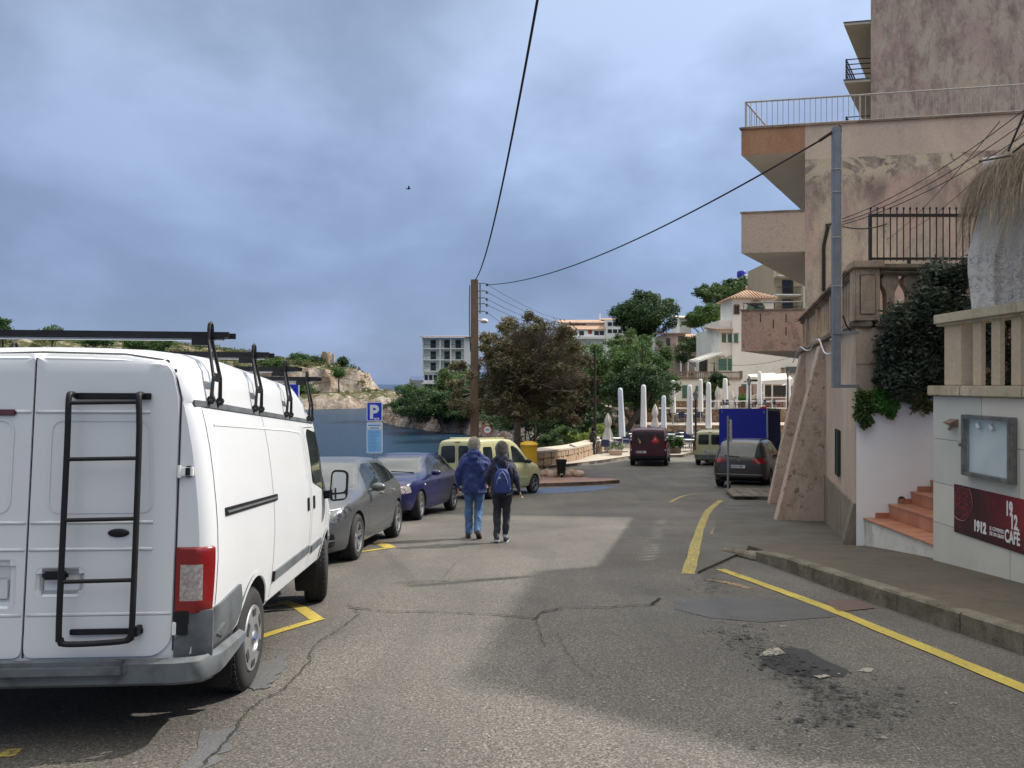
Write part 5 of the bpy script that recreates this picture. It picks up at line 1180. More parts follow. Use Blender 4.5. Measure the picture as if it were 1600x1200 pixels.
def wraplight(sgn):
 t = MB(); zs = [0.690, 0.70, 0.765, 0.86, 0.865, 0.96, 1.02, 1.045, 1.055]
 def arc(z, o):
  pts_ = []
  for k in range(7):
   y = 0.790+(0.930-0.790)*k/6; q = pj.hit('B', -sgn*-1*y, z, 0.0); pts_.append(Vector((q.x-o, -abs(q.y) if sgn < 0 else abs(q.y), z)))
  for k in range(3):
   x = -2.415+0.018*k; q = pj.hit('R' if sgn < 0 else 'L', x, z, 0.0); pts_.append(Vector((x, q.y+(-o if sgn < 0 else o), z)))
  return pts_
 rows_ = [arc(z, 0.014 if 0.695 < z < 1.05 else 0.0) for z in zs]; n = len(rows_[0])
 for r_ in rows_: t.v += r_
 for i in range(len(zs)-1):
  for j in range(n-1):
   mid = (0.765 <= zs[i] and zs[i+1] <= .96) and 1 <= j <= 5
   t.f.append([i*n+j, i*n+j+1, (i+1)*n+j+1, (i+1)*n+j]); t.m.append(1 if mid else 0)
 t.build('tail_light', [M['taillight'], M['lens_clear']], van, smooth=True, angle=50)
wraplight(-1); wraplight(1)
pj2 = pj
def bumper_section(z0_, z1_, o, m, ymax=0.98):
 t = MB(); rings = []
 path = [('B', y, None) for y in np.linspace(-0.90, 0.90, 25)]
 path = [(-2.0, -1, 'R'), (-2.15, -1, 'R'), (-2.28, -1, 'R'), (-2.37, -1, 'R')]
 pts_ = []
 for x in (-1.83, -1.95, -2.1, -2.25, -2.33): q = pj.hit('R', x, 0.6); pts_.append((x, q.y-o, 'R'))
 for y in (-0.955, -0.93, -0.88, -0.80, -0.6, -0.3, 0, 0.3, 0.6, 0.8, 0.88, 0.93, 0.955): q = pj.hit('B', y, 0.6); e_ = o*1.6 if abs(y) < .85 else o*1.2; pts_.append((q.x-e_, y*(1+o*.4), 'B'))
 for x in (-2.33, -2.25, -2.1, -1.95, -1.83): q = pj.hit('L', x, 0.6); pts_.append((x, q.y+o, 'L'))
 for x, y, k in pts_:
  side = abs(x+2.44) > 0.1 and abs(y) > .9
  zz0 = z0_+(0.06 if side else 0.0)*max(0, (x+2.35)/0.5)
  cx_, cy_ = (0.03, 0) if not side else (0, 0.03*(1 if y < 0 else -1))
  rings.append([(x+cx_, y+cy_, zz0), (x, y, zz0+0.02), (x, y, z1_-0.02), (x+cx_*1.4, y+cy_*1.4, z1_)])
 t.loft(rings, cap=True); return t.build('bumper', m, van, smooth=True, angle=45)
bumper_section(0.33, 0.47, 0.05, M['greyplastic']); 
vp('bumper_side', 'R', [(-2.36, 0.45), (-1.80, 0.45), (-1.82, 0.66), (-1.885, 0.76), (-2.36, 0.71)], M['greyplastic'], 0.02, off=0.016, skirt=0.03)
vp('bumper_side', 'R', [(-2.36, 0.34), (-1.93, 0.34), (-1.80, 0.447), (-2.36, 0.57)], M['greyplastic'], 0.02, off=0.028, skirt=0.04)
vp('bumper_corner', 'B', [(-0.978, 0.45), (-0.79, 0.45), (-0.79, 0.57), (-0.84, 0.585), (-0.86, 0.71), (-0.978, 0.71)], M['greyplastic'], 0.015, off=0.012)
vp('corner_block', 'B', [(-0.865, 0.585), (-0.792, 0.585), (-0.792, 0.712), (-0.865, 0.712)], M['blackplastic'], 0.01, off=0.022)
st2 = MB(); st2.cbox((-2.50, 0, 0.425), (0.10, 1.15, 0.09)); st2.build('bumper_step', M['greyplastic'], van, bevel=0.025)
vp('dent_fold', 'R', [(-2.33, 0.555), (-2.22, 0.60), (-2.12, 0.57), (-2.22, 0.52)], M['greyplastic'], 0.02, off=0.036, skirt=0.02)
fl = MB(); fl.loft([[(-1.93, -0.72, 0.45), (-1.90, -0.72, 0.45), (-1.90, -0.955, 0.45), (-1.93, -0.955, 0.45)], [(-1.90, -0.74, 0.20), (-1.875, -0.74, 0.20), (-1.875, -0.95, 0.20), (-1.90, -0.95, 0.20)], [(-1.85, -0.78, 0.12), (-1.83, -0.78, 0.12), (-1.83, -0.92, 0.12), (-1.85, -0.92, 0.12)]]); fl.build('mud_flap', M['blackplastic'], van, bevel=0.01)
fl = MB(); fl.loft([[(1.02, -0.72, 0.45), (1.05, -0.72, 0.45), (1.05, -0.95, 0.45), (1.02, -0.95, 0.45)], [(1.05, -0.74, 0.17), (1.075, -0.74, 0.17), (1.075, -0.94, 0.17), (1.05, -0.94, 0.17)]]); fl.build('mud_flap', M['blackplastic'], van, bevel=0.01)
vp('slide_rail', 'R', [(-2.20, 1.205), (-0.88, 1.205), (-0.88, 1.25), (-2.20, 1.25)], M['blackplastic'], 0.006, off=0.010)
vp('slide_rail_lip', 'R', [(-2.18, 1.219), (-0.90, 1.219), (-0.90, 1.231), (-2.18, 1.231)], M['greyplastic'], 0.003, off=0.016)
for pts_ in ([(-2.33, 0.72), (-2.33, 1.845)], [(-0.98, 0.44), (-0.98, 1.845)], [(0.44, 0.44), (0.44, 1.80)], [(0.52, 0.44), (0.52, 1.78), (1.02, 1.80), (1.10, 1.75)], [(1.33, 1.15), (1.36, 0.95), (1.30, 0.78)]):
 pj.seam('panel_gap', 'R', pts_, 0.006, M['seam'], van)
for pts_ in ([(-2.22, 1.74), (-0.2, 1.745), (0.30, 1.735), (0.36, 1.68), (0.36, 1.32)], ):
 pj.seam('pressed_line', 'R', rp(pts_+[(0.36, 1.3)], 0.04)[:-6], 0.014, mat('pressing_shade', (0.62, 0.64, 0.66), 0.5), van, off=0.0045)
for a, b in ((-0.95, 0.41), (0.55, 1.05)):
 vp('side_moulding', 'R', [(a, 0.615), (b, 0.635), (b, 0.70), (a, 0.68)], M['greyplastic'], 0.01, off=0.018, skirt=0.022)
vp('side_moulding_foot', 'R', [(-0.965, 0.61), (-0.945, 0.61), (-0.945, 0.685), (-0.965, 0.685)], M['blackplastic'], 0.004, off=0.019)
for x in (0.34, 0.62): vp('door_handle', 'R', [(x-0.035, 1.02), (x+0.035, 1.02), (x+0.035, 1.14), (x-0.035, 1.14)], M['blackplastic'], 0.02, off=0.010)
vp('door_window', 'R', [(0.60, 1.27), (1.16, 1.17), (1.42, 1.08), (1.64, 1.20), (1.50, 1.38), (1.13, 1.745), (0.70, 1.775), (0.60, 1.72)], M['carglass'], 0.04, off=0.007)
pj.seam('window_divider', 'R', [(1.12, 1.18), (1.05, 1.76)], 0.035, M['blackplastic'], van, off=0.010)
vp('gutter', 'R', [(-2.40, 1.838), (1.08, 1.838), (1.08, 1.872), (-2.40, 1.872)], M['greyplastic'], 0.006, off=0.010, grid=0.12)
vp('windscreen', 'F', [(-0.74, 1.27), (0.74, 1.27), (0.70, 1.80), (-0.70, 1.80)], M['carglass'], 0.05, off=0.007)
vp('front_bumper', 'R', [(1.92, 0.42), (2.28, 0.42), (2.28, 0.62), (1.95, 0.62)], M['greyplastic'], 0.02, off=0.02)
for sgn in (-1, 1): vp('headlight', 'F', [(sgn*0.50, 0.82), (sgn*0.68, 0.80), (sgn*0.72, 0.94), (sgn*0.55, 0.95)], M['headlight'], 0.02, off=0.01)
for wx in (-1.465, 1.465):
 arc = [(wx+0.425*math.cos(a), 0.328+0.425*math.sin(a)) for a in np.linspace(R(18), R(162), 22)]
 pj.seam('wheel_arch', 'R', arc, 0.035, vp_, van, off=0.012)
mi = MB(); mi.loft([[(1.23, -0.93, 1.06), (1.31, -0.93, 1.06), (1.31, -0.93, 1.14), (1.23, -0.93, 1.14)], [(1.20, -1.08, 1.08), (1.28, -1.08, 1.08), (1.28, -1.08, 1.16), (1.20, -1.08, 1.16)]]); mi.build('mirror_arm', M['blackplastic'], van, bevel=0.02)
mh = MB(); cpts = rp([(-1.04, 1.045), (-1.22, 1.06), (-1.23, 1.36), (-1.06, 1.37)], 0.06); mh.loft([[(1.14, y, z) for y, z in cpts], [(1.17, y+(-1.13-y)*-0.04, z) for y, z in cpts], [(1.27, -1.13+(y+1.13)*0.85, 1.2+(z-1.2)*0.88) for y, z in cpts], [(1.31, -1.13+(y+1.13)*0.5, 1.2+(z-1.2)*0.5) for y, z in cpts]]); mh_ = mh.build('mirror_housing', M['blackplastic'], van, smooth=True, angle=50)
ig = rp([(-1.06, 1.13), (-1.205, 1.145), (-1.21, 1.34), (-1.075, 1.348)], 0.04); ig2 = rp([(-1.06, 1.065), (-1.205, 1.08), (-1.205, 1.125), (-1.06, 1.112)], 0.015)
MB().add([(1.137, y, z) for y, z in ig], [range(len(ig))]).add([(1.137, y, z) for y, z in ig2], [range(len(ig2))]).build('mirror_glass', mat('mirror_glass', (0.40, 0.42, 0.43), 0.03, 1.0), mh_, fix=False)
ld = MB(); X = -2.50; rr_ = 0.0155
def smooth_line3(p): return smooth3([Vector(q) for q in p], 4)
def lx(z): return X-0.035
ladder = ld
ld.tube(smooth_line3([(X+0.045, -0.225, 1.885), (X-0.01, -0.222, 1.895), (lx(0), -0.222, 1.86), (lx(0), -0.225, 1.6), (lx(0), -0.225, 0.66), (lx(0), -0.240, 0.59), (lx(0), -0.275, 0.565), (lx(0), -0.55, 0.575), (lx(0), -0.585, 0.60), (lx(0), -0.60, 0.66), (lx(0), -0.60, 1.6), (lx(0), -0.59, 1.86), (X-0.01, -0.585, 1.895), (X+0.045, -0.585, 1.89)]), rr_, 10)
for z_ in (1.845, 1.54, 1.215, 0.89): ld.tube([(lx(0), -0.225, z_), (lx(0), -0.595, z_+0.006)], 0.011, 8)
lad = ld.build('ladder', M['blackplastic'], van, smooth=True, angle=50)
p = pj.hit('B', -0.45, 1.885, 0.012); MB().cbox((p.x-0.016, -0.43, 1.886), (0.012, 0.40, 0.036)).build('ladder_bracket', M['blackplastic'], lad, bevel=0.003)
p = pj.hit('B', -0.45, 0.61, 0.012); MB().cbox((p.x-0.012, -0.44, 0.612), (0.02, 0.38, 0.03)).cbox((p.x-0.04, -0.61, 0.62), (0.075, 0.03, 0.05)).build('ladder_bracket', M['blackplastic'], lad, bevel=0.004)
def rack(x, w=1.0):
 bz = 2.262; r = MB(); r.box((x-0.012, -w, bz), (x+0.012, w, bz+0.034)); r.box((x+0.022, -w-0.03, bz-0.004), (x+0.040, w+0.03, bz+0.030)); rk = r.build('roof_rack', M['blackplastic'], van, bevel=0.002)
 MB().box((x+0.014, -w*0.96, bz-0.016), (x+0.036, w*0.96, bz-0.0045)).build('rack_strip', mat('dull_aluminium', (0.45, 0.46, 0.48), 0.4, 0.8) if x < -1.9 else M['rim'], rk)
 for s in (-1, 1):
  q = MB(); y0_ = s*0.84; yg = s*0.882
  for dx, fx in ((-0.035, -0.085), (0.035, 0.085)):
   q.tube([(x+fx, yg, 1.88), (x+fx*0.8, yg+s*.004, 2.02), (x+dx, y0_, bz-0.02), (x+dx*0.9, y0_, bz+0.05)], [0.013, 0.011, 0.011, 0.011], 6)
   q.tube([(x+fx-.012, yg, 1.885), (x+fx+.02, yg, 1.885)], 0.022, 8); q.ell((x+fx, yg, 1.872), (0.026, 0.02, 0.018), 8, 5)
  q.tube([(x-0.032, y0_, bz+0.045), (x-0.024, y0_, bz+0.078), (x, y0_, bz+0.09), (x+0.024, y0_, bz+0.078), (x+0.032, y0_, bz+0.045)], 0.011, 6)
  q.cbox((x, y0_, bz-0.02), (0.085, 0.012, 0.05)); q.cbox((x, yg+s*.004, 2.02), (0.12, 0.008, 0.05))
  q.box((x-0.03, y0_-s*0.10 if s > 0 else y0_, bz-0.05), (x-0.024, y0_ if s > 0 else y0_+0.10, bz))
  q.build('rack_leg', M['blackplastic'], rk)
for x in (-2.15, -1.14, -0.1, 0.9): rack(x, 0.95)
w_ = wheel(van, -1.465, -0.865, 0.328, 0.20, 'cap'); wheel(van, 1.465, -0.865, 0.328, 0.20, 'cap', steer=R(13))
kids_ = w_.children
bdg = MB(); bdg.ell((0, -0.121, 0.0), (0.042, 0.006, 0.018), 20, 8); bdg.build('oval_badge', mat('badge_blue', (0.03, 0.09, 0.32), 0.3, coat=1), w_, smooth=True)
wheel(van, -1.465, 0.865, 0.328, 0.20, 'cap', side=1); wheel(van, 1.465, 0.865, 0.328, 0.20, 'cap', side=1)
ub = MB(); ub.cbox((-0.1, 0, 0.42), (4.3, 1.5, 0.08)); ub.tube([(-1.465, -0.8, 0.33), (-1.465, 0.8, 0.33)], 0.05, 8); ub.build('underbody', M['rim_dark'], van)
  # -- generic passenger car body
def car(name, label, cat, pos, head, paint_m, P, group=None):
 """P: zt, zbelt, w, wr, zb curves (x forward, origin mid wheelbase), wheels, r, extra"""
 t_ = thing(name, label, cat, (pos[0], pos[1], G(pos[1])), group, rot=frame_from(head, at=pos))
 zt, zbelt, w, wr, zb = [hermite(P[k]) for k in ('zt', 'zbelt', 'w', 'wr', 'zb')]
 def ring(x):
  T, B, W_, Rr, b0 = zt(x), zbelt(x), w(x), wr(x), zb(x); B = min(B, T-0.02); h = B-b0
  o = [(0, b0), (W_*.5, b0), (W_-.13, b0), (W_-.05, b0+.03), (W_-.018, b0+h*.16), (W_-.002, b0+h*.36), (W_, b0+h*.55), (W_-.004, b0+h*.72), (W_-.016, b0+h*.86), (W_-.035, b0+h*.95), (W_-.055, B)]
  g = T-B; c = min(0.085, g*0.5); Rr = min(Rr, W_-.07)
  for k in (.12, .3, .5, .7, .88, 1.0): o.append((W_-.06+(Rr-W_+.06)*k+0.022*math.sin(PI*k)*min(1, g/.3), B+0.004+(T-c-B-0.004)*k))
  o += [(Rr*.965, T-c*.62), (Rr*.90, T-c*.36), (Rr*.78, T-c*.17), (Rr*.5, T-c*.04), (Rr*.25, T-c*.01), (0, T)]
  return o
 x0, x1 = P['zt'][0][0], P['zt'][-1][0]; n = 64; sts = sorted(set([round(x0+(x1-x0)*i/n, 4) for i in range(n+1)]+[x0+.015, x0+.04, x1-.015, x1-.04]))
 body = loft_body('body', sts, ring, paint_m, t_, P['wheels'], P['r'], w(0), angle=32)
 pj = Proj(body)
 def vp(nm, side, pts, m, r=0.03, **k): return pj.patch(nm, side, rp(pts, r), m, t_, **k)
 hw = w(0)-P.get('tw', 0.215)/2-0.005
 for i, wx in enumerate(P['wheels']):
  for s in (-1, 1): wheel(t_, wx, s*hw, P['r'], P.get('tw', 0.215), P.get('rim', 'twin'), side=s, steer=P.get('steer', 0) if i == 1 else 0, n_sp=P.get('nsp', 5))
 MB().cbox((0, 0, zb(0)+.02), (x1-x0-.5, w(0)*1.5, 0.06)).build('underbody', M['rim_dark'], t_)
 return t_, pj, vp
def mirror(t_, pj, x, z, m, s=-1):
 q = pj.hit('R' if s < 0 else 'L', x, z); y = q.y
 a = MB(); a.tube([(x, y-s*-0.02, z), (x-.01, y+s*0.09, z+0.02)], 0.025, 6); a.ell((x-.01, y+s*0.15, z+0.05), (0.075, 0.115, 0.068), 14, 8); o = a.build('mirror', m, t_, smooth=True, angle=60)
 MB().ell((x-.062, y+s*0.15, z+0.05), (0.028, 0.085, 0.05), 12, 6).build('mirror_glass', M['carglass'], o, smooth=True)
gp = carpaint('silver_grey', (0.10, 0.105, 0.112), 0.4, 0.32, 0.05)
A_ = dict(wheels=(-1.35, 1.35), r=0.32, rim='twin', steer=0.0,
  zt=[(-2.02, .72), (-1.98, .98), (-1.85, 1.06), (-1.55, 1.28), (-1.2, 1.39), (-.6, 1.43), (-.1, 1.425), (.25, 1.37), (.6, 1.20), (1.05, .965), (1.4, .915), (1.8, .83), (2.08, .72), (2.2, .60), (2.26, .46)],
  zbelt=[(-2.02, .70), (-1.9, .93), (-1.5, .98), (-.5, .95), (.5, .90), (1.0, .88), (1.5, .84), (2.0, .70), (2.26, .44)],
  w=[(-2.02, .62), (-1.97, .74), (-1.8, .84), (-1.4, .885), (0, .89), (1.3, .885), (1.75, .85), (2.02, .76), (2.16, .64), (2.26, .42)],
  wr=[(-2.02, .5), (-1.9, .6), (-1.3, .60), (-.5, .60), (.2, .585), (.6, .66), (1.0, .76), (1.3, .76), (2.26, .5)],
  zb=[(-2.02, .34), (-1.8, .24), (-1.4, .20), (1.4, .18), (2.0, .17), (2.26, .22)])
pos = (-2.98, 12.30); gc, pj, vp = car('grey_hatchback', 'silver grey hatchback parked facing us behind the white van', 'car', pos, 183.5, gp, A_)
vp('windscreen', 'F', [(-.70, .99), (.70, .99), (.57, 1.355), (-.57, 1.355)], M['windscreen'], 0.07, off=0.005)
for s in 'LR':
 vp('door_window', s, [(.62, .955), (-.30, .99), (-.24, 1.335), (.12, 1.325), (.36, 1.24)], M['carglass'], 0.03, off=0.005)
 vp('rear_window', s, [(-.36, .992), (-1.02, 1.02), (-1.12, 1.25), (-.78, 1.32), (-.30, 1.335)], M['carglass'], 0.03, off=0.005)
 vp('quarter_window', s, [(-1.08, 1.03), (-1.42, 1.06), (-1.30, 1.17), (-1.17, 1.245)], M['carglass'], 0.02, off=0.005)
 for pts_ in ([(.80, .86), (.82, .45), (.78, .27)], [(-.33, .97), (-.36, .6), (-.32, .27)], [(-1.15, 1.0), (-1.05, .7), (-.98, .55)]): pj.seam('panel_gap', s, pts_, 0.006, M['seam'], gc)
 pj.seam('crease', s, [(1.0, .74), (.3, .70), (-.6, .77), (-1.6, .88)], 0.012, mat('crease_light', (0.15, 0.155, 0.165), 0.3, 0.5) if s == 'L' else bpy.data.materials['crease_light'], gc, off=0.004)
 pj.seam('crease', s, [(.85, .40), (.2, .33), (-.9, .42)], 0.012, bpy.data.materials['crease_light'], gc, off=0.004)
 for x in (-.12, -.93): vp('door_handle', s, [(x-.09, .845), (x+.09, .855), (x+.09, .885), (x-.09, .875)], M['rim'], 0.012, off=0.022, skirt=0.02)
 vp('headlight', s, [(1.62, .70), (2.08, .56), (2.12, .64), (1.95, .735), (1.66, .80)], M['headlight'], 0.04, off=0.006)
 vp('sill', s, [(-.95, .20), (.98, .19), (.98, .235), (-.95, .245)], M['greyplastic'], 0.01, off=0.012)
for sg in (-1, 1):
 vp('headlight', 'F', [(sg*.42, .60), (sg*.72, .585), (sg*.80, .66), (sg*.78, .755), (sg*.50, .70)], M['headlight'], 0.03, off=0.006)
 vp('daylight_strip', 'F', [(sg*.44, .695), (sg*.77, .752), (sg*.76, .765), (sg*.45, .712)], M['plate'], 0.004, off=0.012)
 vp('air_intake', 'F', [(sg*.46, .24), (sg*.74, .26), (sg*.74, .44), (sg*.50, .46)], M['blackplastic'], 0.05, off=0.006)
 pj.seam('intake_trim', 'F', [(sg*.46, .33), (sg*.74, .35)], 0.014, M['rim'], gc, off=0.013)
 mirror(gc, pj, .55, .93, gp, sg)
vp('grille', 'F', [(-.34, .46), (.34, .46), (.38, .64), (-.38, .64)], M['blackplastic'], 0.05, off=0.006)
vp('lower_grille', 'F', [(-.40, .22), (.40, .22), (.38, .36), (-.38, .36)], M['blackplastic'], 0.03, off=0.006)
bp_ = carpaint('dark_blue', (0.004, 0.007, 0.055), 0.0, 0.28, 0.03)
B_ = dict(wheels=(-1.26, 1.26), r=0.31, rim='twin', tw=0.20, steer=R(8),
  zt=[(-2.05, .75), (-2.0, .98), (-1.9, 1.02), (-1.75, 1.08), (-1.35, 1.33), (-1.0, 1.42), (-.4, 1.45), (.05, 1.43), (.35, 1.34), (1.0, .98), (1.3, .94), (1.8, .86), (2.02, .74), (2.1, .55)],
  zbelt=[(-2.05, .7), (-1.9, .96), (-1.0, .95), (0, .93), (.9, .90), (1.4, .87), (1.9, .78), (2.1, .5)],
  w=[(-2.05, .66), (-1.98, .76), (-1.8, .83), (-1.3, .86), (0, .865), (1.2, .86), (1.7, .83), (1.95, .76), (2.05, .66), (2.1, .56)],
  wr=[(-2.05, .5), (-1.8, .62), (-1.2, .585), (0, .585), (.35, .60), (1.0, .74), (2.1, .6)],
  zb=[(-2.05, .36), (-1.8, .26), (0, .20), (1.8, .22), (2.1, .26)])
pos = (-2.55, 18.15); bc, pj, vp = car('blue_hatchback', 'dark blue hatchback parked nose out between the grey hatchback and the couple', 'car', pos, 192, bp_, B_)
vp('windscreen', 'F', [(-.68, 1.0), (.68, 1.0), (.575, 1.36), (-.575, 1.36)], M['windscreen'], 0.06, off=0.005)
for s in 'LR':
 vp('door_window', s, [(.62, .965), (-.18, .985), (-.14, 1.345), (.12, 1.34), (.30, 1.27)], M['carglass'], 0.03, off=0.005)
 vp('rear_window', s, [(-.25, .985), (-.95, 1.0), (-1.06, 1.32), (-.21, 1.352)], M['carglass'], 0.03, off=0.005)
 vp('quarter_window', s, [(-1.02, 1.0), (-1.50, 1.03), (-1.36, 1.20), (-1.13, 1.31)], M['carglass'], 0.02, off=0.005)
 for pts_ in ([(.78, .90), (.80, .5), (.72, .27)], [(-.21, .97), (-.21, .27)], [(-1.0, .96), (-.96, .7), (-.82, .45)]): pj.seam('panel_gap', s, pts_, 0.006, M['seam'], bc)
 pj.seam('side_strip', s, [(.86, .50), (-.85, .53)], 0.03, bp_, bc, off=0.012); pj.seam('sill_line', s, [(.82, .27), (-.85, .30)], 0.022, mat('blue_highlight', (0.06, 0.07, 0.20), 0.25, 0.4) if s == 'L' else bpy.data.materials['blue_highlight'], bc, off=0.008)
 for x in (-.05, -.85): vp('door_handle', s, [(x-.08, .80), (x+.08, .80), (x+.08, .83), (x-.08, .83)], bp_, 0.012, off=0.022, skirt=0.02)
 vp('indicator', s, [(.99, .745), (1.05, .745), (1.05, .775), (.99, .775)], M['plate'], 0.012, off=0.010)
 vp('headlight', s, [(1.80, .62), (2.04, .60), (2.03, .74), (1.84, .775)], M['lens_clear'], 0.03, off=0.006)
for sg in (-1, 1):
 vp('headlight', 'F', [(sg*.40, .60), (sg*.72, .60), (sg*.76, .72), (sg*.42, .72)], M['lens_clear'], 0.03, off=0.006); mirror(bc, pj, .52, .95, bp_, sg)
vp('grille', 'F', [(-.36, .61), (.36, .61), (.36, .71), (-.36, .71)], M['blackplastic'], 0.02, off=0.006)
MB().tube([pj.hit('F', .55, 1.01, 0.02), pj.hit('F', 0.0, 1.03, 0.02)], 0.010, 5).build('wiper', M['blackplastic'], bc)
def green_van(label, pos, head, steer=0):
 gpnt = carpaint('pale_green_%d' % int(pos[1]), (0.43, 0.42, 0.225), 0.0, 0.4, 0.15)
 K_ = dict(wheels=(-1.30, 1.30), r=0.30, rim='twin', tw=0.185, nsp=4, steer=steer,
      zt=[(-2.0, 1.55), (-1.97, 1.70), (-1.88, 1.77), (-1.5, 1.81), (-.6, 1.82), (.0, 1.80), (.3, 1.70), (.6, 1.52), (1.05, 1.17), (1.25, 1.08), (1.7, .97), (1.92, .80), (2.0, .60)],
      zbelt=[(-2.0, 1.0), (-1.0, 1.0), (.2, .98), (.9, .97), (1.4, .95), (1.85, .75), (2.0, .55)],
      w=[(-2.0, .78), (-1.96, .805), (-1.85, .825), (-1.2, .83), (1.0, .83), (1.5, .82), (1.8, .75), (1.93, .66), (2.0, .52)],
      wr=[(-2.0, .66), (-1.8, .68), (-1.0, .68), (0, .66), (.6, .68), (1.1, .72), (2.0, .5)],
      zb=[(-2.0, .34), (-1.7, .26), (0, .24), (1.7, .24), (2.0, .28)])
 k, pj, vp = car('small_green_van', label, 'van', pos, head, gpnt, K_, 'pale green leisure vans')
 lt = mat('pale_green_strip', (0.46, 0.52, 0.27), 0.5) if 'pale_green_strip' not in bpy.data.materials else bpy.data.materials['pale_green_strip']
 for sg in (-1, 1):
  vp('rear_glass', 'B', [(sg*.06, 1.08), (sg*.60, 1.08), (sg*.56, 1.58), (sg*.06, 1.60)], M['carglass'], 0.07, off=0.006)
  vp('tail_light', 'B', [(sg*.70, .80), (sg*.80, .80), (sg*.79, 1.36), (sg*.71, 1.38)], M['taillight'], 0.03, off=0.008)
  mirror(k, pj, .72, 1.02, M['blackplastic'], sg)
 vp('bumper', 'B', [(-.80, .38), (.80, .38), (.80, .56), (-.80, .56)], M['greyplastic'] if head < 30 else gpnt, 0.03, off=0.03, skirt=0.03)
 pj.seam('door_gap', 'B', [(0, .57), (0, 1.72)], 0.008, M['seam'], k); vp('brake_light', 'B', [(-.10, 1.69), (.10, 1.69), (.10, 1.715), (-.10, 1.715)], M['taillight'], 0.01, off=0.01)
 for s in 'LR':
  vp('rear_window', s, [(-1.72, 1.06), (-1.20, 1.06), (-1.20, 1.56), (-1.68, 1.56)], M['carglass'], 0.07, off=0.006)
  vp('side_window', s, [(-1.00, 1.05), (-.22, 1.05), (-.22, 1.57), (-1.00, 1.57)], M['carglass'], 0.06, off=0.006)
  vp('door_window', s, [(-.06, 1.05), (.82, 1.03), (.66, 1.22), (.36, 1.47), (.12, 1.57), (-.06, 1.57)], M['carglass'], 0.05, off=0.006)
  for pts_ in ([(-.14, .30), (-.14, 1.66)], [(-1.10, .62), (-1.10, 1.66)], [(.86, 1.0), (.88, .6), (.80, .32)]): pj.seam('panel_gap', s, pts_, 0.007, M['seam'], k)
  vp('side_strip', s, [(-.85, .54), (.80, .54), (.80, .61), (-.85, .61)], lt, 0.02, off=0.014)
  for x in (-.30, .02): vp('door_handle', s, [(x-.05, .90), (x+.05, .90), (x+.05, .94), (x-.05, .94)], M['blackplastic'], 0.012, off=0.016)
  vp('headlight', s, [(1.72, .68), (1.93, .64), (1.90, .80), (1.74, .86)], M['lens_clear'], 0.03, off=0.006); vp('indicator', s, [(1.12, .83), (1.18, .83), (1.18, .86), (1.12, .86)], M['lens_clear'], 0.01, off=0.008)
 vp('windscreen', 'F', [(-.62, 1.20), (.62, 1.20), (.56, 1.66), (-.56, 1.66)], M['windscreen'], 0.06, off=0.006)
 for rx in (-.45, .45): MB().tube([pj.hit('T', -1.6, rx*1.2, 0.03), pj.hit('T', -.2, rx*1.2, 0.03)], 0.014, 6).build('roof_bar', gpnt, k)
 return k, pj, vp
k1, pjk, vpk = green_van('pale green small van parked at the blue bay behind the walking couple', (-0.62, 24.55), 31)
k2, pjk, vpk = green_van('pale green small van beyond the blue box truck at the terrace kerb', (10.9, 40.9), 24)
plate(k2, pjk, 'B', 0, .72, '3371 BTW', 0.5)
bm_ = carpaint('burgundy', (0.065, 0.007, 0.020), 0.1, 0.35, 0.03)
T_ = dict(wheels=(-1.55, 1.55), r=0.33, rim='spoke', tw=0.21,
  zt=[(-2.40, 1.70), (-2.36, 1.84), (-2.25, 1.91), (-1.8, 1.94), (.4, 1.95), (.9, 1.90), (1.2, 1.76), (1.75, 1.30), (2.0, 1.15), (2.3, .95), (2.4, .7)],
  zbelt=[(-2.40, 1.05), (1.5, 1.05), (2.1, .95), (2.4, .65)], w=[(-2.40, .86), (-2.35, .915), (-2.2, .945), (1.4, .95), (2.0, .90), (2.25, .80), (2.4, .6)],
  wr=[(-2.40, .76), (-2.0, .80), (1.0, .80), (1.8, .76), (2.4, .55)], zb=[(-2.40, .38), (-2.0, .28), (2.0, .28), (2.4, .32)])
pos = (7.42, 41.0); bv, pj, vp = car('burgundy_van', 'dark burgundy van stopped on the road beside the parasol terrace', 'van', pos, 13.5, bm_, T_)
for sg in (-1, 1):
 vp('rear_door_skin', 'B', [(sg*.008, .58), (sg*.80, .58), (sg*.76, 1.80), (sg*.008, 1.84)], bm_, 0.04, off=0.010)
 vp('rear_glass', 'B', [(sg*.05, 1.15), (sg*.72, 1.15), (sg*.69, 1.70), (sg*.05, 1.72)], carpaint('privacy_glass', (0.02, 0.008, 0.012), 0, 0.2) if sg < 0 else bpy.data.materials['privacy_glass'], 0.05, off=0.016)
 vp('tail_light', 'B', [(sg*.82, .86), (sg*.905, .86), (sg*.895, 1.35), (sg*.82, 1.35)], M['taillight'], 0.02, off=0.012)
 for z_ in (.80, 1.30): vp('tail_lens', 'B', [(sg*.825, z_), (sg*.885, z_), (sg*.885, z_+.07), (sg*.825, z_+.07)], M['plate'], 0.01, off=0.02)
 mirror(bv, pj, 1.25, 1.15, M['blackplastic'], sg)
vp('bumper', 'B', [(-.93, .34), (.93, .34), (.93, .54), (-.93, .54)], M['blackplastic'], 0.04, off=0.05, skirt=0.05)
pj.seam('door_fold', 'B', [(-.76, 1.08), (.76, 1.08)], 0.012, M['seam'], bv, off=0.02)
plate(bv, pj, 'B', .36, .72, '9297 JMX', 0.52)
tri = mat('triangle_red', (0.55, 0.03, 0.03), 0.4); vp('red_triangle', 'B', [(-.14, 1.22), (-.58, 1.22), (-.36, 1.60)], tri, 0.01, off=0.022); vp('red_triangle_bar', 'B', [(-.20, 1.17), (-.52, 1.17), (-.52, 1.20), (-.20, 1.20)], tri, 0.004, off=0.022)
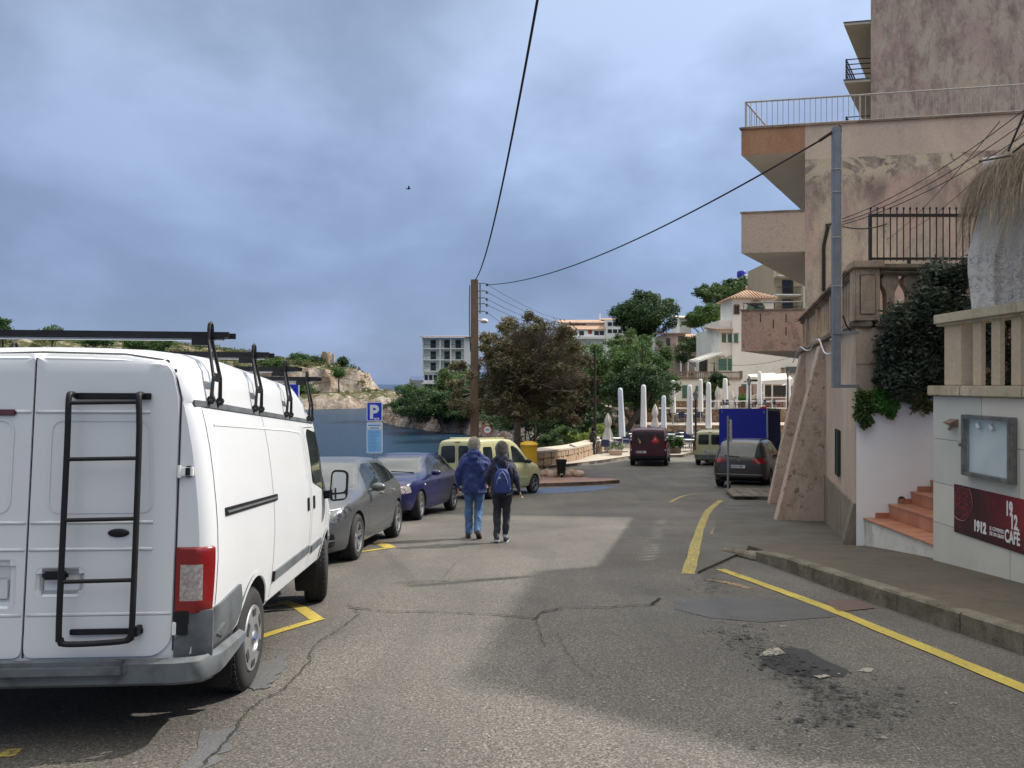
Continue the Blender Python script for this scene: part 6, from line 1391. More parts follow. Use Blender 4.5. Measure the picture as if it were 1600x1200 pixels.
q_ = pj.hit('B', -.36, 1.30, .025); text_obj('lettering', 'A', wt, bv, Matrix.Translation(q_) @ Matrix(((0, 0, -1, 0), (-1, 0, 0, 0), (0, 1, 0, 0), (0, 0, 0, 1))), 0.18, 0.001, align='CENTER')
gold = mat('sticker_gold', (0.60, 0.42, 0.12), 0.4)
vp('gold_sticker', 'B', [(.52, 1.48), (.46, 1.36), (.40, 1.33), (.36, 1.22), (.40, 1.12), (.44, 1.22), (.47, 1.25), (.44, 1.31), (.49, 1.36)], gold, 0.008, off=0.022)
for s in 'LR':
 vp('side_window', s, [(-1.9, 1.16), (-.9, 1.16), (-.9, 1.66), (-1.85, 1.66)], M['carglass'], 0.05, off=0.006); vp('middle_window', s, [(-.75, 1.16), (.35, 1.16), (.35, 1.68), (-.75, 1.68)], M['carglass'], 0.05, off=0.006)
 vp('door_window', s, [(.50, 1.16), (1.60, 1.12), (1.20, 1.55), (1.0, 1.68), (.50, 1.70)], M['carglass'], 0.05, off=0.006); vp('side_strip', s, [(-1.1, .58), (1.1, .58), (1.1, .68), (-1.1, .68)], M['blackplastic'], 0.02, off=0.015)
sp = carpaint('dark_brown', (0.050, 0.040, 0.036), 0.3, 0.32, 0.05)
S_ = dict(wheels=(-1.46, 1.46), r=0.335, rim='spoke', tw=0.225,
  zt=[(-2.36, .95), (-2.32, 1.08), (-2.20, 1.28), (-2.0, 1.56), (-1.85, 1.66), (-1.4, 1.71), (-.3, 1.72), (.4, 1.66), (.9, 1.45), (1.5, 1.10), (1.9, 1.0), (2.25, .85), (2.4, .6)],
  zbelt=[(-2.36, .90), (-2.2, 1.02), (-1, 1.02), (1.2, .98), (2.0, .85), (2.4, .55)], w=[(-2.36, .76), (-2.30, .84), (-2.15, .91), (-1.8, .945), (1.3, .95), (2.0, .88), (2.25, .76), (2.4, .55)],
  wr=[(-2.36, .6), (-2.0, .70), (-1.5, .70), (.3, .68), (1.3, .78), (2.4, .5)], zb=[(-2.36, .40), (-2.0, .28), (2.0, .22), (2.4, .26)])
h_ = 27.0; rear = Vector((7.95, 26.9)); pos = (rear.x+2.36*math.sin(R(h_)), rear.y+2.36*math.cos(R(h_))); sc_, pj, vp = car('brown_people_carrier', 'dark brown people carrier parked behind the grey sign post', 'car', pos, h_, sp, S_)
vp('rear_glass', 'B', [(-.74, 1.13), (.74, 1.13), (.64, 1.56), (-.64, 1.56)], M['windscreen'], 0.07, off=0.006)
pj.seam('wiper', 'B', [(-.02, 1.12), (.5, 1.16)], 0.03, M['blackplastic'], sc_, off=0.025)
for sg in (-1, 1):
 vp('tail_light', 'B', [(sg*.46, .90), (sg*.86, .90), (sg*.86, 1.07), (sg*.56, 1.09), (sg*.44, 1.02)], M['taillight'], 0.04, off=0.010); vp('tail_light', 'R' if sg < 0 else 'L', [(-2.24, .90), (-1.98, .93), (-1.96, 1.03), (-2.18, 1.06)], M['taillight'], 0.03, off=0.008)
 vp('reflector', 'B', [(sg*.74, .46), (sg*.84, .46), (sg*.84, .52), (sg*.74, .52)], M['taillight'], 0.01, off=0.02)
 mirror(sc_, pj, 1.0, 1.04, sp, sg)
 MB().tube([pj.hit('T', -1.7, sg*.62, 0.01), pj.hit('T', -1.6, sg*.62, 0.05), pj.hit('T', .1, sg*.62, 0.05), pj.hit('T', .2, sg*.62, 0.01)], 0.018, 6).build('roof_rail', M['blackplastic'], sc_)
vp('bumper_skin', 'B', [(-.90, .44), (.90, .44), (.90, .60), (-.90, .60)], sp, 0.05, off=0.03, skirt=0.03); vp('chrome_strip', 'B', [(-.80, .50), (.80, .50), (.80, .525), (-.80, .525)], M['rim'], 0.005, off=0.038)
vp('lower_bumper', 'B', [(-.80, .36), (.80, .36), (.80, .42), (-.80, .42)], M['blackplastic'], 0.02, off=0.02)
plate(sc_, pj, 'B', .04, .78, '5298 HPM', 0.52)
q_ = pj.hit('B', 0, 1.0, .012); e_ = MB(); e_.lathe([(0.052, 0), (0.052, -.008), (0.042, -.008), (0.042, 0)], tuple(q_), 20, axis='x', closed=False)
bdg_ = e_.build('round_badge', M['rim'], sc_)
for sy in (-1, 1):
 e_ = MB(); e_.tube([(q_.x-.004, sy*0.022, q_.z+.038), (q_.x-.004, sy*0.006, q_.z+.004)], 0.004, 5); e_.tube([(q_.x-.004, sy*0.036, q_.z+.022), (q_.x-.004, sy*0.018, q_.z-.036), (q_.x-.004, 0, q_.z-.002)], 0.004, 5); e_.build('badge_stroke', M['rim'], bdg_)
for s in 'LR':
 vp('rear_side_window', s, [(-1.92, 1.12), (-1.16, 1.10), (-1.16, 1.56), (-1.72, 1.53)], M['carglass'], 0.04, off=0.006); vp('side_window', s, [(-1.06, 1.09), (-.1, 1.08), (-.1, 1.58), (-1.06, 1.57)], M['carglass'], 0.04, off=0.006)
 vp('door_window', s, [(0, 1.08), (1.10, 1.05), (.72, 1.38), (.35, 1.53), (0, 1.57)], M['carglass'], 0.04, off=0.006)
 for pts_ in ([(-1.11, 1.07), (-1.05, .75), (-.98, .55)], [(-.05, 1.06), (-.05, .32)]): pj.seam('panel_gap', s, pts_, 0.007, M['seam'], sc_)
tk_h = 25.0; tpos = (11.1, 35.4); bt = thing('box_truck', 'bright blue box truck with ribbed side behind the brown people carrier', 'truck', (tpos[0], tpos[1], G(tpos[1])), rot=frame_from(tk_h, at=tpos))
bl_ = mat('truck_blue', (0.004, 0.012, 0.30), 0.5, col2=(0.006, 0.016, 0.34), scale=2); bl2 = mat('truck_side_blue', (0.012, 0.020, 0.17), 0.6, col2=(0.018, 0.028, 0.21), scale=5)
q = MB(); q.box((-2.9, -1.0, 0.75), (2.2, 1.0, 2.86)); q.build('box', bl2, bt, bevel=0.02)
q = MB(); q.box((-2.935, -0.97, 0.62), (-2.902, 0.99, 2.83)); q.build('rear_panel', bl_, bt, bevel=0.01)
q = MB(); q.box((-2.95, -1.03, 0.62), (-2.86, -0.972, 2.84)); q.build('corner_post', M['rim'], bt, bevel=0.01)
q = MB(); q.box((-2.92, -1.035, 2.78), (2.25, -1.002, 2.88)); q.build('top_edge', M['greyplastic'], bt, bevel=0.01)
rib = MB().box((-0.045, -1.03, 0.80), (0.045, -1.001, 2.76)).mesh('side_rib', bl2, bevel=0.012)
for k in range(16): place('side_rib', rib, bt, (-2.6+k*0.31, 0, 0))
q = MB(); q.tube([(-2.94, 0.86, 2.77), (-2.94, 0.86, 2.70)], 0.02, 6); q.tube([(-2.94, -0.88, 2.77), (-2.94, -0.88, 2.66)], 0.025, 6); q.build('latch', M['rim'], bt)
q = MB(); cs = [(2.3, .55), (2.3, 2.1), (2.9, 2.15), (3.6, 1.35), (4.1, 1.15), (4.2, .5)]; q.loft([[(x, -0.95, z) for x, z in cs], [(x, 0.95, z) for x, z in cs]]); q.build('cab', M['white_plain'], bt, bevel=0.05)
q = MB(); q.box((-2.8, -.5, .45), (2.3, .5, .62)); q.build('chassis', M['rim_dark'], bt)
for x in (-1.6, 3.4):
 for s in (-1, 1): wheel(bt, x, s*0.86, 0.36, 0.22, 'cap', side=s)
                                                          # -- people
def blob_obj(name, mb, m, parent, vox=0.014, sm=6, noise_amp=0.0, nsc=9.0, wrinkle=None):
 ob = mb.build(name, m, parent, fix=True)
 p = ob.parent; ob.parent = None
 r = ob.modifiers.new('r', 'REMESH'); r.mode = 'VOXEL'; r.voxel_size = vox; r.use_smooth_shade = True
 s = ob.modifiers.new('s', 'SMOOTH'); s.iterations = sm; s.factor = 0.5
 apply_mods(ob); ob.parent = p; me = ob.data
 if noise_amp:
  nr = [v.normal.copy() for v in me.vertices]
  for v, n_ in zip(me.vertices, nr):
   c = v.co; q = Vector((c.x*nsc, c.y*nsc, c.z*nsc*(0.55 if wrinkle != 'h' else 1.6)))
   v.co = c+n_*noise_amp*(noise.fractal(q, 0.8, 2.0, 3))
 me.materials.clear(); me.materials.append(m); me.polygons.foreach_set('use_smooth', [True]*len(me.polygons)); me.update(); return ob
def limb(mb, pts, r, n=14, flat=None):
 """tapered elliptic limb; pts joints, r radii or (rx, ry)"""
 pts = [Vector(p) for p in pts]; rings = []
 P = smooth3(pts, 5); k = len(P)
 for i, p in enumerate(P):
  u = i/(k-1)*(len(pts)-1); a = min(int(u), len(pts)-2); f = u-a
  g = lambda q: q if isinstance(q, (tuple, list)) else (q, q)
  ra, rb = g(r[a]), g(r[a+1]); rx = ra[0]*(1-f)+rb[0]*f; ry = ra[1]*(1-f)+rb[1]*f
  t = (P[min(i+1, k-1)]-P[max(i-1, 0)]).normalized()
  ax = Vector((1, 0, 0)); ax = (ax-t*ax.dot(t)); ax = ax.normalized() if ax.length > .2 else (Vector((0, 1, 0))-t*t.y).normalized(); ay = t.cross(ax)
  rings.append([p+ax*rx*math.cos(2*PI*j/n)+ay*ry*math.sin(2*PI*j/n) for j in range(n)])
 mb.loft(rings)
 g = lambda q: q if isinstance(q, (tuple, list)) else (q, q)
 for p, q in ((pts[0], r[0]), (pts[-1], r[-1])): q = g(q); m_ = min(q)*0.96; mb.ell(p, (q[0]*.95, q[1]*.95, m_), 12, 8)
skin = mat('skin', (0.42, 0.24, 0.17), 0.55, col2=(0.38, 0.20, 0.14), scale=12)
def head(mb, c, s=1.0, turn=0.0):
 """skull, jaw, nose, ears, neck; face towards +y"""
 Mx = Matrix.Rotation(turn, 4, 'Z'); X = lambda x, y, z: Vector(c)+Mx @ Vector((x*s, y*s, z*s))
 mb.ell(X(0, -.01, .02), (.078*s, .097*s, .105*s), 20, 14, M=Mx); mb.ell(X(0, .03, -.06), (.055*s, .062*s, .065*s), 16, 10, M=Mx)
 mb.ell(X(0, .105, -.012), (.014*s, .022*s, .026*s), 10, 8, M=Mx); mb.ell(X(0, .09, .025), (.05*s, .02*s, .014*s), 10, 6, M=Mx)
 mb.ell(X(0, .088, -.055), (.026*s, .014*s, .010*s), 10, 6, M=Mx)
 for sx in (-1, 1): mb.ell(X(sx*.081, -.008, -.005), (.012*s, .020*s, .032*s), 10, 8, M=Mx)
def hand(mb, wrist, d, curl=0.5, s=1.0, side=1, thumb=Vector((0, 1, 0))):
 """palm and five fingers hanging along d, slightly curled towards palm normal"""
 d = Vector(d).normalized(); nrm = thumb.cross(d).normalized()*side; th = d.cross(nrm).normalized()*(1 if d.cross(nrm).dot(thumb) > 0 else -1)
 w0 = Vector(wrist); pc = w0+d*.05*s
 mb.loft([[w0+d*t*s+th*x*s+nrm*z*s for x, z in ((-.030, -.010), (.030, -.010), (.034, .004), (.028, .014), (-.028, .014), (-.034, .004))] for t in (-.02, .03, .06, .088)])
 L = [.062, .074, .080, .072]
 for i in range(4):
  b = w0+d*.082*s+th*(-.027+.018*i)*s; p1 = b+d*L[i]*.42*s+nrm*-.006*curl; p2 = p1+(d*.75-nrm*curl*.65).normalized()*L[i]*.33*s; p3 = p2+(d*.3-nrm*curl*1.1).normalized()*L[i]*.3*s
  mb.tube([b-d*.02*s, b, p1, p2, p3], [.0092*s, .0092*s, .0088*s, .0082*s, .0068*s], 8)
 b = w0+d*.025*s+th*.028*s; mb.tube([b, b+(th*.6+d*.7).normalized()*.032*s, b+(th*.35+d*.9-nrm*.2).normalized()*.062*s], [.012*s, .011*s, .0085*s], 8)
def shoe(mb, heel, toe_dir, L=0.27, w=0.048, tilt=0.0, s=1.0):
 """heel point is under the heel on the sole; tilt lifts the heel (radians)"""
 f = Vector(toe_dir).normalized(); R_ = Vector((f.y, -f.x, 0)).normalized(); up = R_.cross(f).normalized()
 rings = []
 for t, ww, h, z0 in ((0, .55, .055, .004), (.06, .80, .085, 0), (.25, .82, .10, 0), (.45, .80, .085, .0), (.65, 1.0, .06, 0), (.85, .95, .045, .004), (1.0, .45, .028, .012)):
  c = Vector(heel)+f*L*t; rings.append([c+R_*ww*w*x+up*(z0+h*z) for x, z in ((-.9, 0), (.9, 0), (1, .35), (.75, .8), (.3, 1), (-.3, 1), (-.75, .8), (-1, .35))])
 mb.loft(rings)
 return rings
def sole(mb, heel, toe_dir, L=0.28, w=0.05, th=.022):
 f = Vector(toe_dir).normalized(); R_ = Vector((f.y, -f.x, 0)).normalized(); up = R_.cross(f).normalized(); rings = []
 for t, ww in ((0, .6), (.06, .88), (.3, .85), (.5, .82), (.7, 1.05), (.88, .95), (1, .5)):
  c = Vector(heel)+f*L*t-up*th*.6; rings.append([c-R_*ww*w, c+R_*ww*w, c+R_*ww*w+up*th, c-R_*ww*w+up*th])
 mb.loft(rings)
def hairpart(name, c, s, m, parent, n=5200, sm=1.0, bl=None):
 """short strands over the skull"""
 V, F = [], []; c = Vector(c)
 for i in range(n):
  while True:
   d = Vector((random.gauss(0, 1), random.gauss(0, 1), random.gauss(0, 1))).normalized()
   if d.z > -0.30-0.45*(d.y < 0) and not (d.y > .55 and d.z < .55) and not (abs(d.x) > .8 and d.z < -.05 and d.y > -.2): break
  p = c+Vector((d.x*.080*s, d.y*.100*s-.01*s, d.z*.108*s+.02*s)); L = random.uniform(.018, .038)*sm
  q = p+(d*0.75+Vector((random.gauss(0, .35), random.gauss(0, .35)-.1, random.gauss(0, .3)-.35))).normalized()*L; sd = d.cross(Vector((random.gauss(0, 1), random.gauss(0, 1), 1))).normalized()*.0022
  b = len(V); V += [p-sd, p+sd, q+sd*.3, q-sd*.3]; F.append((b, b+1, b+2, b+3))
 mb = MB(); mb.ell((c.x, c.y-.012*s, c.z+.027*s), (.082*s, .100*s, .106*s), 20, 14)
 cap = [v for v in mb.v]; cut = [f for f in mb.f if all(not (mb.v[i].y-c.y > .045*s and mb.v[i].z-c.z < .075*s) and mb.v[i].z-c.z > -.065*s for i in f)]
 mb.f = cut; mb.m = [0]*len(cut); b = len(mb.v); mb.v += V; mb.f += [[i+b for i in f] for f in F]; mb.m += [0]*len(F)
 return mb.build(name, m, parent, fix=False)
def walker(label, pos, jk, tr, sh, hair_m, H, shw, hem, arms, legs, stout=1.0, headturn=0.0, trouser_r=(.085, .062, .052), curls=1.0, sockz=None, pattern=None):
 t_ = thing('person', label, 'person', (pos[0], pos[1], G(pos[1])))
 k = H/1.75; hip = .92*k; sho = 1.43*k
 b = MB(); hc = (0, .03*k, 1.615*k); head(b, hc, 1.13*k, headturn)
 limb(b, [(0, .01, 1.55*k), (0, -.01, 1.47*k)], [.055*k, .06*k]); limb(b, [(0, 0, 1.42*k), (0, 0, 1.2*k), (0, 0, .95*k)], [(.15*k, .09*k), (.14*k, .095*k), (.15*k, .10*k)])
 for s in (0, 1):
  A_ = [Vector(p)*k for p in arms[s]]; A_[0] = Vector((A_[0].x*.84, A_[0].y, A_[0].z-.06*k)); limb(b, A_, [.030*k, .022*k, .023*k])
  hand(b, A_[2], (A_[2]-A_[1]), 0.6, 1.0*k, side=-1 if s == 0 else 1)
  L_ = [Vector(p)*k for p in legs[s][:3]]; limb(b, L_, [.075*k, .052*k, .038*k])
 bd_ = blob_obj('body', b, skin, t_, 0.008, 3)
 j = MB(); W_ = shw; 
 tors = [((0, .0, 1.475*k), (W_*.42, .075)), ((0, -.008, 1.42*k), (W_*.86, .105)), ((0, -.010, 1.33*k), (W_*.98, .128*stout)), ((0, 0, 1.18*k), (W_*.92, .135*stout)), ((0, 0, 1.02*k), (W_*.88, .140*stout)), ((0, 0, hem*k), (W_*.93, .148*stout))]
 rings = []
 for (c, r) in tors: rings.append([Vector(c)+Vector((r[0]*k*math.copysign(abs(math.cos(a))**.8, math.cos(a)), r[1]*k*math.copysign(abs(math.sin(a))**.9, math.sin(a)), 0)) for a in [2*PI*i/24 for i in range(24)]])
 j.loft(rings)
 for s in (0, 1):
  A_ = [Vector(p)*k for p in arms[s]]; A_[0] = Vector((A_[0].x*.86, A_[0].y, A_[0].z-.045*k)); wr_ = A_[1].lerp(A_[2], .93); limb(j, [A_[0], A_[0].lerp(A_[1], .5), A_[1], A_[1].lerp(A_[2], .5), wr_], [.074*k*stout, .068*k*stout, .058*k, .052*k, .044*k])
 j.ell((0, -.005, 1.505*k), (.088*k, .088*k, .055*k), 16, 8); j.ell((0, -.075*k, 1.49*k), (.125*k, .07*k, .070*k), 16, 8); j.ell((0, -.12*k, 1.43*k), (.085*k, .04*k, .07*k), 14, 8)
 for s in (-1, 1): j.ell((s*.105*k, -.01, 1.445*k), (.10*k, .075*k, .045*k), 12, 8)
 jo = blob_obj('jacket', j, jk, t_, 0.011, 3, 0.030, 7.0)
 q = MB(); q.ell((0, 0, hip+.01), (W_*.78*k, .125*stout*k, .13*k), 16, 10)
 for s in (0, 1):
  h0, kn, an = [Vector(p)*k for p in legs[s][:3]]; limb(q, [h0+Vector((0, 0, .03)), h0.lerp(kn, .5), kn, kn.lerp(an, .5), an], [trouser_r[0]*k*1.05, trouser_r[0]*.92*k, trouser_r[1]*k, trouser_r[1]*.95*k, trouser_r[2]*k])
 blob_obj('trousers', q, tr, t_, 0.011, 3, 0.018, 10.0)
 for s in (0, 1):
  heel, td = Vector(legs[s][3])*k, Vector(legs[s][4]); m_ = MB(); shoe(m_, heel+Vector((0, 0, .018)), td, .27*k, .047*k)
  an = Vector(legs[s][2])*k; m_.tube([heel+Vector(td).normalized()*.07+Vector((0, 0, .07)), an+Vector((0, 0, .0))], [.042*k, .040*k], 10)
  so = blob_obj('shoe', m_, sh, t_, 0.008, 2); z = MB(); sole(z, heel+Vector((0, 0, .018)), td, .275*k, .048*k); z.build('sole', M['sole_'+('w' if sockz else 'd')], so, bevel=0.004)
  if sockz: z = MB(); z.tube([an+Vector((0, 0, -.02)), an+Vector((0, 0, .035))], .045*k, 10); z.build('sock', M['sock'], t_, smooth=True, angle=50)
 hairpart('hair', hc, 1.14*k, hair_m, t_, 5500, curls)
 return t_, k
M['sole_w'] = mat('pale_sole', (0.50, 0.50, 0.50), 0.7); M['sole_d'] = mat('dark_sole', (0.05, 0.045, 0.045), 0.8); M['sock'] = mat('grey_sock', (0.40, 0.40, 0.42), 0.9)
def fabric(name, a, b, sc=8, check=False):
 t = NT(name); v = t.coords('Object'); c = t.mix(t.ramp(t.noise(v, sc, 6, 0.7), [(0.35, 0.0), (0.65, 1.0)]), a, b)
 if check:
  w_ = t.n('ShaderNodeTexWave', {'Vector': t.coords('Object', (1, 1, 1), (0, R(45), 0)), 'Scale': 9.0, 'Distortion': 1.5}); c = t.mix(t.ramp(w_.outputs['Fac'], [(0.3, 0.0), (0.7, 0.55)]), c, (0.018, 0.042, 0.20))
 t.set(Base_Color=c, Roughness=0.75); t.b.inputs['Sheen Weight'].default_value = 0.1; t.bump(t.noise(v, 55, 4), 0.15, 0.004); return t.mat
jack1 = fabric('blue_check_jacket', (0.009, 0.018, 0.085), (0.014, 0.030, 0.14), 7, True); jean = fabric('washed_jeans', (0.035, 0.095, 0.22), (0.08, 0.165, 0.32), 4)
jack2 = fabric('navy_jacket', (0.010, 0.012, 0.035), (0.014, 0.016, 0.045), 7); blk = fabric('black_trousers', (0.010, 0.011, 0.020), (0.014, 0.015, 0.026), 7)
shoe_m = mat('dark_shoe', (0.016, 0.016, 0.022), 0.6, col2=(0.03, 0.03, 0.04), scale=14)
h_white = mat('white_hair', (0.55, 0.51, 0.47), 0.7, col2=(0.40, 0.36, 0.32), scale=30); h_grey = mat('grey_curls', (0.34, 0.32, 0.30), 0.7, col2=(0.17, 0.16, 0.15), scale=30)
LA = [(-.205, 0, 1.415), (-.275, -.03, 1.13), (-.285, .045, .87)]; RA = [(.205, 0, 1.415), (.285, -.05, 1.15), (.235, .10, .98)]
LL = [(-.095, 0, .93), (-.10, .03, .50), (-.092, -.02, .115), (-.092, -.085, .0), (-.12, 1, 0)]
RL = [(.095, 0, .93), (.075, .03, .50), (.062, -.20, .165), (.070, -.285, .125), (.10, .90, -.52)]
man, km = walker('white haired man in blue checked jacket and jeans walking away beside the woman', (-0.66, 13.42), jack1, jean, shoe_m, h_white, 1.74, .245, .80, (LA, RA), (LL, RL), 1.12, 0.0, (.088, .072, .066))
LA2 = [(-.18, 0, 1.40), (-.265, -.03, 1.14), (-.225, .09, .98)]; RA2 = [(.18, 0, 1.40), (.255, -.02, 1.15), (.315, .05, .90)]
LL2 = [(-.085, 0, .92), (-.085, .04, .50), (-.085, -.10, .135), (-.075, -.175, .050), (-.10, .96, -.18)]
RL2 = [(.085, 0, .92), (.080, .02, .49), (.060, -.03, .115), (.058, -.09, .0), (.12, 1, 0)]
wom, kw = walker('grey curly haired woman in navy jacket and black trousers walking away with a backpack', (-0.17, 12.85), jack2, blk, shoe_m, h_grey, 1.66, .215, .84, (LA2, RA2), (LL2, RL2), 1.05, 0.0, (.092, .066, .052), 1.15, True)
bk = thing('backpack', 'slim blue backpack worn on the back of the woman', 'backpack', (-0.17+.01, 12.85-.19, G(12.85)+1.12*kw))
q = MB(); rings = []
for z, w_, d in ((-.21, .115, .045), (-.19, .135, .065), (-.10, .140, .075), (.02, .135, .072), (.12, .115, .058), (.17, .08, .04), (.19, .045, .02)):
 rings.append([(w_*math.copysign(abs(math.cos(a))**.7, math.cos(a)), -.01+d*math.copysign(abs(math.sin(a))**.8, math.sin(a)), z) for a in [2*PI*i/20 for i in range(20)]])
q.loft(rings); rk = mat('backpack_blue', (0.018, 0.045, 0.20), 0.55, col2=(0.012, 0.025, 0.12), scale=6, bump=0.3, bscale=30)
blob_obj('bag', q, rk, bk, 0.010, 3, 0.006, 10)
for s, x1 in ((1, .07), (-1, .05)):
 MB().tube([(s*.10, -.055, -.10), (s*.085, -.085, .0), (s*.045, -.078, .10), (0, -.06, .15)], .0045, 5).build('zip', mat('zip_pale', (0.30, 0.36, 0.50), 0.5) if s > 0 else bpy.data.materials['zip_pale'], bk)
 MB().tube([(s*.07, .02, .17), (s*.10, .07, .24), (s*.11, .12, .27), (s*.125, .20, .24)], .017, 6).build('strap', rk, bk)
 MB().tube([(s*.12, .03, -.18), (s*.15, .10, -.12), (s*.15, .17, 0.0)], .010, 5).build('strap', rk, bk)
MB().cbox((-.045, -.082, .05), (.03, .004, .03)).build('patch', mat('patch_white', (0.5, 0.52, 0.56), 0.6), bk)
dj = fabric('black_coat', (0.012, 0.012, 0.014), (0.02, 0.02, 0.022)); bj = fabric('blue_trousers', (0.02, 0.035, 0.12), (0.03, 0.05, 0.16))
p_ = (4.85, 46.0)
m3, _k = walker('man in black coat and blue trousers standing at the end of the stone wall', p_, dj, bj, shoe_m, mat('dark_hair', (0.02, 0.016, 0.014), 0.6), 1.60, .225, .72, ([(-.19, 0, 1.41), (-.23, .02, 1.14), (-.17, .14, 1.0)], [(.19, 0, 1.41), (.23, .02, 1.14), (.17, .14, 1.0)]), ([(-.09, 0, .92), (-.10, .01, .5), (-.10, -.02, .115), (-.10, -.08, 0), (-.1, 1, 0)], [(.09, 0, .92), (.10, .01, .5), (.10, -.02, .115), (.10, -.08, 0), (.1, 1, 0)]), 1.15)
m3.location.z = G(46)+0.13; m3.rotation_euler = (0, 0, 0.5)
                                                          # -- buildings in the distance
def win(parent, x, z, w, h, y, m, frame=None, depth=0.12, face=-1, name='window', sill=True):
 """window on a wall facing the road (-y): recess box with frame"""
 q = MB(); q.box((x-w/2, y-0.04, z), (x+w/2, y-0.012, z+h)); f = q.build(name, m, parent, w=True)
 if frame: q = MB(); q.box((x-w/2-.12, y-0.06, z-.12), (x+w/2+.12, y-0.002, z-.005)); q.build('sill', frame, f, w=True)
 return f
def shutters(parent, x, z, w, h, y, m=None, open_=False):
 m = m or M['shutter_green']
 q = MB(); q.box((x-w/2, y-0.07, z), (x-0.015, y-0.01, z+h)); a = q.build('shutter', m, parent, w=True)
 q = MB(); q.box((x+0.015, y-0.07, z), (x+w/2, y-0.01, z+h)); q.build('shutter', m, parent, w=True)
 for sx in (-1, 1):
  q = MB(); cx = x+sx*w/4; n = max(4, int(h/.12))
  for i in range(n): zz = z+.08+i*(h-.16)/n; q.add([(cx-w/4+.05, y-.085, zz), (cx+w/4-.05, y-.085, zz), (cx+w/4-.05, y-.072, zz+.07), (cx-w/4+.05, y-.072, zz+.07)], [(0, 1, 2, 3)])
  o = q.build('louvres', m, a, w=True, fix=False)
def hip(parent, x0, x1, y0, y1, z, h, over=0.5, m=None, name='roof'):
 cx, cy = (x0+x1)/2, (y0+y1)/2; L = max(0, (x1-x0)-(y1-y0))/2; q = MB()
 x0 -= over; x1 += over; y0 -= over; y1 += over
 q.add([(x0, y0, z), (x1, y0, z), (x1, y1, z), (x0, y1, z), (x0, y0, z+.12), (x1, y0, z+.12), (x1, y1, z+.12), (x0, y1, z+.12), (cx-L, cy, z+h), (cx+L+.01, cy, z+h)], [(0,3,2,1), (0,1,5,4), (1,2,6,5), (2,3,7,6), (3,0,4,7), (4,5,9,8), (6,7,8,9), (5,6,9), (7,4,8)])
 r = q.build(name, m or M['rooftile'], parent, w=True)
 t = MB(); n = int((x1-x0)/0.32)
 for i in range(n):
  x = x0+(i+.5)*(x1-x0)/n
  if x < cx-L: f = (x-x0)/max(cx-L-x0, .01)
  elif x > cx+L: f = (x1-x)/max(x1-cx-L, .01)
  else: f = 1
  f *= 0.98; t.tube([(x, y0, z+.14), (x+(0)*f, y0+(cy-y0)*f, z+.14+(h-.12)*f)], 0.075, 5)
 t.build('roof_rolls', m or M['rooftile'], r, w=True, smooth=True)
 return r
def gable(parent, x0, x1, y0, y1, z0_, z1_, m=None, over=.3):
 """single pitch roof falling towards the road"""
 q = MB(); q.add([(x0-over, y0-over, z0_), (x1+over, y0-over, z0_), (x1+over, y1, z1_), (x0-over, y1, z1_), (x0-over, y0-over, z0_+.16), (x1+over, y0-over, z0_+.16), (x1+over, y1, z1_+.16), (x0-over, y1, z1_+.16)], [(0,3,2,1),(4,5,6,7),(0,1,5,4),(1,2,6,5),(2,3,7,6),(3,0,4,7)])
 return q.build('roof', m or M['rooftile'], parent, w=True)
def bx(name, m, parent, p0, p1, **k): return MB().box(p0, p1).build(name, m, parent, w=True, **k)
def XZ(px, py, y): p = W(px, py, y); return p.x, p.z
vy = 80.0; vl = thing('villa', 'cream villa with square tiled tower and green shutters behind the parasols', 'villa', (26, vy, CH-2))
def Z(py, y=vy): return CH-(py-600)/1200*y
def X(px, y=vy): return (px-800)/1200*y
bx('wall', M['cream'], vl, (X(1124), vy, CH-4), (X(1262), vy+10, Z(511)))
bx('wing_wall', M['cream'], vl, (X(1124), vy-.02, Z(511)+.002), (X(1143)-.01, vy+6, Z(514)+.9))
tw_ = bx('tower', M['cream'], vl, (X(1143), vy-0.35, Z(600)), (X(1207), vy+4.2, Z(468)))
hip(vl, X(1143), X(1207), vy-0.35, vy+4.2, Z(468), 1.25, 0.45)
MB().ell((X(1175), vy+1.9, Z(468)+1.4), (.16, .16, .28), 8, 6).build('finial', M['stone_a'], vl, w=True)
gable(vl, X(1122), X(1143)-.3, vy-.3, vy+5, Z(517), Z(508))
def arch_win(parent, cx, z, w, h, y, m, n=8, fr=None):
 pts_ = [(cx-w/2, z), (cx+w/2, z)]+[(cx+w/2*math.cos(a), z+h-w/2+w/2*math.sin(a)) for a in np.linspace(0, PI, n)]
 q = MB(); q.loft([[(x, y-.05, zz) for x, zz in pts_], [(x, y-.012, zz) for x, zz in pts_]]); f = q.build('window', m, parent, w=True)
 if fr: q = MB(); q.tube([(cx-w/2-.05, y-.06, z)]+[(cx-(w/2+.05)*math.cos(a), y-.06, z+h-w/2+(w/2+.05)*math.sin(a)) for a in np.linspace(0, PI, n)]+[(cx+w/2+.05, y-.06, z)], .06, 5); q.build('arch', fr, f, w=True)
 return f
ty_ = vy-.35
for px in (1148.5, 1153): arch_win(vl, X(px, ty_), Z(491, ty_), .20, .95, ty_, M['glass_dark'], fr=M['stone_a'])
w_ = arch_win(vl, X(1181, ty_), Z(487, ty_), 1.75, 1.1, ty_, M['glass_dark'], 12, fr=M['stone_a'])
for px in (1173.5, 1188): bx('shutter', M['shutter_green'], vl, (X(px, ty_)-.28, ty_-.09, Z(487, ty_)), (X(px, ty_)+.28, ty_-.055, Z(477, ty_)))
for px in (1131, 1140.5, 1150):
 yy = vy if px < 1143 else ty_; shutters(vl, X(px, yy), Z(535, yy), .42, .85, yy)
 bx('lintel', M['stone_a'], vl, (X(px, yy)-.32, yy-.05, Z(535, yy)+.88), (X(px, yy)+.32, yy-.004, Z(535, yy)+.96))
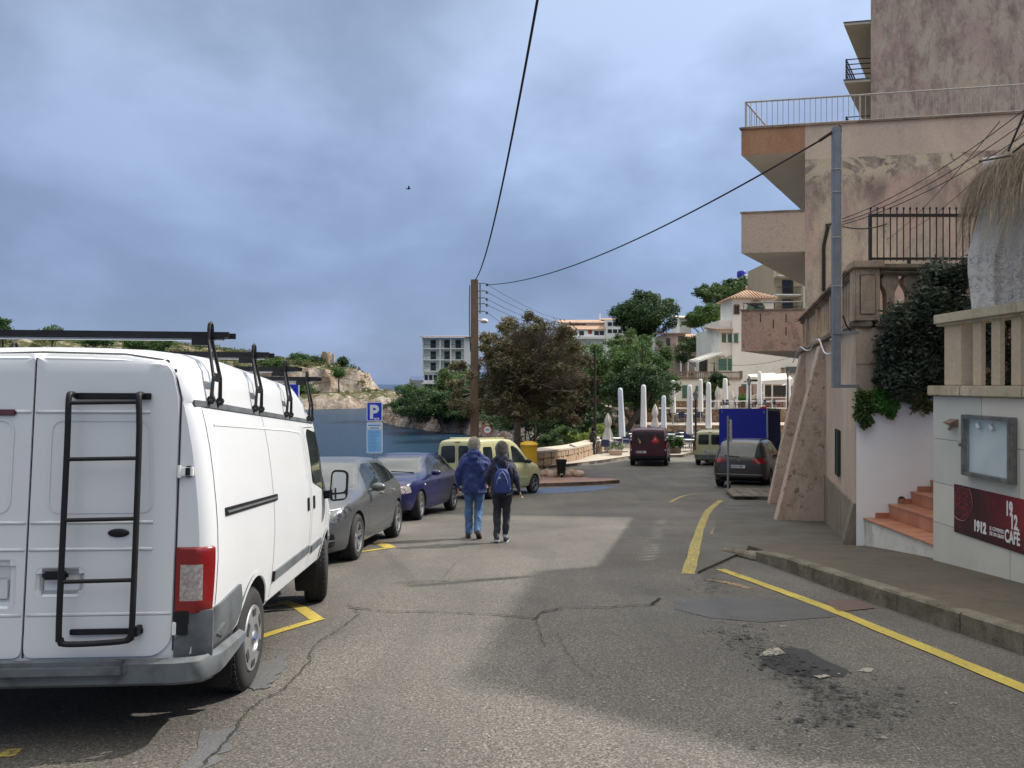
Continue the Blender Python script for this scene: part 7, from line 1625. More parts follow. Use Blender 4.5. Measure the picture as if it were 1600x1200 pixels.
bx('string_course', M['stone_a'], vl, (X(1127), vy-.42, Z(536)), (X(1153), vy-.36, Z(535)))
shutters(vl, X(1129), Z(579), .85, 1.25, vy); shutters(vl, X(1141), Z(579), .55, 1.25, vy)
for px in (1129, 1141): MB().tube([(X(px)-.35, vy-.05, Z(579)+1.32), (X(px), vy-.05, Z(579)+1.55), (X(px)+.35, vy-.05, Z(579)+1.32)], .05, 5).build('arch', M['stone_a'], vl, w=True)
q = MB(); q.add([(X(1087), vy-.8, Z(567)), (X(1126), vy-.8, Z(553)), (X(1126), vy+3, Z(551)), (X(1087), vy+3, Z(564)), (X(1087), vy-.8, Z(564)), (X(1126), vy-.8, Z(550.5)), (X(1126), vy+3, Z(548)), (X(1087), vy+3, Z(561))], [(0,3,2,1),(4,5,6,7),(0,1,5,4),(1,2,6,5),(2,3,7,6),(3,0,4,7)]); q.build('porch_roof', M['cream'], vl, w=True)
bx('porch_wall', M['cream'], vl, (X(1110), vy+1.0, Z(590)), (X(1124)-.003, vy+3, Z(556)))
bx('porch_opening', M['glass_dark'], vl, (X(1098), vy+1.5, Z(582)), (X(1110)-.003, vy+1.6, Z(560)))
yt = vy-5
bx('terrace_wall', M['cream'], vl, (X(1053, yt), yt, CH-4.5), (X(1158, yt), yt+4.9, Z(593, yt)))
bx('terrace_slab', M['coping'], vl, (X(1051, yt), yt-.12, Z(593, yt)+.002), (X(1159, yt), yt+.3, Z(591, yt)))
bx('terrace_rail', M['coping'], vl, (X(1051, yt), yt-.08, Z(582.5, yt)), (X(1159, yt), yt+.2, Z(580.5, yt)))
vb_ = MB().lathe([(.05, 0), (.09, .08), (.05, .2), (.06, .3), (.045, .42), (.07, .5)], (0, 0, 0), 8).mesh('baluster', M['baluster'])
n_ = 34
for k in range(n_):
 x = X(1053, yt)+(X(1158, yt)-X(1053, yt))*(k+.5)/n_; place('baluster', vb_, vl, (x-26, yt+.06-vy, Z(591, yt)-(CH-2)), scale=(1, 1, 1.05))
for px in (1052, 1085, 1118, 1158): bx('pier', M['coping'], vl, (X(px, yt)-.12, yt-.1, Z(591, yt)+.003), (X(px, yt)+.12, yt+.22, Z(579.5, yt)))
for px, w1, h0, h1 in ((1072, .75, 622, 602), (1093, .75, 622, 603)): shutters(vl, X(px, yt), Z(h0, yt), w1, Z(h1, yt)-Z(h0, yt), yt)
arch_win(vl, X(1144, vy-.0), Z(622), 1.1, 1.8, vy-5.0, M['shutter_green'])
for px in (1205, 1223): 
 bx('pilaster', M['stone_a'], vl, (X(px)-.12, vy-.18, Z(588)), (X(px)+.12, vy-.005, Z(576.5))); bx('pilaster_cap', M['coping'], vl, (X(px)-.2, vy-.25, Z(576.5)+.003), (X(px)+.2, vy-.004, Z(574.5)))
bx('grey_panel', M['greyplastic'], vl, (X(1228), vy-.2, Z(583)), (X(1250), vy-.01, Z(573)))
bx('base_wall', M['stonewall'], vl, (X(1053, yt), yt-.35, CH-4.6), (X(1158, yt), yt-.004, Z(628, yt)))
oy = 108.0; oh = thing('ochre_hotel', 'ochre hotel wing with dark balcony railings between the villa and the pink building', 'building', (38, oy, 0))
bx('wall', M['ochre'], oh, (X(1209, oy), oy, CH-3), (X(1300, oy), oy+12, Z(405, oy)))
bx('side_wall', mat('cream_side', (0.64, 0.58, 0.44), 0.9), oh, (X(1246, oy), oy-2.2, CH-3), (X(1300, oy), oy-.01, Z(447, oy)))
for py in (463, 433.5, 493):
 b = bx('balcony', M['cream'], oh, (X(1207, oy), oy-1.7, Z(py, oy)-.12), (X(1246, oy)-.01, oy-.01, Z(py, oy)+.15), bevel=.1)
 q = MB(); 
 for k in range(22): x = X(1207.5, oy)+k*.155; q.tube([(x, oy-1.62, Z(py, oy)+.15), (x, oy-1.62, Z(py, oy)+1.1)], .018, 4)
 q.tube([(X(1207.5, oy), oy-1.62, Z(py, oy)+1.1), (X(1245, oy), oy-1.62, Z(py, oy)+1.1)], .04, 5); q.build('railing', M['iron'], b, w=True)
 if py < 490 or 1: bx('door', M['glass_dark'], oh, (X(1222, oy), oy-.05, Z(py, oy)+.15), (X(1236, oy), oy-.012, Z(py, oy)+2.3)); bx('door_frame', M['shutter_dark'], oh, (X(1236, oy)+.02, oy-.07, Z(py, oy)+.15), (X(1239, oy), oy-.012, Z(py, oy)+2.2))
wy = 150.0; wb = thing('white_block', 'white flat roofed block with a blue water tank behind the dark pine', 'building', (48, wy, 5))
bx('wall', M['hotel_white'], wb, (X(1161, wy), wy, CH), (X(1177, wy), wy+6, Z(431, wy))); bx('wing_wall', M['hotel_white'], wb, (X(1177, wy)+.01, wy+.5, CH), (X(1212, wy), wy+9, Z(444.5, wy)))
MB().lathe([(.9, 0), (.9, 1.0), (.7, 1.25)], (X(1163.5, wy), wy+2, Z(431, wy)), 14).build('water_tank', bl_, wb, w=True, smooth=True, angle=40)
for px in (1168, 1174): bx('chimney', M['hotel_white'], wb, (X(px, wy)-.4, wy+1, Z(431, wy)+.003), (X(px, wy)+.4, wy+2, Z(427.5, wy)))
py_ = 104.0; ph = thing('pink_house', 'faded pink terraced house with balcony behind the thin pine', 'house', (24, py_, 0))
def XX(px): return X(px, py_)
def ZZ(py): return Z(py, py_)
bx('wall', M['pinkhouse'], ph, (XX(1041), py_, CH-5), (XX(1071), py_+8, ZZ(521))); bx('wing_wall', M['pinkhouse'], ph, (XX(1071)+.01, py_+1.5, CH-5), (XX(1118), py_+9, ZZ(527)))
gable(ph, XX(1040), XX(1070), py_, py_+8, ZZ(522), ZZ(516)); gable(ph, XX(1072), XX(1116), py_+1.5, py_+9, ZZ(528), ZZ(517))
win(ph, XX(1044), ZZ(541), .55, 1.1, py_, M['glass_dark'], M['stone_a']); win(ph, XX(1065), ZZ(534), .9, .75, py_, M['glass_dark'], M['stone_a']); win(ph, XX(1059), ZZ(561), .5, 1.1, py_, M['glass_dark'])
b = bx('balcony', M['peach'], ph, (XX(1053), py_-1.1, ZZ(543)), (XX(1068), py_-.01, ZZ(536.5)), bevel=.03)
win(ph, XX(1082), ZZ(548), .7, 1.1, py_+1.5, M['glass_dark'], M['stone_a']); win(ph, XX(1095), ZZ(548), .7, 1.1, py_+1.5, M['shutter_dark']); win(ph, XX(1105), ZZ(561), .7, 1.0, py_+1.5, M['shutter_dark'])
for k in range(4): bx('veranda_post', M['hotel_white'], ph, (XX(1058+k*11), py_-2.0, CH-1), (XX(1058+k*11)+.18, py_-1.8, ZZ(563)))
bx('veranda_beam', M['rooftile'], ph, (XX(1056), py_-2.1, ZZ(563)+.003), (XX(1094), py_-.02, ZZ(561)))
hy = 130.0; wh = thing('white_house', 'small white house with tiled roof above the pink house', 'house', (26, hy, 3))
bx('wall', M['hotel_white'], wh, (X(1062, hy), hy, CH-2), (X(1080, hy), hy+6, Z(497, hy))); gable(wh, X(1062, hy), X(1079, hy), hy, hy+6, Z(497.5, hy), Z(490, hy), m=M['peach']); win(wh, X(1068, hy), Z(508, hy), .8, .6, hy, M['glass_dark'])
bx('lower_wall', M['cream'], wh, (X(1019, hy), hy-2, CH-2), (X(1048, hy), hy+4, Z(531, hy))); win(wh, X(1029, hy), Z(541, hy), .9, .6, hy-2, M['glass_dark'])
ay = 185.0; ha = thing('hillside_apartments', 'long hillside apartments with terracotta roof above the green trees', 'building', (18, ay, 8))
a = lambda px: X(px, ay); z_ = lambda py: Z(py, ay)
bx('wall', M['peach'], ha, (a(876), ay, CH-2), (a(946), ay+10, z_(505))); bx('lower_wall', M['hotel_white'], ha, (a(884), ay-3, CH-4), (a(975), ay-.01, z_(516)))
gable(ha, a(875), a(946), ay, ay+9, z_(505), z_(496)); gable(ha, a(886), a(944), ay-3, ay, z_(517), z_(509))
bx('end_block', M['hotel_white'], ha, (a(944)+.01, ay-3.5, CH), (a(976), ay+5, z_(502))); bx('top_block', M['peach'], ha, (a(946)+.01, ay+5.2, CH), (a(985), ay+12, z_(497)))
gable(ha, a(946), a(985), ay+5, ay+12, z_(497.5), z_(492))
for px in (893, 902, 911): bx('window', M['glass_dark'], ha, (a(px)-.6, ay-.05, z_(508)), (a(px)+.6, ay-.012, z_(505.8)))
for px in (896, 907, 930, 938): win(ha, a(px), z_(525), 1.1, 1.0, ay-3, M['glass_dark'])
win(ha, a(920), z_(523), .9, .9, ay-3, mat('red_blind', (0.28, 0.05, 0.035), 0.7)); 
for px in (950, 958, 966): win(ha, a(px), z_(511), 1.0, .9, ay-3.5, M['glass_dark']); win(ha, a(px), z_(522), 1.0, .9, ay-3.5, M['glass_dark'])
bx('chimney', M['hotel_white'], ha, (a(939), ay+3, z_(501)), (a(941), ay+4, z_(488)))
bx('balcony', M['hotel_white'], ha, (a(884), ay-4.2, z_(531)), (a(942), ay-3.01, z_(527.5)))
hy = 160; p2 = thing('peach_house', 'peach house between the big round pine and the green trees', 'house', (20, hy, 4))
bx('wall', M['peach'], p2, (X(985, hy), hy, CH-2), (X(1020, hy), hy+8, Z(512, hy))); gable(p2, X(985, hy), X(1020, hy), hy, hy+8, Z(512.5, hy), Z(505, hy)); win(p2, X(1000, hy), Z(522, hy), 1.0, .8, hy, M['glass_dark'])
wy = 178.0; ht = thing('seaside_hotel', 'white five storey seaside hotel with green shutters on the headland', 'building', (-14, wy, 0))
a = lambda px: X(px, wy); z_ = lambda py: Z(py, wy)
bx('wall', M['hotel_white'], ht, (a(661)+.1, wy, CH-5.0), (a(727), wy+14, z_(528))); bx('end_wall', M['hotel_white'], ht, (a(727)+.01, wy-1.2, CH-5), (a(739), wy+13, z_(526)))
gable(ht, a(661), a(739), wy-1.5, wy+7, z_(527.5), z_(523), over=.5)
for r, py in enumerate((545, 562.5, 580)):
 bx('balcony', M['hotel_white'], ht, (a(661)-.1, wy-1.3, z_(py)-.12), (a(727), wy-.01, z_(py)+.1))
 q = MB(); q.tube([(a(661), wy-1.25, z_(py)+1.0), (a(727), wy-1.25, z_(py)+1.0)], .04, 4)
 for k in range(40): x = a(661)+k*.247; q.tube([(x, wy-1.25, z_(py)+.1), (x, wy-1.25, z_(py)+1.0)], .014, 3)
 q.build('railing', M['greyplastic'], ht, w=True)
 for px in (677, 698.5, 716): bx('shutter', M['shutter_dark'], ht, (a(px)-.62, wy-.08, z_(py)+.1), (a(px)+.62, wy-.012, z_(py)+2.0)); bx('door_gap', M['glass_dark'], ht, (a(px)-.04, wy-.1, z_(py)+.1), (a(px)+.04, wy-.082, z_(py)+2.0))
for px in (661.5, 688.5, 705, 726.5): bx('pier', M['hotel_white'], ht, (a(px)-.14, wy-1.35, z_(582)), (a(px)+.14, wy-.02, z_(528)))
for py, h in ((594, 1.2), (609, 1.3)):
 for px in (666, 673, 680, 690, 700, 712): bx('window', M['glass_dark'], ht, (a(px)-.4, wy-.05, z_(py)), (a(px)+.4, wy-.012, z_(py)+h))
bx('awning', M['hotel_white'], ht, (a(661), wy-3, z_(600)), (a(700), wy-.02, z_(598)))
bx('low_wing', mat('grey_wing', (0.40, 0.40, 0.40), 0.9), ht, (a(640), wy+2, CH-5), (a(660.5), wy+8, z_(594)));
q = MB()
for k in range(12): q.tube([(a(640)+k*.27, wy+1.9, z_(594)), (a(640)+k*.27, wy+1.9, z_(594)+.9)], .03, 3)
q.build('roof_railing', M['greyplastic'], ht, w=True); bx('wing_pier', M['peach'], ht, (a(638), wy+1.5, CH-5), (a(639.8), wy+3, z_(592)))
ry = 298; rt = thing('watchtower_ruin', 'broken round stone watchtower on the far cliff top', 'tower', (X(509, ry), ry, 6))
q = MB(); n = 24; c = Vector((X(509.5, ry), ry)); rr_ = random.Random(5); rings = []
for r_, zz, j in ((2.15, CH+8.0, 0), (2.0, Z(556, ry), 0), (1.85, Z(551, ry), .6), (1.35, Z(551.5, ry), .6), (1.3, CH+8, 0)):
 rings.append([(c.x+r_*math.cos(2*PI*i/n), c.y+r_*math.sin(2*PI*i/n), zz+(0.5*math.sin(i*.8)+rr_.uniform(-.15, .15))*(1 if j else 0)) for i in range(n)])
q.loft(rings, cap=False); q.build('wall', rock('tower_stone', (0.44, 0.30, 0.20), (0.36, 0.25, 0.17), (0.48, 0.36, 0.25), (0.20, 0.14, 0.10), 0.8), rt, w=True)
bx('side_pier', M['stone_a'], rt, (X(519, ry), ry, CH+8), (X(521.5, ry), ry+1, Z(553, ry)))
g1 = thing('stone_post', 'pair of pale stone posts on the headland slope by the water', 'post', (X(640, 150), 150, -2))
for px, w1, py in ((638.5, .4, 626), (645, .7, 630)): bx('post', M['stone_a'], g1, (X(px, 150)-w1/2, 150, CH-7), (X(px, 150)+w1/2, 150.6, Z(py, 150)))
def stone_wall(name, label, x0, x1, y, z0, z1, m, parts=True):
 w = thing(name, label, 'wall', (x0, y, z0)); bx('wall_core', m, w, (x0, y, z0), (x1, y+.5, z1)); bx('coping', M['tile_floor'], w, (x0-.05, y-.08, z1+.002), (x1, y+.6, z1+.09)); return w
stone_wall('retaining_wall', 'lower stone retaining wall behind the front rows of tables', 8.6, 34, 57.02, CH-4.6, FL1+.02, M['stonewall'])
stone_wall('retaining_wall', 'upper stone retaining wall behind the middle row of tables', 9.1, 36, 63.9, CH-3.6, FL2+.02, M['stonewall'])
stone_wall('retaining_wall', 'high rough stone wall under the villa terrace', 9.2, 18.2, 70.5, FL2-.1, CH-2.15+.55, M['stonewall'])
bw = thing('end_wall', 'beige rendered wall in the shade of the leaning pine', 'wall', (9, 60, -2)); bx('wall', M['pinkhouse'], bw, (8.3, 56.9, CH-4.6), (9.05, 70, CH-2.6))
rw = thing('brick_wall', 'long reddish wall behind the white pergola', 'wall', (26, 70, 0)); rm = stonewall('red_stone', (0.26, 0.12, 0.08), (0.20, 0.10, 0.07), (0.30, 0.16, 0.11), 2.5)
bx('wall', rm, rw, (X(1148, 70), 70.2, FL2-.3), (X(1262, 70), 70.7, Z(627, 70)))
bx('upper_wall', rm, rw, (X(1156, 73), 73, FL2), (X(1184, 73), 73.4, Z(604, 73)))
sr = thing('terrace_steps', 'sloping cream parapet of the terrace steps with dark arches', 'stairs', (27, 72, 0))
q = MB(); q.add([(X(1172, 72), 72, Z(625, 72)), (X(1250, 72), 72, Z(598, 72)), (X(1250, 72), 72, Z(592.5, 72)), (X(1172, 72), 72, Z(620, 72))]+[(X(1172, 72), 72.4, Z(625, 72)), (X(1250, 72), 72.4, Z(598, 72)), (X(1250, 72), 72.4, Z(592.5, 72)), (X(1172, 72), 72.4, Z(620, 72))], [(0,1,2,3),(7,6,5,4),(0,4,5,1),(1,5,6,2),(2,6,7,3),(3,7,4,0)]); q.build('parapet', M['cream'], sr, w=True)
for k, px in enumerate((1206, 1213, 1220, 1227)): arch_win(sr, X(px, 72), Z(622, 72), .3, .75, 72.45, M['coping'])
bx('back_wall', M['pinkhouse'], sr, (X(1180, 72), 72.5, FL2), (X(1250, 72), 72.8, Z(600, 72)))
pg = thing('pergola', 'white terrace pergola with cream awnings behind the blue truck', 'pergola', (26, 66, FL2))
gy = 66.0
for px in (1152, 1194, 1231.5): 
 for yy in (gy, gy+4): bx('post', M['white_plain'], pg, (X(px, gy)-.06, yy, FL2), (X(px, gy)+.06, yy+.12, Z(600, gy)))
bx('beam', M['white_plain'], pg, (X(1151, gy), gy-.02, Z(600, gy)+.003), (X(1250, gy), gy+.12, Z(597.5, gy))); bx('rail', M['white_plain'], pg, (X(1145, gy), gy+.02, Z(627.5, gy)), (X(1250, gy), gy+.1, Z(626, gy))); bx('rail', M['white_plain'], pg, (X(1189, gy), gy+.02, Z(622, gy)), (X(1250, gy), gy+.1, Z(620.5, gy)))
aw = mat('awning_cream', (0.66, 0.60, 0.50), 0.85)
for (x0_, x1_, p0, p1) in ((1188, 1240, 595, 585.5), (1191, 1236, 588.5, 584)):
 q = MB(); y0_ = gy+.2 if p0 > 590 else gy+3; q.add([(X(x0_, gy), y0_, Z(p0, gy)), (X(x1_, gy), y0_, Z(p0-3, gy)), (X(x1_, gy)+.4, y0_+2.5, Z(p1-3, gy)), (X(x0_, gy)+.4, y0_+2.5, Z(p1, gy)), (X(x0_, gy), y0_, Z(p0, gy)-.3), (X(x1_, gy), y0_, Z(p0-3, gy)-.3)], [(0, 1, 2, 3), (4, 5, 1, 0)]); q.build('awning', aw, pg, w=True)
bx('dark_opening', M['glass_dark'], pg, (X(1194, gy+5), gy+5, Z(618, gy+5)), (X(1228, gy+5), gy+5.1, Z(602, gy+5)))
                                                          # -- trees
def tree(name, label, base, blobs, n, size, lm, trunk=None, limbs=True, group=None, tr=.25, shell=0.5, aspect=1.8, cull=0.3, ns=0.6, cat='tree', limb_n=10, tm=None, forks=None):
 t_ = thing(name, label, cat, tuple(base), group)
 leaf_part('crown', t_, blobs, n, size, lm, shell=shell, aspect=aspect, cull=cull, nscale=ns)
 B_ = [Vector(b[:3]) for b in blobs]; cen = sum(B_, Vector())/len(B_); b0 = Vector(base)
 q = MB(); top = trunk or (b0.lerp(cen, .75)); top = Vector(top); mid = b0.lerp(top, .5)+Vector((random.uniform(-.3, .3), 0, 0))*(top-b0).length*.12
 q.tube([b0+Vector((0, 0, -.5)), b0.lerp(mid, .5), mid, top], [tr*1.25, tr, tr*.85, tr*.6], 8)
 if limbs:
  for i in range(limb_n):
   e_ = random.choice(B_); s_ = b0.lerp(top, random.uniform(.55, 1)); m_ = s_.lerp(e_, .5)+Vector((0, 0, (e_-s_).length*.10)); q.tube([s_, m_, e_], [tr*.42, tr*.28, tr*.1], 5)
 q.build('trunk', tm or M['trunk'], t_, w=True, smooth=True, angle=60); return t_
def blobs_px(y, spec, dy=1.5):
 """spec rows (px, py, rx_px, ry_px): crown clumps at depth y"""
 out = []
 for (a, b, rx, ry) in spec:
  yy = y+random.uniform(-dy, dy); c = W(a, b, yy); out.append((c.x, c.y, c.z, rx/1200*yy, rx/1200*yy*.8, ry/1200*yy))
 return out
def scatter(y, cx, cy, rx, ry, n, r, dy=2.0, top=False):
 s_ = []
 while len(s_) < n:
  a, b = random.uniform(-1, 1), random.uniform(-1, 1)
  if a*a+b*b > 1: continue
  if top and b > 0.55: continue
  s_.append((cx+a*rx, cy+b*ry, r*random.uniform(.7, 1.5), r*random.uniform(.55, 1.0)))
 s_.append((cx, cy+ry*.05, rx*.86, ry*.74)); s_.append((cx-rx*.2, cy+ry*.25, rx*.6, ry*.5))
 return blobs_px(y, s_, dy)
def gz(x, y): return hsample(LF, x, y)
def base_at(px, y): x = X(px, y); return (x, y, gz(x, y)-.2)
bt_b = (X(806, 34.6), 34.6, G(34.6)-.4)
sp_ = [(835, 600, 60, 52), (800, 610, 45, 40), (868, 600, 45, 45), (815, 565, 55, 52), (852, 548, 58, 44)]
for i in range(170):
 a = random.uniform(0, 2*PI); r_ = math.sqrt(random.random()); cx = 825+math.cos(a)*r_*88; cy = 578-math.sin(a)*r_*84
 if cy > 655: cy = 655-random.random()*30
 sp_.append((cx, cy, random.uniform(7, 13), random.uniform(6, 11)))
for i in range(40): sp_.append((random.uniform(706, 785), random.uniform(560, 650), random.uniform(8, 13), random.uniform(7, 11)))
bare = tree('bare_tree', 'broad half bare brown tree around and right of the utility pole', bt_b, blobs_px(33.0, sp_, 2.5), 110000, 0.062, M['leaf_brown'], trunk=W(808, 600, 34.5), tr=.19, shell=.1, aspect=2.6, cull=.35, ns=.9, limb_n=46, tm=M['twig'])
q = MB(); c0 = W(808, 625, 34.5)
for i in range(2000):
 a = random.uniform(-.15, PI+.15); r_ = random.uniform(.25, 1.0)**.7; e_ = W(832+math.cos(a)*r_*86, 592-abs(math.sin(a))*r_*98+random.uniform(-4, 30)*(1-r_), 33.0+random.uniform(-2.5, 2.5)*math.sqrt(max(0, 1-r_*r_))-.6)
 s_ = c0.lerp(e_, random.uniform(.45, .8))+Vector((random.gauss(0, .17), random.gauss(0, .28), random.gauss(0, .17))); m_ = s_.lerp(e_, .5)+Vector((random.gauss(0, .12), random.gauss(0, .12), .12)); q.tube([s_, m_, e_], [.015, .010, .005], 3, cap=False)
tag(q.build('twigs', M['twig'], bare, w=True, fix=False), kind='stuff')
sp_ = [(random.gauss(896, 20), random.uniform(540, 655), random.uniform(8, 13), random.uniform(7, 11)) for i in range(70)]
tree('reddish_tree', 'dark reddish leafed tree between the bare tree and the green pines', base_at(890, 56), blobs_px(56, sp_, 2.5), 26000, 0.10, leafmat('reddish_leaves', [(0.02, 0.035, 0.015), (0.045, 0.03, 0.022), (0.09, 0.04, 0.03), (0.035, 0.055, 0.02)]), tr=.22, shell=.3)
tree('green_pine', 'bushy bright green pine left of the terrace behind the black pole', base_at(930, 72), scatter(72, 928, 585, 50, 64, 80, 10, 4), 40000, 0.13, M['leaf_pine_light'], tr=.3, shell=.4)
tree('green_pine', 'tall rounded green pine beside the first terrace parasols', base_at(1000, 66), scatter(66, 1003, 582, 48, 55, 62, 10, 3.5), 28000, 0.12, M['leaf_pine'], tr=.3, shell=.4)
tree('green_pine', 'green pine top rising behind the other bushy pines', base_at(980, 84), scatter(84, 984, 545, 34, 26, 30, 9, 3), 14000, 0.14, M['leaf_pine_light'], tr=.3)
lean_ = tree('leaning_pine', 'dark pine with slanting trunk over the beige wall', (X(995, 58), 58, CH-4.4), scatter(58.5, 1000, 606, 56, 34, 56, 10, 2.5), 30000, 0.11, M['leaf_dark'], trunk=W(1000, 625, 58), tr=.22)
q = MB(); q.tube([W(976, 676, 57), W(990, 655, 57), W(1008, 628, 57), W(1020, 600, 57.5)], [.30, .24, .18, .1], 8); q.tube([W(986, 662, 57), W(975, 640, 57), W(965, 615, 57.5)], [.18, .12, .06], 6)
q.build('limb', M['trunk'], lean_, w=True, smooth=True)
tree('round_pine', 'big round dark pine standing above the roofs', (X(1010, 120), 120, gz(X(1010, 120), 120)-.3), scatter(120, 1008, 490, 51, 31, 60, 10, 4)+scatter(120, 985, 492, 28, 16, 16, 8, 3), 34000, 0.20, M['leaf_dark'], trunk=W(1012, 505, 120), tr=.4, shell=.5, cull=.2)
tree('dark_pine', 'long dark pine crown behind the villa tower', (X(1140, 125), 125, gz(X(1140, 125), 125)-.3), scatter(125, 1136, 458, 46, 17, 42, 9, 4)+scatter(125, 1160, 446, 20, 10, 10, 8, 3), 26000, 0.21, M['leaf_dark'], trunk=W(1140, 468, 125), tr=.4, shell=.5, cull=.2)
tree('thin_pine', 'light umbrella pine with bare trunk left of the villa', (X(1103, 92), 92, gz(X(1103, 92), 92)-.3), scatter(92, 1107, 492, 37, 15, 36, 8, 3)+scatter(92, 1085, 505, 18, 9, 9, 7, 2), 15000, 0.15, M['leaf_pine_light'], trunk=W(1106, 505, 92), tr=.16, shell=.5, cull=.2)
tree('small_pine', 'small dark pine between the pink house and the villa', (X(1085, 95), 95, gz(X(1085, 95), 95)-.3), scatter(95, 1088, 540, 26, 14, 22, 7, 2)+scatter(95, 1070, 555, 16, 12, 12, 6, 2), 7000, 0.13, M['leaf_dark'], trunk=W(1092, 548, 95), tr=.12, shell=.4)
tree('terrace_tree', 'dark green tree in front of the villa terrace wall', (X(1114, 70), 70, FL2), scatter(70, 1116, 603, 20, 17, 26, 7, 1.5), 10000, 0.11, M['leaf_dark'], tr=.15)
tree('headland_pine', 'bright green pine in front of the seaside hotel', (X(712, 140), 140, gz(X(712, 140), 140)), scatter(140, 713, 596, 26, 24, 34, 9, 4), 11000, 0.22, M['leaf_pine_light'], tr=.3)
tree('headland_pine', 'dark green pine on the headland slope below the hotel', (X(690, 132), 132, gz(X(690, 132), 132)), scatter(132, 690, 632, 34, 18, 36, 9, 3), 12000, 0.20, M['leaf_dark'], tr=.3)
tree('headland_pine', 'low dark pine at the left tip of the headland', (X(655, 148), 148, gz(X(655, 148), 148)), scatter(148, 650, 627, 26, 14, 26, 8, 3), 8000, 0.21, M['leaf_dark'], tr=.3)
tree('headland_pine', 'pale green shrubby pine left of the hotel', (X(640, 165), 165, gz(X(640, 165), 165)), scatter(165, 640, 611, 24, 8, 20, 7, 3), 6000, 0.21, M['leaf_pine'], tr=.25)
tree('headland_pine', 'dark pine behind the foot of the utility pole', (X(745, 118), 118, gz(X(745, 118), 118)), scatter(118, 742, 618, 40, 30, 44, 10, 3), 16000, 0.19, M['leaf_dark'], tr=.3)
tree('headland_thicket', 'dark thicket above the rock band of the headland', (X(690, 136), 136, gz(X(690, 136), 136)), scatter(136, 685, 640, 62, 18, 70, 9, 3), 26000, 0.2, M['leaf_dark'], tr=.1, limb_n=3, cat='thicket')
tree('headland_thicket', 'dark thicket at the narrow left end of the headland', (X(640, 152), 152, gz(X(640, 152), 152)), scatter(152, 645, 634, 30, 14, 34, 8, 3), 12000, 0.2, M['leaf_pine'], tr=.1, limb_n=3, cat='thicket')
tree('dark_thicket', 'dark leafy thicket under the bare tree', (X(800, 62), 62, gz(X(800, 62), 62)), scatter(62, 820, 650, 70, 22, 56, 10, 3)+scatter(62, 880, 640, 45, 30, 30, 10, 3), 24000, 0.11, M['leaf_dark'], tr=.15, cat='thicket')
def shrub(label, px, py, rx, ry, y, n, m, size=.07):
 return tree('shrub', label, (X(px, y), y, CH-(py+ry-600)/1200*y), scatter(y, px, py, rx, ry, 18, 6, .8), n, size, m, tr=.05, cat='shrub', limb_n=5)
shrub('yellow green shrub behind the right end of the stone wall', 905, 687, 26, 12, 47.5, 5000, M['leaf_yellow'])
shrub('fresh green shrub behind the middle of the stone wall', 880, 676, 20, 18, 48, 5000, M['leaf_pine_light'])
shrub('green shrub between the man and the white parasol', 938, 680, 18, 14, 50, 4500, M['leaf_yellow'])
shrub('dark shrub at the left end of the stone wall behind the yellow bin', 862, 690, 16, 14, 44, 3500, M['leaf_dark'])
shrub('low green hedge behind the first cloth parasol', 962, 685, 22, 10, 52, 4000, M['leaf_pine_light'])
shrub('small green shrub by the foot of the white pergola', 1159, 623, 9, 5, 69, 1200, M['leaf_fresh'], .09)
def far_tree(label, px, y, py, rx, ry, m, n=4500):
 x = X(px, y); z = hsample(FF, x, y); return tree('cliff_pine', label, (x, y, z-.3), scatter(y, px, py, rx, ry, 16, 7, 3), n, .33, m, trunk=W(px, py+ry*.4, y), tr=.3, limb_n=5, group='pines on the far cliff')
for lb, px, y, py, rx, ry, m in (('tall pine at the left edge of the far hill', 5, 232, 512, 14, 16, M['leaf_pine']), ('rounded pine above the roof rack bar on the far hill', 82, 232, 520, 24, 9, M['leaf_pine_light']), ('dark pine behind the rear of the van roof', 150, 235, 533, 30, 9, M['leaf_pine']),
 ('left one of the twin round pines above the van roof', 213, 240, 538, 18, 8, M['leaf_pine']), ('right one of the twin round pines above the van roof', 256, 240, 537, 24, 10, M['leaf_pine']), ('low pine between the second and third roof racks', 425, 262, 566, 26, 7, M['leaf_pine_light']),
 ('round dark pine left of the ruined tower', 470, 290, 561, 16, 8, M['leaf_pine']), ('wide dark pine close to the ruined tower', 492, 295, 566, 15, 6, M['leaf_dark']), ('small pine right of the ruined tower', 536, 292, 565, 4, 3, M['leaf_dark']), ('pine growing down the notch of the far cliff', 530, 278, 583, 6, 6, M['leaf_pine']), ('pine at the foot of the far cliff behind the parking sign', 470, 268, 608, 20, 8, M['leaf_pine'])):
 far_tree(lb, px, y, py, rx, ry, m)
bl = []
for i in range(1500):
 x = random.uniform(-300, -48); y = random.uniform(222, 360); z = hsample(FF, x, y); s_ = random.uniform(.7, 2.2)
 if z < SEA+4.0: continue
 if z < SEA+8 and random.random() < .75: continue
 bl.append((x, y, z+s_*.3, s_*1.3, s_*1.2, s_*.7))
o = place('cliff_scrub', leaf_mesh('cliff_scrub', bl, 90000, .45, M['leaf_scrub'], shell=.5)); tag(o, 'low green scrub covering the top of the far cliff', 'scrub', kind='stuff')
bl = []
for i in range(3600):
 x = random.uniform(-30, 50); y = random.uniform(58, 230); z = gz(x, y); s_ = random.uniform(.7, 2.0)
 if z < SEA+3.7: continue
 if x > 8.5 and y < 78: continue
 if X(1040, y) < x and y < 100: continue
 bl.append((x, y, z+s_*.3, s_*1.2, s_*1.2, s_*.8))
o = place('hill_scrub', leaf_mesh('hill_scrub', bl, 150000, .30, M['leaf_dark'], shell=.5)); tag(o, 'dark scrub covering the hillside between the trees', 'scrub', kind='stuff')
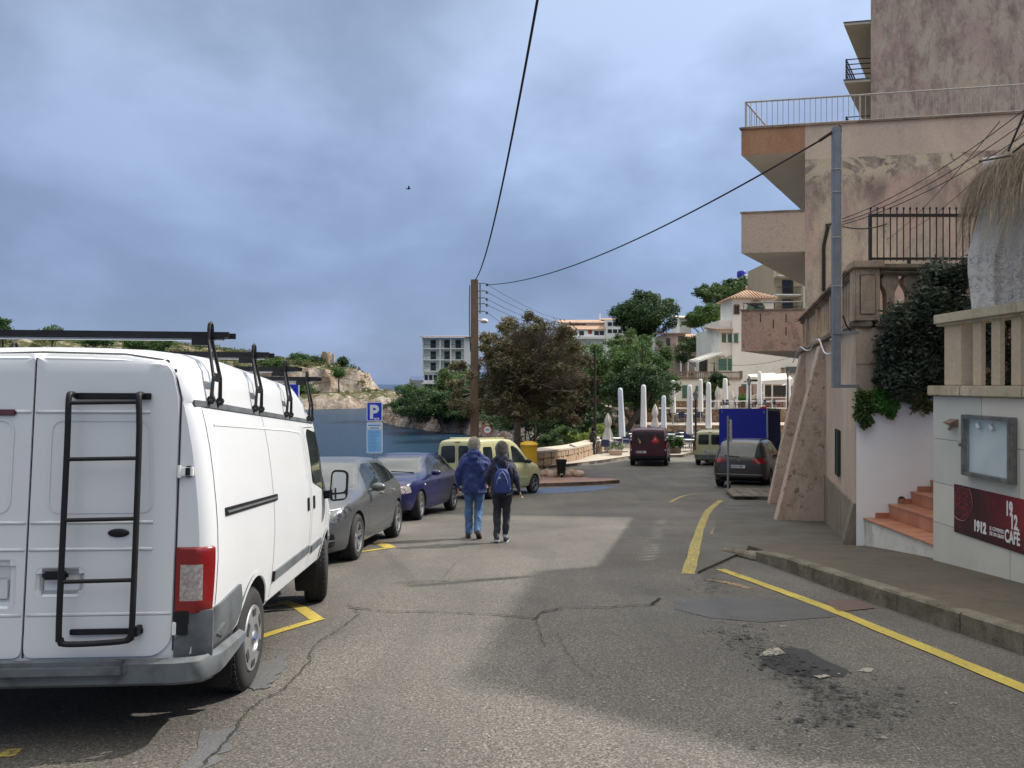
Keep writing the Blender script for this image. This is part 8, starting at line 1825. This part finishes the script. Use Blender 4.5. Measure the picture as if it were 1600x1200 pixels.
                                                          # -- poles, wires, signs
up = thing('utility_pole', 'tall brown utility pole with wire brackets beside the half bare tree', 'utility pole', (X(741, 32), 32, G(32)))
ux = X(741.5, 32); ztop = Z(437, 32)
q = MB(); q.loft([[(ux-a, 32-a*.8, z), (ux+a, 32-a*.8, z), (ux+a, 32+a*.8, z), (ux-a, 32+a*.8, z)] for a, z in ((.19, G(32)-.3), (.165, G(32)+4), (.15, ztop))]); q.build('post', M['wood_post'], up, w=True, bevel=.015)
q = MB(); q.tube([(ux-.19, 31.85, ztop-.25), (ux-.21, 31.85, ztop-1.2), (ux-.2, 31.85, ztop-2.3), (ux-.16, 31.85, ztop-3)], .02, 5); q.build('down_cable', M['wire'], up, w=True)
bx('crossbar', M['grey_paint'], up, (ux+.20, 31.97, Z(490, 32)), (ux+.26, 32.03, Z(443, 32)))
wpt = []
for py in (443, 455, 466, 475, 487):
 z = Z(py, 32); q = MB(); q.tube([(ux+.15, 32, z), (ux+.42, 32, z+.02), (ux+.5, 32, z-.06)], .018, 5); a = q.build('arm', M['iron'], up, w=True)
 q = MB(); q.lathe([(.03, -.05), (.055, -.02), (.04, .02), (.06, .05), (.02, .08)], (ux+.52, 32, z-.06), 8); q.build('insulator', M['greyplastic'], a, w=True); wpt.append(Vector((ux+.54, 32, z-.05)))
q = MB(); q.tube([(ux+.15, 32, Z(500, 32)), (ux+.33, 31.9, Z(501, 32))], .03, 6); q.ell((ux+.40, 31.85, Z(502, 32)), (.17, .2, .10), 12, 8); q.build('street_lamp_head', M['cream'], up, w=True, smooth=True, angle=60)
tag(MB().tube(catenary((ux+.05, 31.9, ztop), (1.25, .9, CH+7.9), 1.5, 40), .021, 6).build('overhead_cable', M['wire']), 'thick twisted black cable from the utility pole passing over the road', 'cable')
tag(MB().tube(catenary(wpt[0], (5.02, 11.9, CH+3.92), .55, 40), .016, 6).build('overhead_cable', M['wire']), 'black cable sagging from the utility pole to the grey mast', 'cable')
MBc = MB().tube([(4.96, 11.88, CH+3.90), (4.80, 12.0, CH+3.80)], .026, 6)
MBc.build('cable_clamp', M['iron'], mp, w=True)
for i, p in enumerate(wpt[:]):
 e_ = [W(902+8*i, 497+2*i, 100), W(910, 500, 100), W(905, 499, 100), W(915, 503, 100), W(880, 520, 90)][i]
 tag(MB().tube(catenary(p, e_, .7+.1*i, 16), .011, 4).build('thin_wire', M['wire']), ['topmost', 'second', 'third', 'fourth', 'lowest'][i]+' thin wire running from the utility pole to the hillside houses', 'wire')
wa = [(W(1316, 342, 11.6), W(1600, 172, 8.0)), (W(1316, 347, 11.8), W(1600, 192, 8.2)), (W(1312, 352, 11.9), W(1610, 205, 8.4)), (W(1385, 375, 20), W(1562, 190, 8.5)), (W(1420, 360, 18), W(1600, 205, 8.1))]
for i, (a, b) in enumerate(wa):
 tag(MB().tube(catenary(a, b, .12, 14), .006, 4).build('house_wire', M['wire']), ['first (topmost)', 'second', 'third', 'steep crossing', 'lowest'][i]+' thin wire rising right across the pink building', 'wire')
q = MB(); q.tube([W(1290, 352, 23), W(1316, 352, 12.0)], .006, 4); q.tube(catenary(W(1313, 353, 12.0), W(1385, 350, 12.4), .06, 10), .010, 4)
tag(q.build('house_wire', M['wire']), 'short black wire looping from the mast to the iron fence', 'wire')
q = MB(); q.tube([W(1575, 237, 8.0), W(1608, 160, 7.8)], .012, 5); q.tube([W(1583, 238, 8.0), W(1612, 215, 7.8)], .012, 5); q.tube([W(1530, 252, 8.0), W(1580, 243, 8.0)], .012, 5)
tag(q.build('awning_arm', M['iron']), 'thin black folding awning arm above the straw parasol', 'awning arm')
tag(MB().tube(catenary(W(1055, 550, 78), W(1262, 550, 60), 1.2, 20), .015, 4).build('villa_wire', M['wire']), 'thin black wire crossing in front of the villa facade', 'wire')
def sign_post(name, label, x, y, ztop, h=.03, m=None):
 s_ = thing(name, label, 'sign', (x, y, G(y))); MB().tube([(x, y, G(y)-.05), (x, y, ztop)], h, 10).build('post', m or M['grey_paint'], s_, w=True, smooth=True, angle=60); return s_
def panel(parent, x, y, z0, z1, w, rim, face, nm='panel'):
 q = MB(); pl = rp([(x-w/2, z0), (x+w/2, z0), (x+w/2, z1), (x-w/2, z1)], .04); q.loft([[(a, y-.035, b) for a, b in pl], [(a, y-.02, b) for a, b in pl]]); p = q.build(nm, rim, parent, w=True)
 b_ = .022; pl = rp([(x-w/2+b_, z0+b_), (x+w/2-b_, z0+b_), (x+w/2-b_, z1-b_), (x-w/2+b_, z1-b_)], .03); q = MB(); q.add([(a, y-.0365, b) for a, b in pl], [range(len(pl))]); q.build('face', face, p, w=True, fix=False); return p
sblue = mat('sign_blue', (0.01, 0.04, 0.50), 0.35); swhite = mat('sign_white', (0.72, 0.74, 0.78), 0.35); slight = mat('sign_sky_blue', (0.22, 0.52, 0.82), 0.4, col2=(0.30, 0.60, 0.86), scale=6)
def fT(x, z, y): return Matrix(((1, 0, 0, x), (0, 0, -1, y), (0, 1, 0, z), (0, 0, 0, 1)))
def loc_text(nm, s, m, parent, x, z, y, size, sx=1.0, bold=0.0, align='LEFT'):
 r = parent
 while r.parent: r = r.parent
 o = r.location; return text_obj(nm, s, m, parent, fT(x-o.x, z-o.z, y-o.y), size, .0008, align, sx, bold)
sy = 20.5; sx0 = X(585.5, sy); ps = sign_post('parking_sign', 'blue parking sign over a sky blue information plate beyond the grey hatchback', sx0, sy, Z(628, sy))
p1 = panel(ps, sx0, sy, Z(658, sy), Z(628, sy), .42, swhite, sblue); loc_text('lettering', 'P', swhite, p1, sx0-.135, Z(654, sy)+.01, sy-.038, .50, .95, .02); loc_text('lettering', 'taxis', swhite, p1, sx0-.02, Z(655, sy)-.01, sy-.039, .10, .8, .002)
p2 = panel(ps, sx0, sy, Z(708, sy), Z(660, sy), .42, swhite, slight)
q = MB(); q.box((sx0-.19, sy-.040, Z(671, sy)), (sx0+.19, sy-.037, Z(662, sy))); q.build('white_band', swhite, p2, w=True)
q = MB(); q.box((sx0-.17, sy-.0425, Z(665.5, sy)), (sx0+.17, sy-.0405, Z(663.3, sy))); q.box((sx0-.12, sy-.0425, Z(669.5, sy)), (sx0+.12, sy-.0405, Z(667.8, sy)))
for k in range(15):
 z = Z(673.5+k*2.15, sy); L = random.uniform(.10, .17); q.box((sx0-.17, sy-.040, z-.006), (sx0-.17+2*L, sy-.0375, z+.004))
tag(q.build('printed_lines', mat('print_blue', (0.12, 0.30, 0.62), 0.5), p2, w=True), kind='stuff')
sy2 = 16.5; x2 = X(450, sy2); ps2 = sign_post('parking_sign', 'blue parking sign mostly hidden behind the white van roof racks', x2, sy2, Z(599, sy2)); p1 = panel(ps2, x2, sy2, Z(636, sy2), Z(599, sy2), .50, swhite, sblue); loc_text('lettering', 'P', swhite, p1, x2-.16, Z(631, sy2), sy2-.038, .54, .95, .02)
sy3 = 25.0; x3 = X(1137.5, sy3); es = thing('edge_on_sign', 'thin grey sign post with its plate seen edge on before the brown car', 'sign', (x3, sy3, G(sy3)+.1))
MB().tube([(x3, sy3, G(sy3)), (x3, sy3, Z(650, sy3))], .034, 10).build('post', M['grey_paint'], es, w=True, smooth=True, angle=60)
q = MB(); Mx = Matrix.Translation((x3+.06, sy3-.02, Z(673, sy3))) @ Matrix.Rotation(R(-6), 4, 'Z'); q.cbox((0, 0, 0), (.03, .55, .72), 0, Mx); q.build('plate', M['rail_white'], es, w=True, bevel=.005)
q = MB(); q.cbox((x3+.03, sy3, Z(660, sy3)), (.06, .05, .05)); q.cbox((x3+.03, sy3, Z(684, sy3)), (.06, .05, .05)); q.build('clamp', M['iron'], es, w=True)
ry_ = 30.5; rx_ = X(761.5, ry_); rs = sign_post('round_sign', 'small round white sign with red rim behind the green van roof', rx_, ry_, Z(666, ry_))
q = MB(); q.lathe([(.17, -.03), (.17, -.045), (.005, -.045)], (rx_, ry_, Z(671.5, ry_)), 24, axis='y', closed=False); p = q.build('disc', mat('sign_red', (0.50, 0.03, 0.03), 0.4), rs, w=True)
q = MB(); q.lathe([(.135, -.05), (.002, -.05)], (rx_, ry_, Z(671.5, ry_)), 24, axis='y', closed=False); q.build('disc_face', swhite, rs, w=True); bx('arrow', M['blackplastic'], rs, (rx_-.07, ry_-.056, Z(671.9, ry_)), (rx_+.07, ry_-.052, Z(670.5, ry_)))
ry_ = 44; rx_ = X(1192, ry_); rs = sign_post('no_entry_sign', 'red round sign rising behind the blue box truck', rx_, ry_, Z(640, ry_))
q = MB(); q.lathe([(.29, -.03), (.29, -.05), (.005, -.05)], (rx_, ry_, Z(643, ry_)), 24, axis='y', closed=False); q.build('disc', mat('sign_red2', (0.55, 0.05, 0.03), 0.4), rs, w=True); bx('bar', swhite, rs, (rx_-.2, ry_-.056, Z(644, ry_)), (rx_+.2, ry_-.052, Z(642, ry_)))
ly = 41.5; lx_ = X(895, ly); le = thing('info_lectern', 'small tilted white information board on a thin post by the stone wall', 'information board', (lx_, ly, G(ly)))
MB().tube([(lx_, ly, G(ly)), (lx_, ly, Z(699, ly))], .03, 6).build('post', M['iron'], le, w=True)
q = MB(); Mx = Matrix.Translation((lx_-.02, ly, Z(697, ly))) @ Matrix.Rotation(R(28), 4, 'Y') @ Matrix.Rotation(R(-35), 4, 'X'); q.cbox((0, 0, 0), (.34, .26, .02), 0, Mx); q.build('board', swhite, le, w=True)
by_ = 30.4; bx0 = X(877, by_); bn = thing('litter_bin', 'black litter bin on a post standing among the island rocks', 'bin', (bx0, by_, G(by_)+.12))
q = MB(); q.lathe([(.145, 0), (.16, .05), (.20, .52), (.225, .54), (.225, .60), (.19, .60), (.15, .1)], (bx0, by_, Z(742, by_)), 18, closed=False); q.build('bucket', M['blackplastic'], bn, w=True, smooth=True, angle=40); bx('label', M['rail_white'], bn, (bx0-.06, by_-.175, Z(741, by_)), (bx0+.07, by_-.160, Z(739.3, by_)))
q = MB(); q.tube([(bx0+.12, by_+.2, G(by_)+.05), (bx0+.12, by_+.2, Z(718, by_))], .03, 8); q.tube([(bx0+.02, by_, G(by_)+.1), (bx0+.02, by_, Z(742, by_))], .035, 8); q.build('post', M['iron'], bn, w=True)
for i, px in enumerate((848, 854, 862, 869, 876, 884, 891, 898, 905)):
 y = 30.9+.3*math.sin(i*2.1); x = X(px, y); q = MB(); r0 = random.uniform(.13, .21); q.ell((0, 0, 0), (r0*1.25, r0, r0*.95), 10, 7)
 q.v = [v*(1+.30*noise.noise(v*6+Vector((i*3, 0, 0)))) for v in q.v]
 o = q.build('rock', [M['stone_a'], M['stone_b'], M['pinkhouse']][i % 3 if px < 900 else 2], None, loc=(x, y, G(y)+.22)); tag(o, ['first rock behind the front wheel of the green van', 'small tan rock left of the litter bin', 'round dark rock left of the litter bin', 'brown rock just before the litter bin', 'rock directly under the litter bin', 'tan rock right of the litter bin post', 'third rock from the right end of the island', 'next to last rock at the island end', 'pinkish rock at the right end of the island row'][i], 'rock', 'rocks edging the traffic island')
yy = 29.5; yx = X(826.5, yy); yc = thing('yellow_container', 'yellow recycling container behind the bonnet of the green van', 'container', (yx, yy, G(yy)+.12)); ym = mat('container_yellow', (0.62, 0.38, 0.015), 0.5, col2=(0.54, 0.32, 0.015), scale=3)
zt_ = Z(690, yy); q = MB(); q.lathe([(.30, G(yy)+.1), (.31, zt_-.40), (.325, zt_-.16)], (yx, yy, 0), 26); q.build('body', ym, yc, w=True, smooth=True, angle=40)
q = MB(); q.lathe([(.345, zt_-.158), (.35, zt_-.10), (.30, zt_-.04), (.15, zt_+.015), (.03, zt_+.02)], (yx, yy, 0), 26); q.build('lid', ym, yc, w=True, smooth=True, angle=40)
sw = thing('stone_wall', 'low stone wall with wide pale coping curving up to the terrace', 'wall', (1.4, 36.9, G(37)))
wl_ = [(-1.6, 33.6), (0.3, 35.6), (1.5, 37.2), (2.9, 40.2), (4.2, 44.0), (5.0, 46.6), (6.3, 50.5)]; wl_ = smooth_line(wl_, 5)
q = MB(); rings = []; H_ = .74
for i, p in enumerate(wl_):
 a = Vector(wl_[max(0, i-1)]); b = Vector(wl_[min(len(wl_)-1, i+1)]); d = (b-a).normalized(); nn = Vector((-d.y, d.x)); z = G(p[1])+.12; p = Vector(p)
 rings.append([(p.x, p.y, z-.5), (p.x, p.y, z+H_-.1), (p.x+nn.x*.5, p.y+nn.y*.5, z+H_-.1), (p.x+nn.x*.5, p.y+nn.y*.5, z-1.5)])
q.loft(rings); q.build('wall_core', M['stonewall'], sw, w=True)
q = MB(); rings = []
for i, p in enumerate(wl_):
 a = Vector(wl_[max(0, i-1)]); b = Vector(wl_[min(len(wl_)-1, i+1)]); d = (b-a).normalized(); nn = Vector((-d.y, d.x)); z = G(p[1])+.12; p = Vector(p)-nn*.06
 rings.append([(p.x, p.y, z+H_-.098), (p.x, p.y, z+H_), (p.x+nn.x*.62, p.y+nn.y*.62, z+H_+.10), (p.x+nn.x*.62, p.y+nn.y*.62, z+H_-.098)])
q.loft(rings); q.build('coping', mat('pale_coping', (0.50, 0.42, 0.34), 0.9, col2=(0.42, 0.36, 0.29), scale=2, kind='World', bump=.3, bscale=12), sw, w=True)
for i in range(len(wl_)-1):   # face stones, upright slabs
 a, b = Vector(wl_[i]), Vector(wl_[i+1]); L = (b-a).length; d = (b-a)/L; nn = Vector((-d.y, d.x)); n = max(1, int(L/.30))
 for k in range(n):
  for r in range(2):
   s0 = L*k/n+.012+random.uniform(0, .02); s1 = L*(k+1)/n-.012; p = a+d*s0; e_ = a+d*s1; z = G(p.y)+.12; z0, z1 = (z, z+.30+random.uniform(-.05, .05)) if r == 0 else (z+.36, z+H_-.11); o_ = .03+random.uniform(0, .04)
   q = MB(); q.loft([[(p.x-nn.x*o_, p.y-nn.y*o_, z0), (p.x-nn.x*o_, p.y-nn.y*o_, z1), (p.x, p.y, z1), (p.x, p.y, z0)], [(e_.x-nn.x*o_, e_.y-nn.y*o_, z0+.02), (e_.x-nn.x*o_, e_.y-nn.y*o_, z1-.03), (e_.x, e_.y, z1), (e_.x, e_.y, z0)]]); q.build('stone', M['stone_a'] if random.random() < .6 else M['stone_b'], sw, w=True)
def pole(label, px, y, ptop, zb, r=.06, nm='black_pole', cat='pole'):
 x = X(px, y); o = thing(nm, label, cat, (x, y, zb)); MB().tube([(x, y, zb), (x, y, zb+1), (x, y, Z(ptop, y))], [r*1.3, r, r*.7], 8).build('shaft', M['iron'], o, w=True, smooth=True, angle=60); return o, x
pl_, x = pole('tall thin black pole beside the standing man', 929.5, 46.8, 541, G(46), .09)
q = MB(); q.tube([(x, 46.8, Z(648, 46.8)), (x+.2, 46.7, Z(646, 46.8)), (x+.28, 46.7, Z(653, 46.8))], .02, 5); q.tube([(x, 46.8, Z(552, 46.8)), (x-.3, 46.8, Z(556, 46.8))], .02, 4); q.build('bracket', M['grey_paint'], pl_, w=True)
pl_, x = pole('short black lamp post with pale globe left of the shrubs', 835.5, 43, 652, G(43), .06, 'globe_lamp', 'street lamp'); MB().ell((x+.05, 43, Z(650, 43)), (.13, .13, .15), 12, 8).build('globe', M['rail_white'], pl_, w=True, smooth=True)
def lantern(label, px, y, ptop, zb, sc=1.0, arm=False):
 o, x = pole(label, px, y, ptop+10*sc, zb, .075, 'street_lantern', 'street lamp'); z = Z(ptop+9*sc, y); k = sc
 MB().lathe([(.10*k, 0), (.20*k, .42*k)], (x, y, z), 6).build('glass', mat('lantern_glass', (0.30, 0.31, 0.30), 0.2) if 'lantern_glass' not in bpy.data.materials else bpy.data.materials['lantern_glass'], o, w=True)
 q = MB(); q.lathe([(.25*k, .42*k), (.22*k, .46*k), (.09*k, .62*k), (.05*k, .68*k), (.02*k, .80*k)], (x, y, z), 6)
 for a in range(6): th = 2*PI*a/6; q.tube([(x+.105*k*math.cos(th), y+.105*k*math.sin(th), z), (x+.205*k*math.cos(th), y+.205*k*math.sin(th), z+.42*k)], .014*k, 4)
 q.lathe([(.05*k, -.12*k), (.12*k, -.02*k), (.11*k, 0)], (x, y, z), 8); q.build('lantern_cap', M['iron'], o, w=True); return o, x
lo, x = lantern('black street lantern standing among the tables at the kerb', 1087, 48.7, 617, G(48)+.13, .85); MB().lathe([(.17, 0), (.17, .5), (.10, .6), (.08, .9)], (x, 48.7, G(48)+.13), 10).build('plinth', M['iron'], lo, w=True)
lo, x = lantern('black street lantern in front of the white pergola', 1170.5, 60, 593, FL1, .85); bx('side_plate', M['iron'], lo, (x+.12, 59.95, Z(596, 60)), (x+.65, 60.05, Z(593, 60)))
lantern('small street lantern at the right end of the pergola', 1231, 62, 582, FL1, .7)
lantern('small black lantern on the villa terrace', 1116, 76, 566.5, Z(592, 76), .45)
                                                          # -- terrace furniture
cover = mat('parasol_cover', (0.76, 0.76, 0.76), 0.85, col2=(0.68, 0.68, 0.69), scale=1.2); cover_b = mat('parasol_cover_blueish', (0.60, 0.66, 0.76), 0.85); cloth = mat('parasol_cloth', (0.62, 0.59, 0.56), 0.9, col2=(0.52, 0.49, 0.47), scale=3)
def closed_parasol(label, px, pt, pb, y, floor, m=cover, w=11.5, lean=0.0):
 x = X(px, y); zt, zb = Z(pt, y), Z(pb, y); r = w*.43/1200*y; o = thing('closed_parasol', label, 'parasol', (x, y, floor), 'closed parasols on the terrace')
 q = MB(); rings = []; n = 14
 for f, k in ((0, .98), (.02, 1.0), (.25, .96), (.5, .89), (.75, .82), (.95, .74), (.99, .55), (1, .2)):
  rings.append([(x+lean*(1-f)+r*k*(1+.08*math.cos(5*a+f*2))*math.cos(a), y+r*k*(1+.08*math.cos(5*a+f*2))*math.sin(a), zb+(zt-zb)*f) for a in [2*PI*i/n for i in range(n)]])
 q.loft(rings); q.build('cover', m, o, w=True, smooth=True, angle=55); MB().tube([(x+lean, y, floor), (x+lean, y, zb+.05)], .05, 8).build('pole', M['rail_white'], o, w=True)
 MB().box((x+lean-.35, y-.35, floor), (x+lean+.35, y+.35, floor+.07)).build('base', M['rail_white'], o, w=True, bevel=.02); return o
def cloth_parasol(label, px, pt, pb, y, floor):
 x = X(px, y); zt, zb = Z(pt, y), Z(pb, y); H = zt-zb; o = thing('folded_parasol', label, 'parasol', (x, y, floor), 'folded cloth parasols on the terrace'); q = MB(); rings = []; n = 20; ph = px
 for f, r in ((0, .27), (.04, .30), (.15, .27), (.35, .20), (.50, .13), (.55, .12), (.60, .17), (.66, .19), (.78, .17), (.90, .10), (.97, .05), (1, .01)):
  rings.append([(x+r*(1+.28*math.cos(6*a+ph+f*1.5))*math.cos(a), y+r*(1+.28*math.cos(6*a+ph+f*1.5))*math.sin(a), zb+H*f+.04*math.cos(4*a)*(f < .1)) for a in [2*PI*i/n for i in range(n)]])
 q.loft(rings); q.build('cloth', cloth, o, w=True, smooth=True, angle=70); MB().tube([(x, y, floor), (x, y, zb+.1)], .03, 6).build('pole', M['rail_white'], o, w=True); MB().lathe([(.28, 0), (.28, .06), (.05, .1)], (x, y, floor), 12).build('base', M['rail_white'], o, w=True)
ordn = ['bluish closed parasol nearest the standing man', 'tall white closed parasol above the left half of the burgundy van roof', 'thin closed parasol above the right side of the burgundy van', 'closed parasol standing on a pole with flat foot on the middle terrace', 'closed parasol just left of the kerb lantern', 'closed parasol just right of the kerb lantern', 'closed parasol in front of the lower retaining wall, third to the right of the lantern', 'closed parasol directly left of the second folded cloth parasol', 'closed parasol beside the lantern of the pergola', 'tallest closed parasol above the blue truck', 'closed parasol at the right end of the pergola']
closed_parasol(ordn[0], 969, 606, 682, 48, FL0, cover_b, 11.5, .12)
closed_parasol(ordn[1], 1005.5, 601, 672, 53.5, FL0); closed_parasol(ordn[2], 1037, 618, 673, 53.5, FL0, cover_b, 10)
closed_parasol(ordn[3], 1051.5, 594, 645, 59, FL1, w=9.5); closed_parasol(ordn[4], 1077.5, 601, 678, 50.8, FL0, w=11.5); closed_parasol(ordn[5], 1094.5, 592, 643, 62, FL1, w=9.5)
closed_parasol(ordn[6], 1107, 597, 669, 54.5, FL0, w=11); closed_parasol(ordn[7], 1133, 591, 645, 66, FL2, w=10.5); closed_parasol(ordn[8], 1170, 590, 645, 64.8, FL2, w=10.5); closed_parasol(ordn[9], 1186.5, 580, 644, 64.9, FL2, w=10); closed_parasol(ordn[10], 1231.5, 591, 645, 65.2, FL2, w=9)
cloth_parasol('folded cream cloth parasol right of the standing man', 950, 645, 692, 47.5, FL0); cloth_parasol('folded cloth parasol above the burgundy van roof', 1023.5, 631, 675, 55.5, FL0); cloth_parasol('folded cloth parasol in front of the dark terrace tree', 1121, 603, 645, 67, FL2); cloth_parasol('folded cloth parasol left of the pergola post', 1143, 608, 645, 67.5, FL2)
tablem = mat('table_white', (0.70, 0.70, 0.70), 0.5); navy = mat('chair_navy', (0.015, 0.03, 0.10), 0.6, col2=(0.02, 0.04, 0.13), scale=10); alu = mat('chair_frame', (0.50, 0.51, 0.53), 0.4, 0.7)
t_top = MB().box((-.42, -.42, .71), (.42, .42, .745)).mesh('table_top', tablem, bevel=.01); t_leg = MB().tube([(0, 0, 0), (0, 0, .71)], .035, 8).box((-.26, -.04, 0), (.26, .04, .03)).box((-.04, -.26, .001), (.04, .26, .029)).mesh('pedestal', alu)
c_seat = MB().box((-.24, -.23, .42), (.24, .22, .46)).mesh('seat', navy, bevel=.01)
q = MB(); q.loft([[(-.25, .22, .44), (.25, .22, .44), (.25, .25, .44), (-.25, .25, .44)], [(-.27, .27, .66), (.27, .27, .66), (.27, .30, .66), (-.27, .30, .66)], [(-.22, .31, .86), (.22, .31, .86), (.22, .335, .86), (-.22, .335, .86)]]); c_back = q.mesh('backrest', navy, bevel=.01)
c_leg = MB().tube([(0, 0, 0), (0, 0, .44)], .014, 5).mesh('leg', alu)
q = MB()
for s in (-1, 1): q.tube([(s*.26, .27, .50), (s*.29, .22, .66), (s*.29, -.18, .66), (s*.26, -.22, .44)], .015, 5)
c_arm = q.mesh('armrest', alu)
T0 = thing('cafe_table', '', 'table', (0, 0, -50), 'white tables on the terrace'); place('table_top', t_top, T0); place('pedestal', t_leg, T0)
C0 = thing('cafe_chair', '', 'chair', (0, 0, -50), 'navy chairs on the terrace'); place('seat', c_seat, C0); place('backrest', c_back, C0); place('armrest', c_arm, C0)
for sx in (-1, 1):
 for sy in (-1, 1): place('leg', c_leg, C0, (sx*.22, sy*.2, 0))
first = [True, True]
def put(proto, i, loc, rz, label):
 if first[i]: o = proto; first[i] = False; o.location = loc; o.rotation_euler = (0, 0, rz); o['label'] = label; return o
 return copy_tree(proto, loc, (0, 0, rz), label)
def table_at(px, py, floor, ch, where):
 """table whose foot stands at this sight line on the floor"""
 y = (CH-floor)*1200/(py-600); x = X(px, y); put(T0, 0, (x, y, floor), random.uniform(-.2, .2), 'white square table '+where)
 for k in ch:
  a = k*PI/2+random.uniform(-.2, .2); d = .62; lab = {0: 'behind', 1: 'at the left of', 2: 'in front of', 3: 'at the right of'}[k]
  put(C0, 1, (x-math.sin(a)*d*1.0, y+math.cos(a)*d, floor), a, 'navy chair '+lab+' table '+where)
TB = [(947, 707, FL0, (0, 2, 3), 'beside the standing man'), (962, 702, FL0, (0, 1, 3), 'below the bluish parasol'), (978, 699, FL0, (0, 2), 'left of the burgundy van'), (988, 694, FL0, (0,), 'behind the left edge of the burgundy van'), (1022, 692, FL0, (0, 1), 'behind the burgundy van roof'),
      (1053, 695, FL0, (2, 1, 0), 'behind the big planter'), (1067, 699, FL0, (2, 1), 'between planter and kerb lantern'), (1071, 692, FL0, (0, 1, 2), 'in the second row left of the lantern'), (1080, 705, FL0, (1, 3), 'at the kerb lantern foot'), (1094, 699, FL0, (0, 3, 2), 'right of the kerb lantern'), (1104, 704, FL0, (0, 1), 'nearest the second green van'), (1096, 692, FL0, (0, 1, 3), 'in the second row right of the lantern'), (1109, 694, FL0, (0, 2), 'under the third parasol right of the lantern'), (1118, 692, FL0, (0,), 'half hidden by the blue truck'),
      (1064, 660, FL1, (1, 3, 2), 'on the middle terrace left end'), (1074, 659, FL1, (1, 3), 'on the middle terrace beside the railing'), (1090, 660, FL1, (1, 3, 2), 'on the middle terrace behind the lantern'), (1103, 658, FL1, (1, 2), 'on the middle terrace in its centre'), (1116, 658, FL1, (1, 3, 2), 'on the middle terrace right end'),
      (1120, 640.5, FL2, (1, 3), 'on the upper terrace below the villa'), (1147, 640.5, FL2, (1,), 'on the upper terrace left of the pergola'), (1165, 640.3, FL2, (1, 3), 'on the upper terrace under the pergola lantern'), (1178, 640.3, FL2, (3,), 'on the upper terrace left of the red sign'), (1212, 640.3, FL2, (1,), 'on the upper terrace right of the red sign'), (1225, 640.3, FL2, (1,), 'on the upper terrace at the pergola end')]
for a in TB: table_at(*a)
q = MB()
for yy, (pa, pb) in ((57.2, ((1020, 662), (1038, 658))), (57.3, ((1068, 668), (1076, 655)))): q.tube([W(*pa, yy), W(*pb, yy)], .03, 5); q.tube([W(pa[0], pa[1]+14, yy), W(*pa, yy)], .03, 5); q.tube([W(pb[0], pb[1]+14, yy), W(*pb, yy)], .03, 5)
tag(q.build('step_railing', M['rail_white']), 'white sloping handrails on the steps between the terraces', 'handrail')
def planter(label, px, pb, y, w, h, m, fol, n):
 x = X(px, y); o = thing('planter', label, 'planter', (x, y, FL0)); q = MB(); q.loft([[(x-w*.46, y-.25, FL0), (x+w*.46, y-.25, FL0), (x+w*.46, y+.25, FL0), (x-w*.46, y+.25, FL0)], [(x-w/2, y-.28, FL0+h), (x+w/2, y-.28, FL0+h), (x+w/2, y+.28, FL0+h), (x-w/2, y+.28, FL0+h)]]); q.build('trough', m, o, w=True, bevel=.015)
 g = thing('planter_shrub', 'green shrub growing in the '+label, 'shrub', (x, y, FL0+h)); bl = [(x+random.uniform(-w*.5, w*.55), y+random.uniform(-.2, .2), FL0+h+random.uniform(.1, fol), .18, .18, .16) for k in range(22)]; leaf_part('foliage', g, bl, n, .05, M['leaf_pine'], shell=.3)
planter('stone planter beside the burgundy van', 1053, 711, 47.0, .80, .34, M['kerb'], .62, 5000); planter('low terracotta planter in front of the first tables', 962, 716, 45.6, .72, .30, M['pinkhouse'], .35, 300)
bd2 = thing('bird', 'small dark bird flying against the clouds', 'bird', tuple(W(638.5, 295, 60))); c = W(638.5, 295, 60)
MB().ell(c, (.17, .06, .05), 8, 6).ell(c+Vector((-.19, 0, .02)), (.05, .04, .04), 6, 4).build('body', M['wire'], bd2, w=True)
for s in (-1, 1): MB().add([c+Vector((-.06, 0, .02)), c+Vector((.08, 0, .02)), c+Vector((.12, s*.34, .12)), c+Vector((.02, s*.36, .13)), c+Vector((-.06, 0, .035)), c+Vector((.08, 0, .035)), c+Vector((.12, s*.34, .13)), c+Vector((.02, s*.36, .14))], [(0,1,2,3),(4,5,6,7),(0,1,5,4),(1,2,6,5),(2,3,7,6),(3,0,4,7)]).build('wing', M['wire'], bd2, w=True)
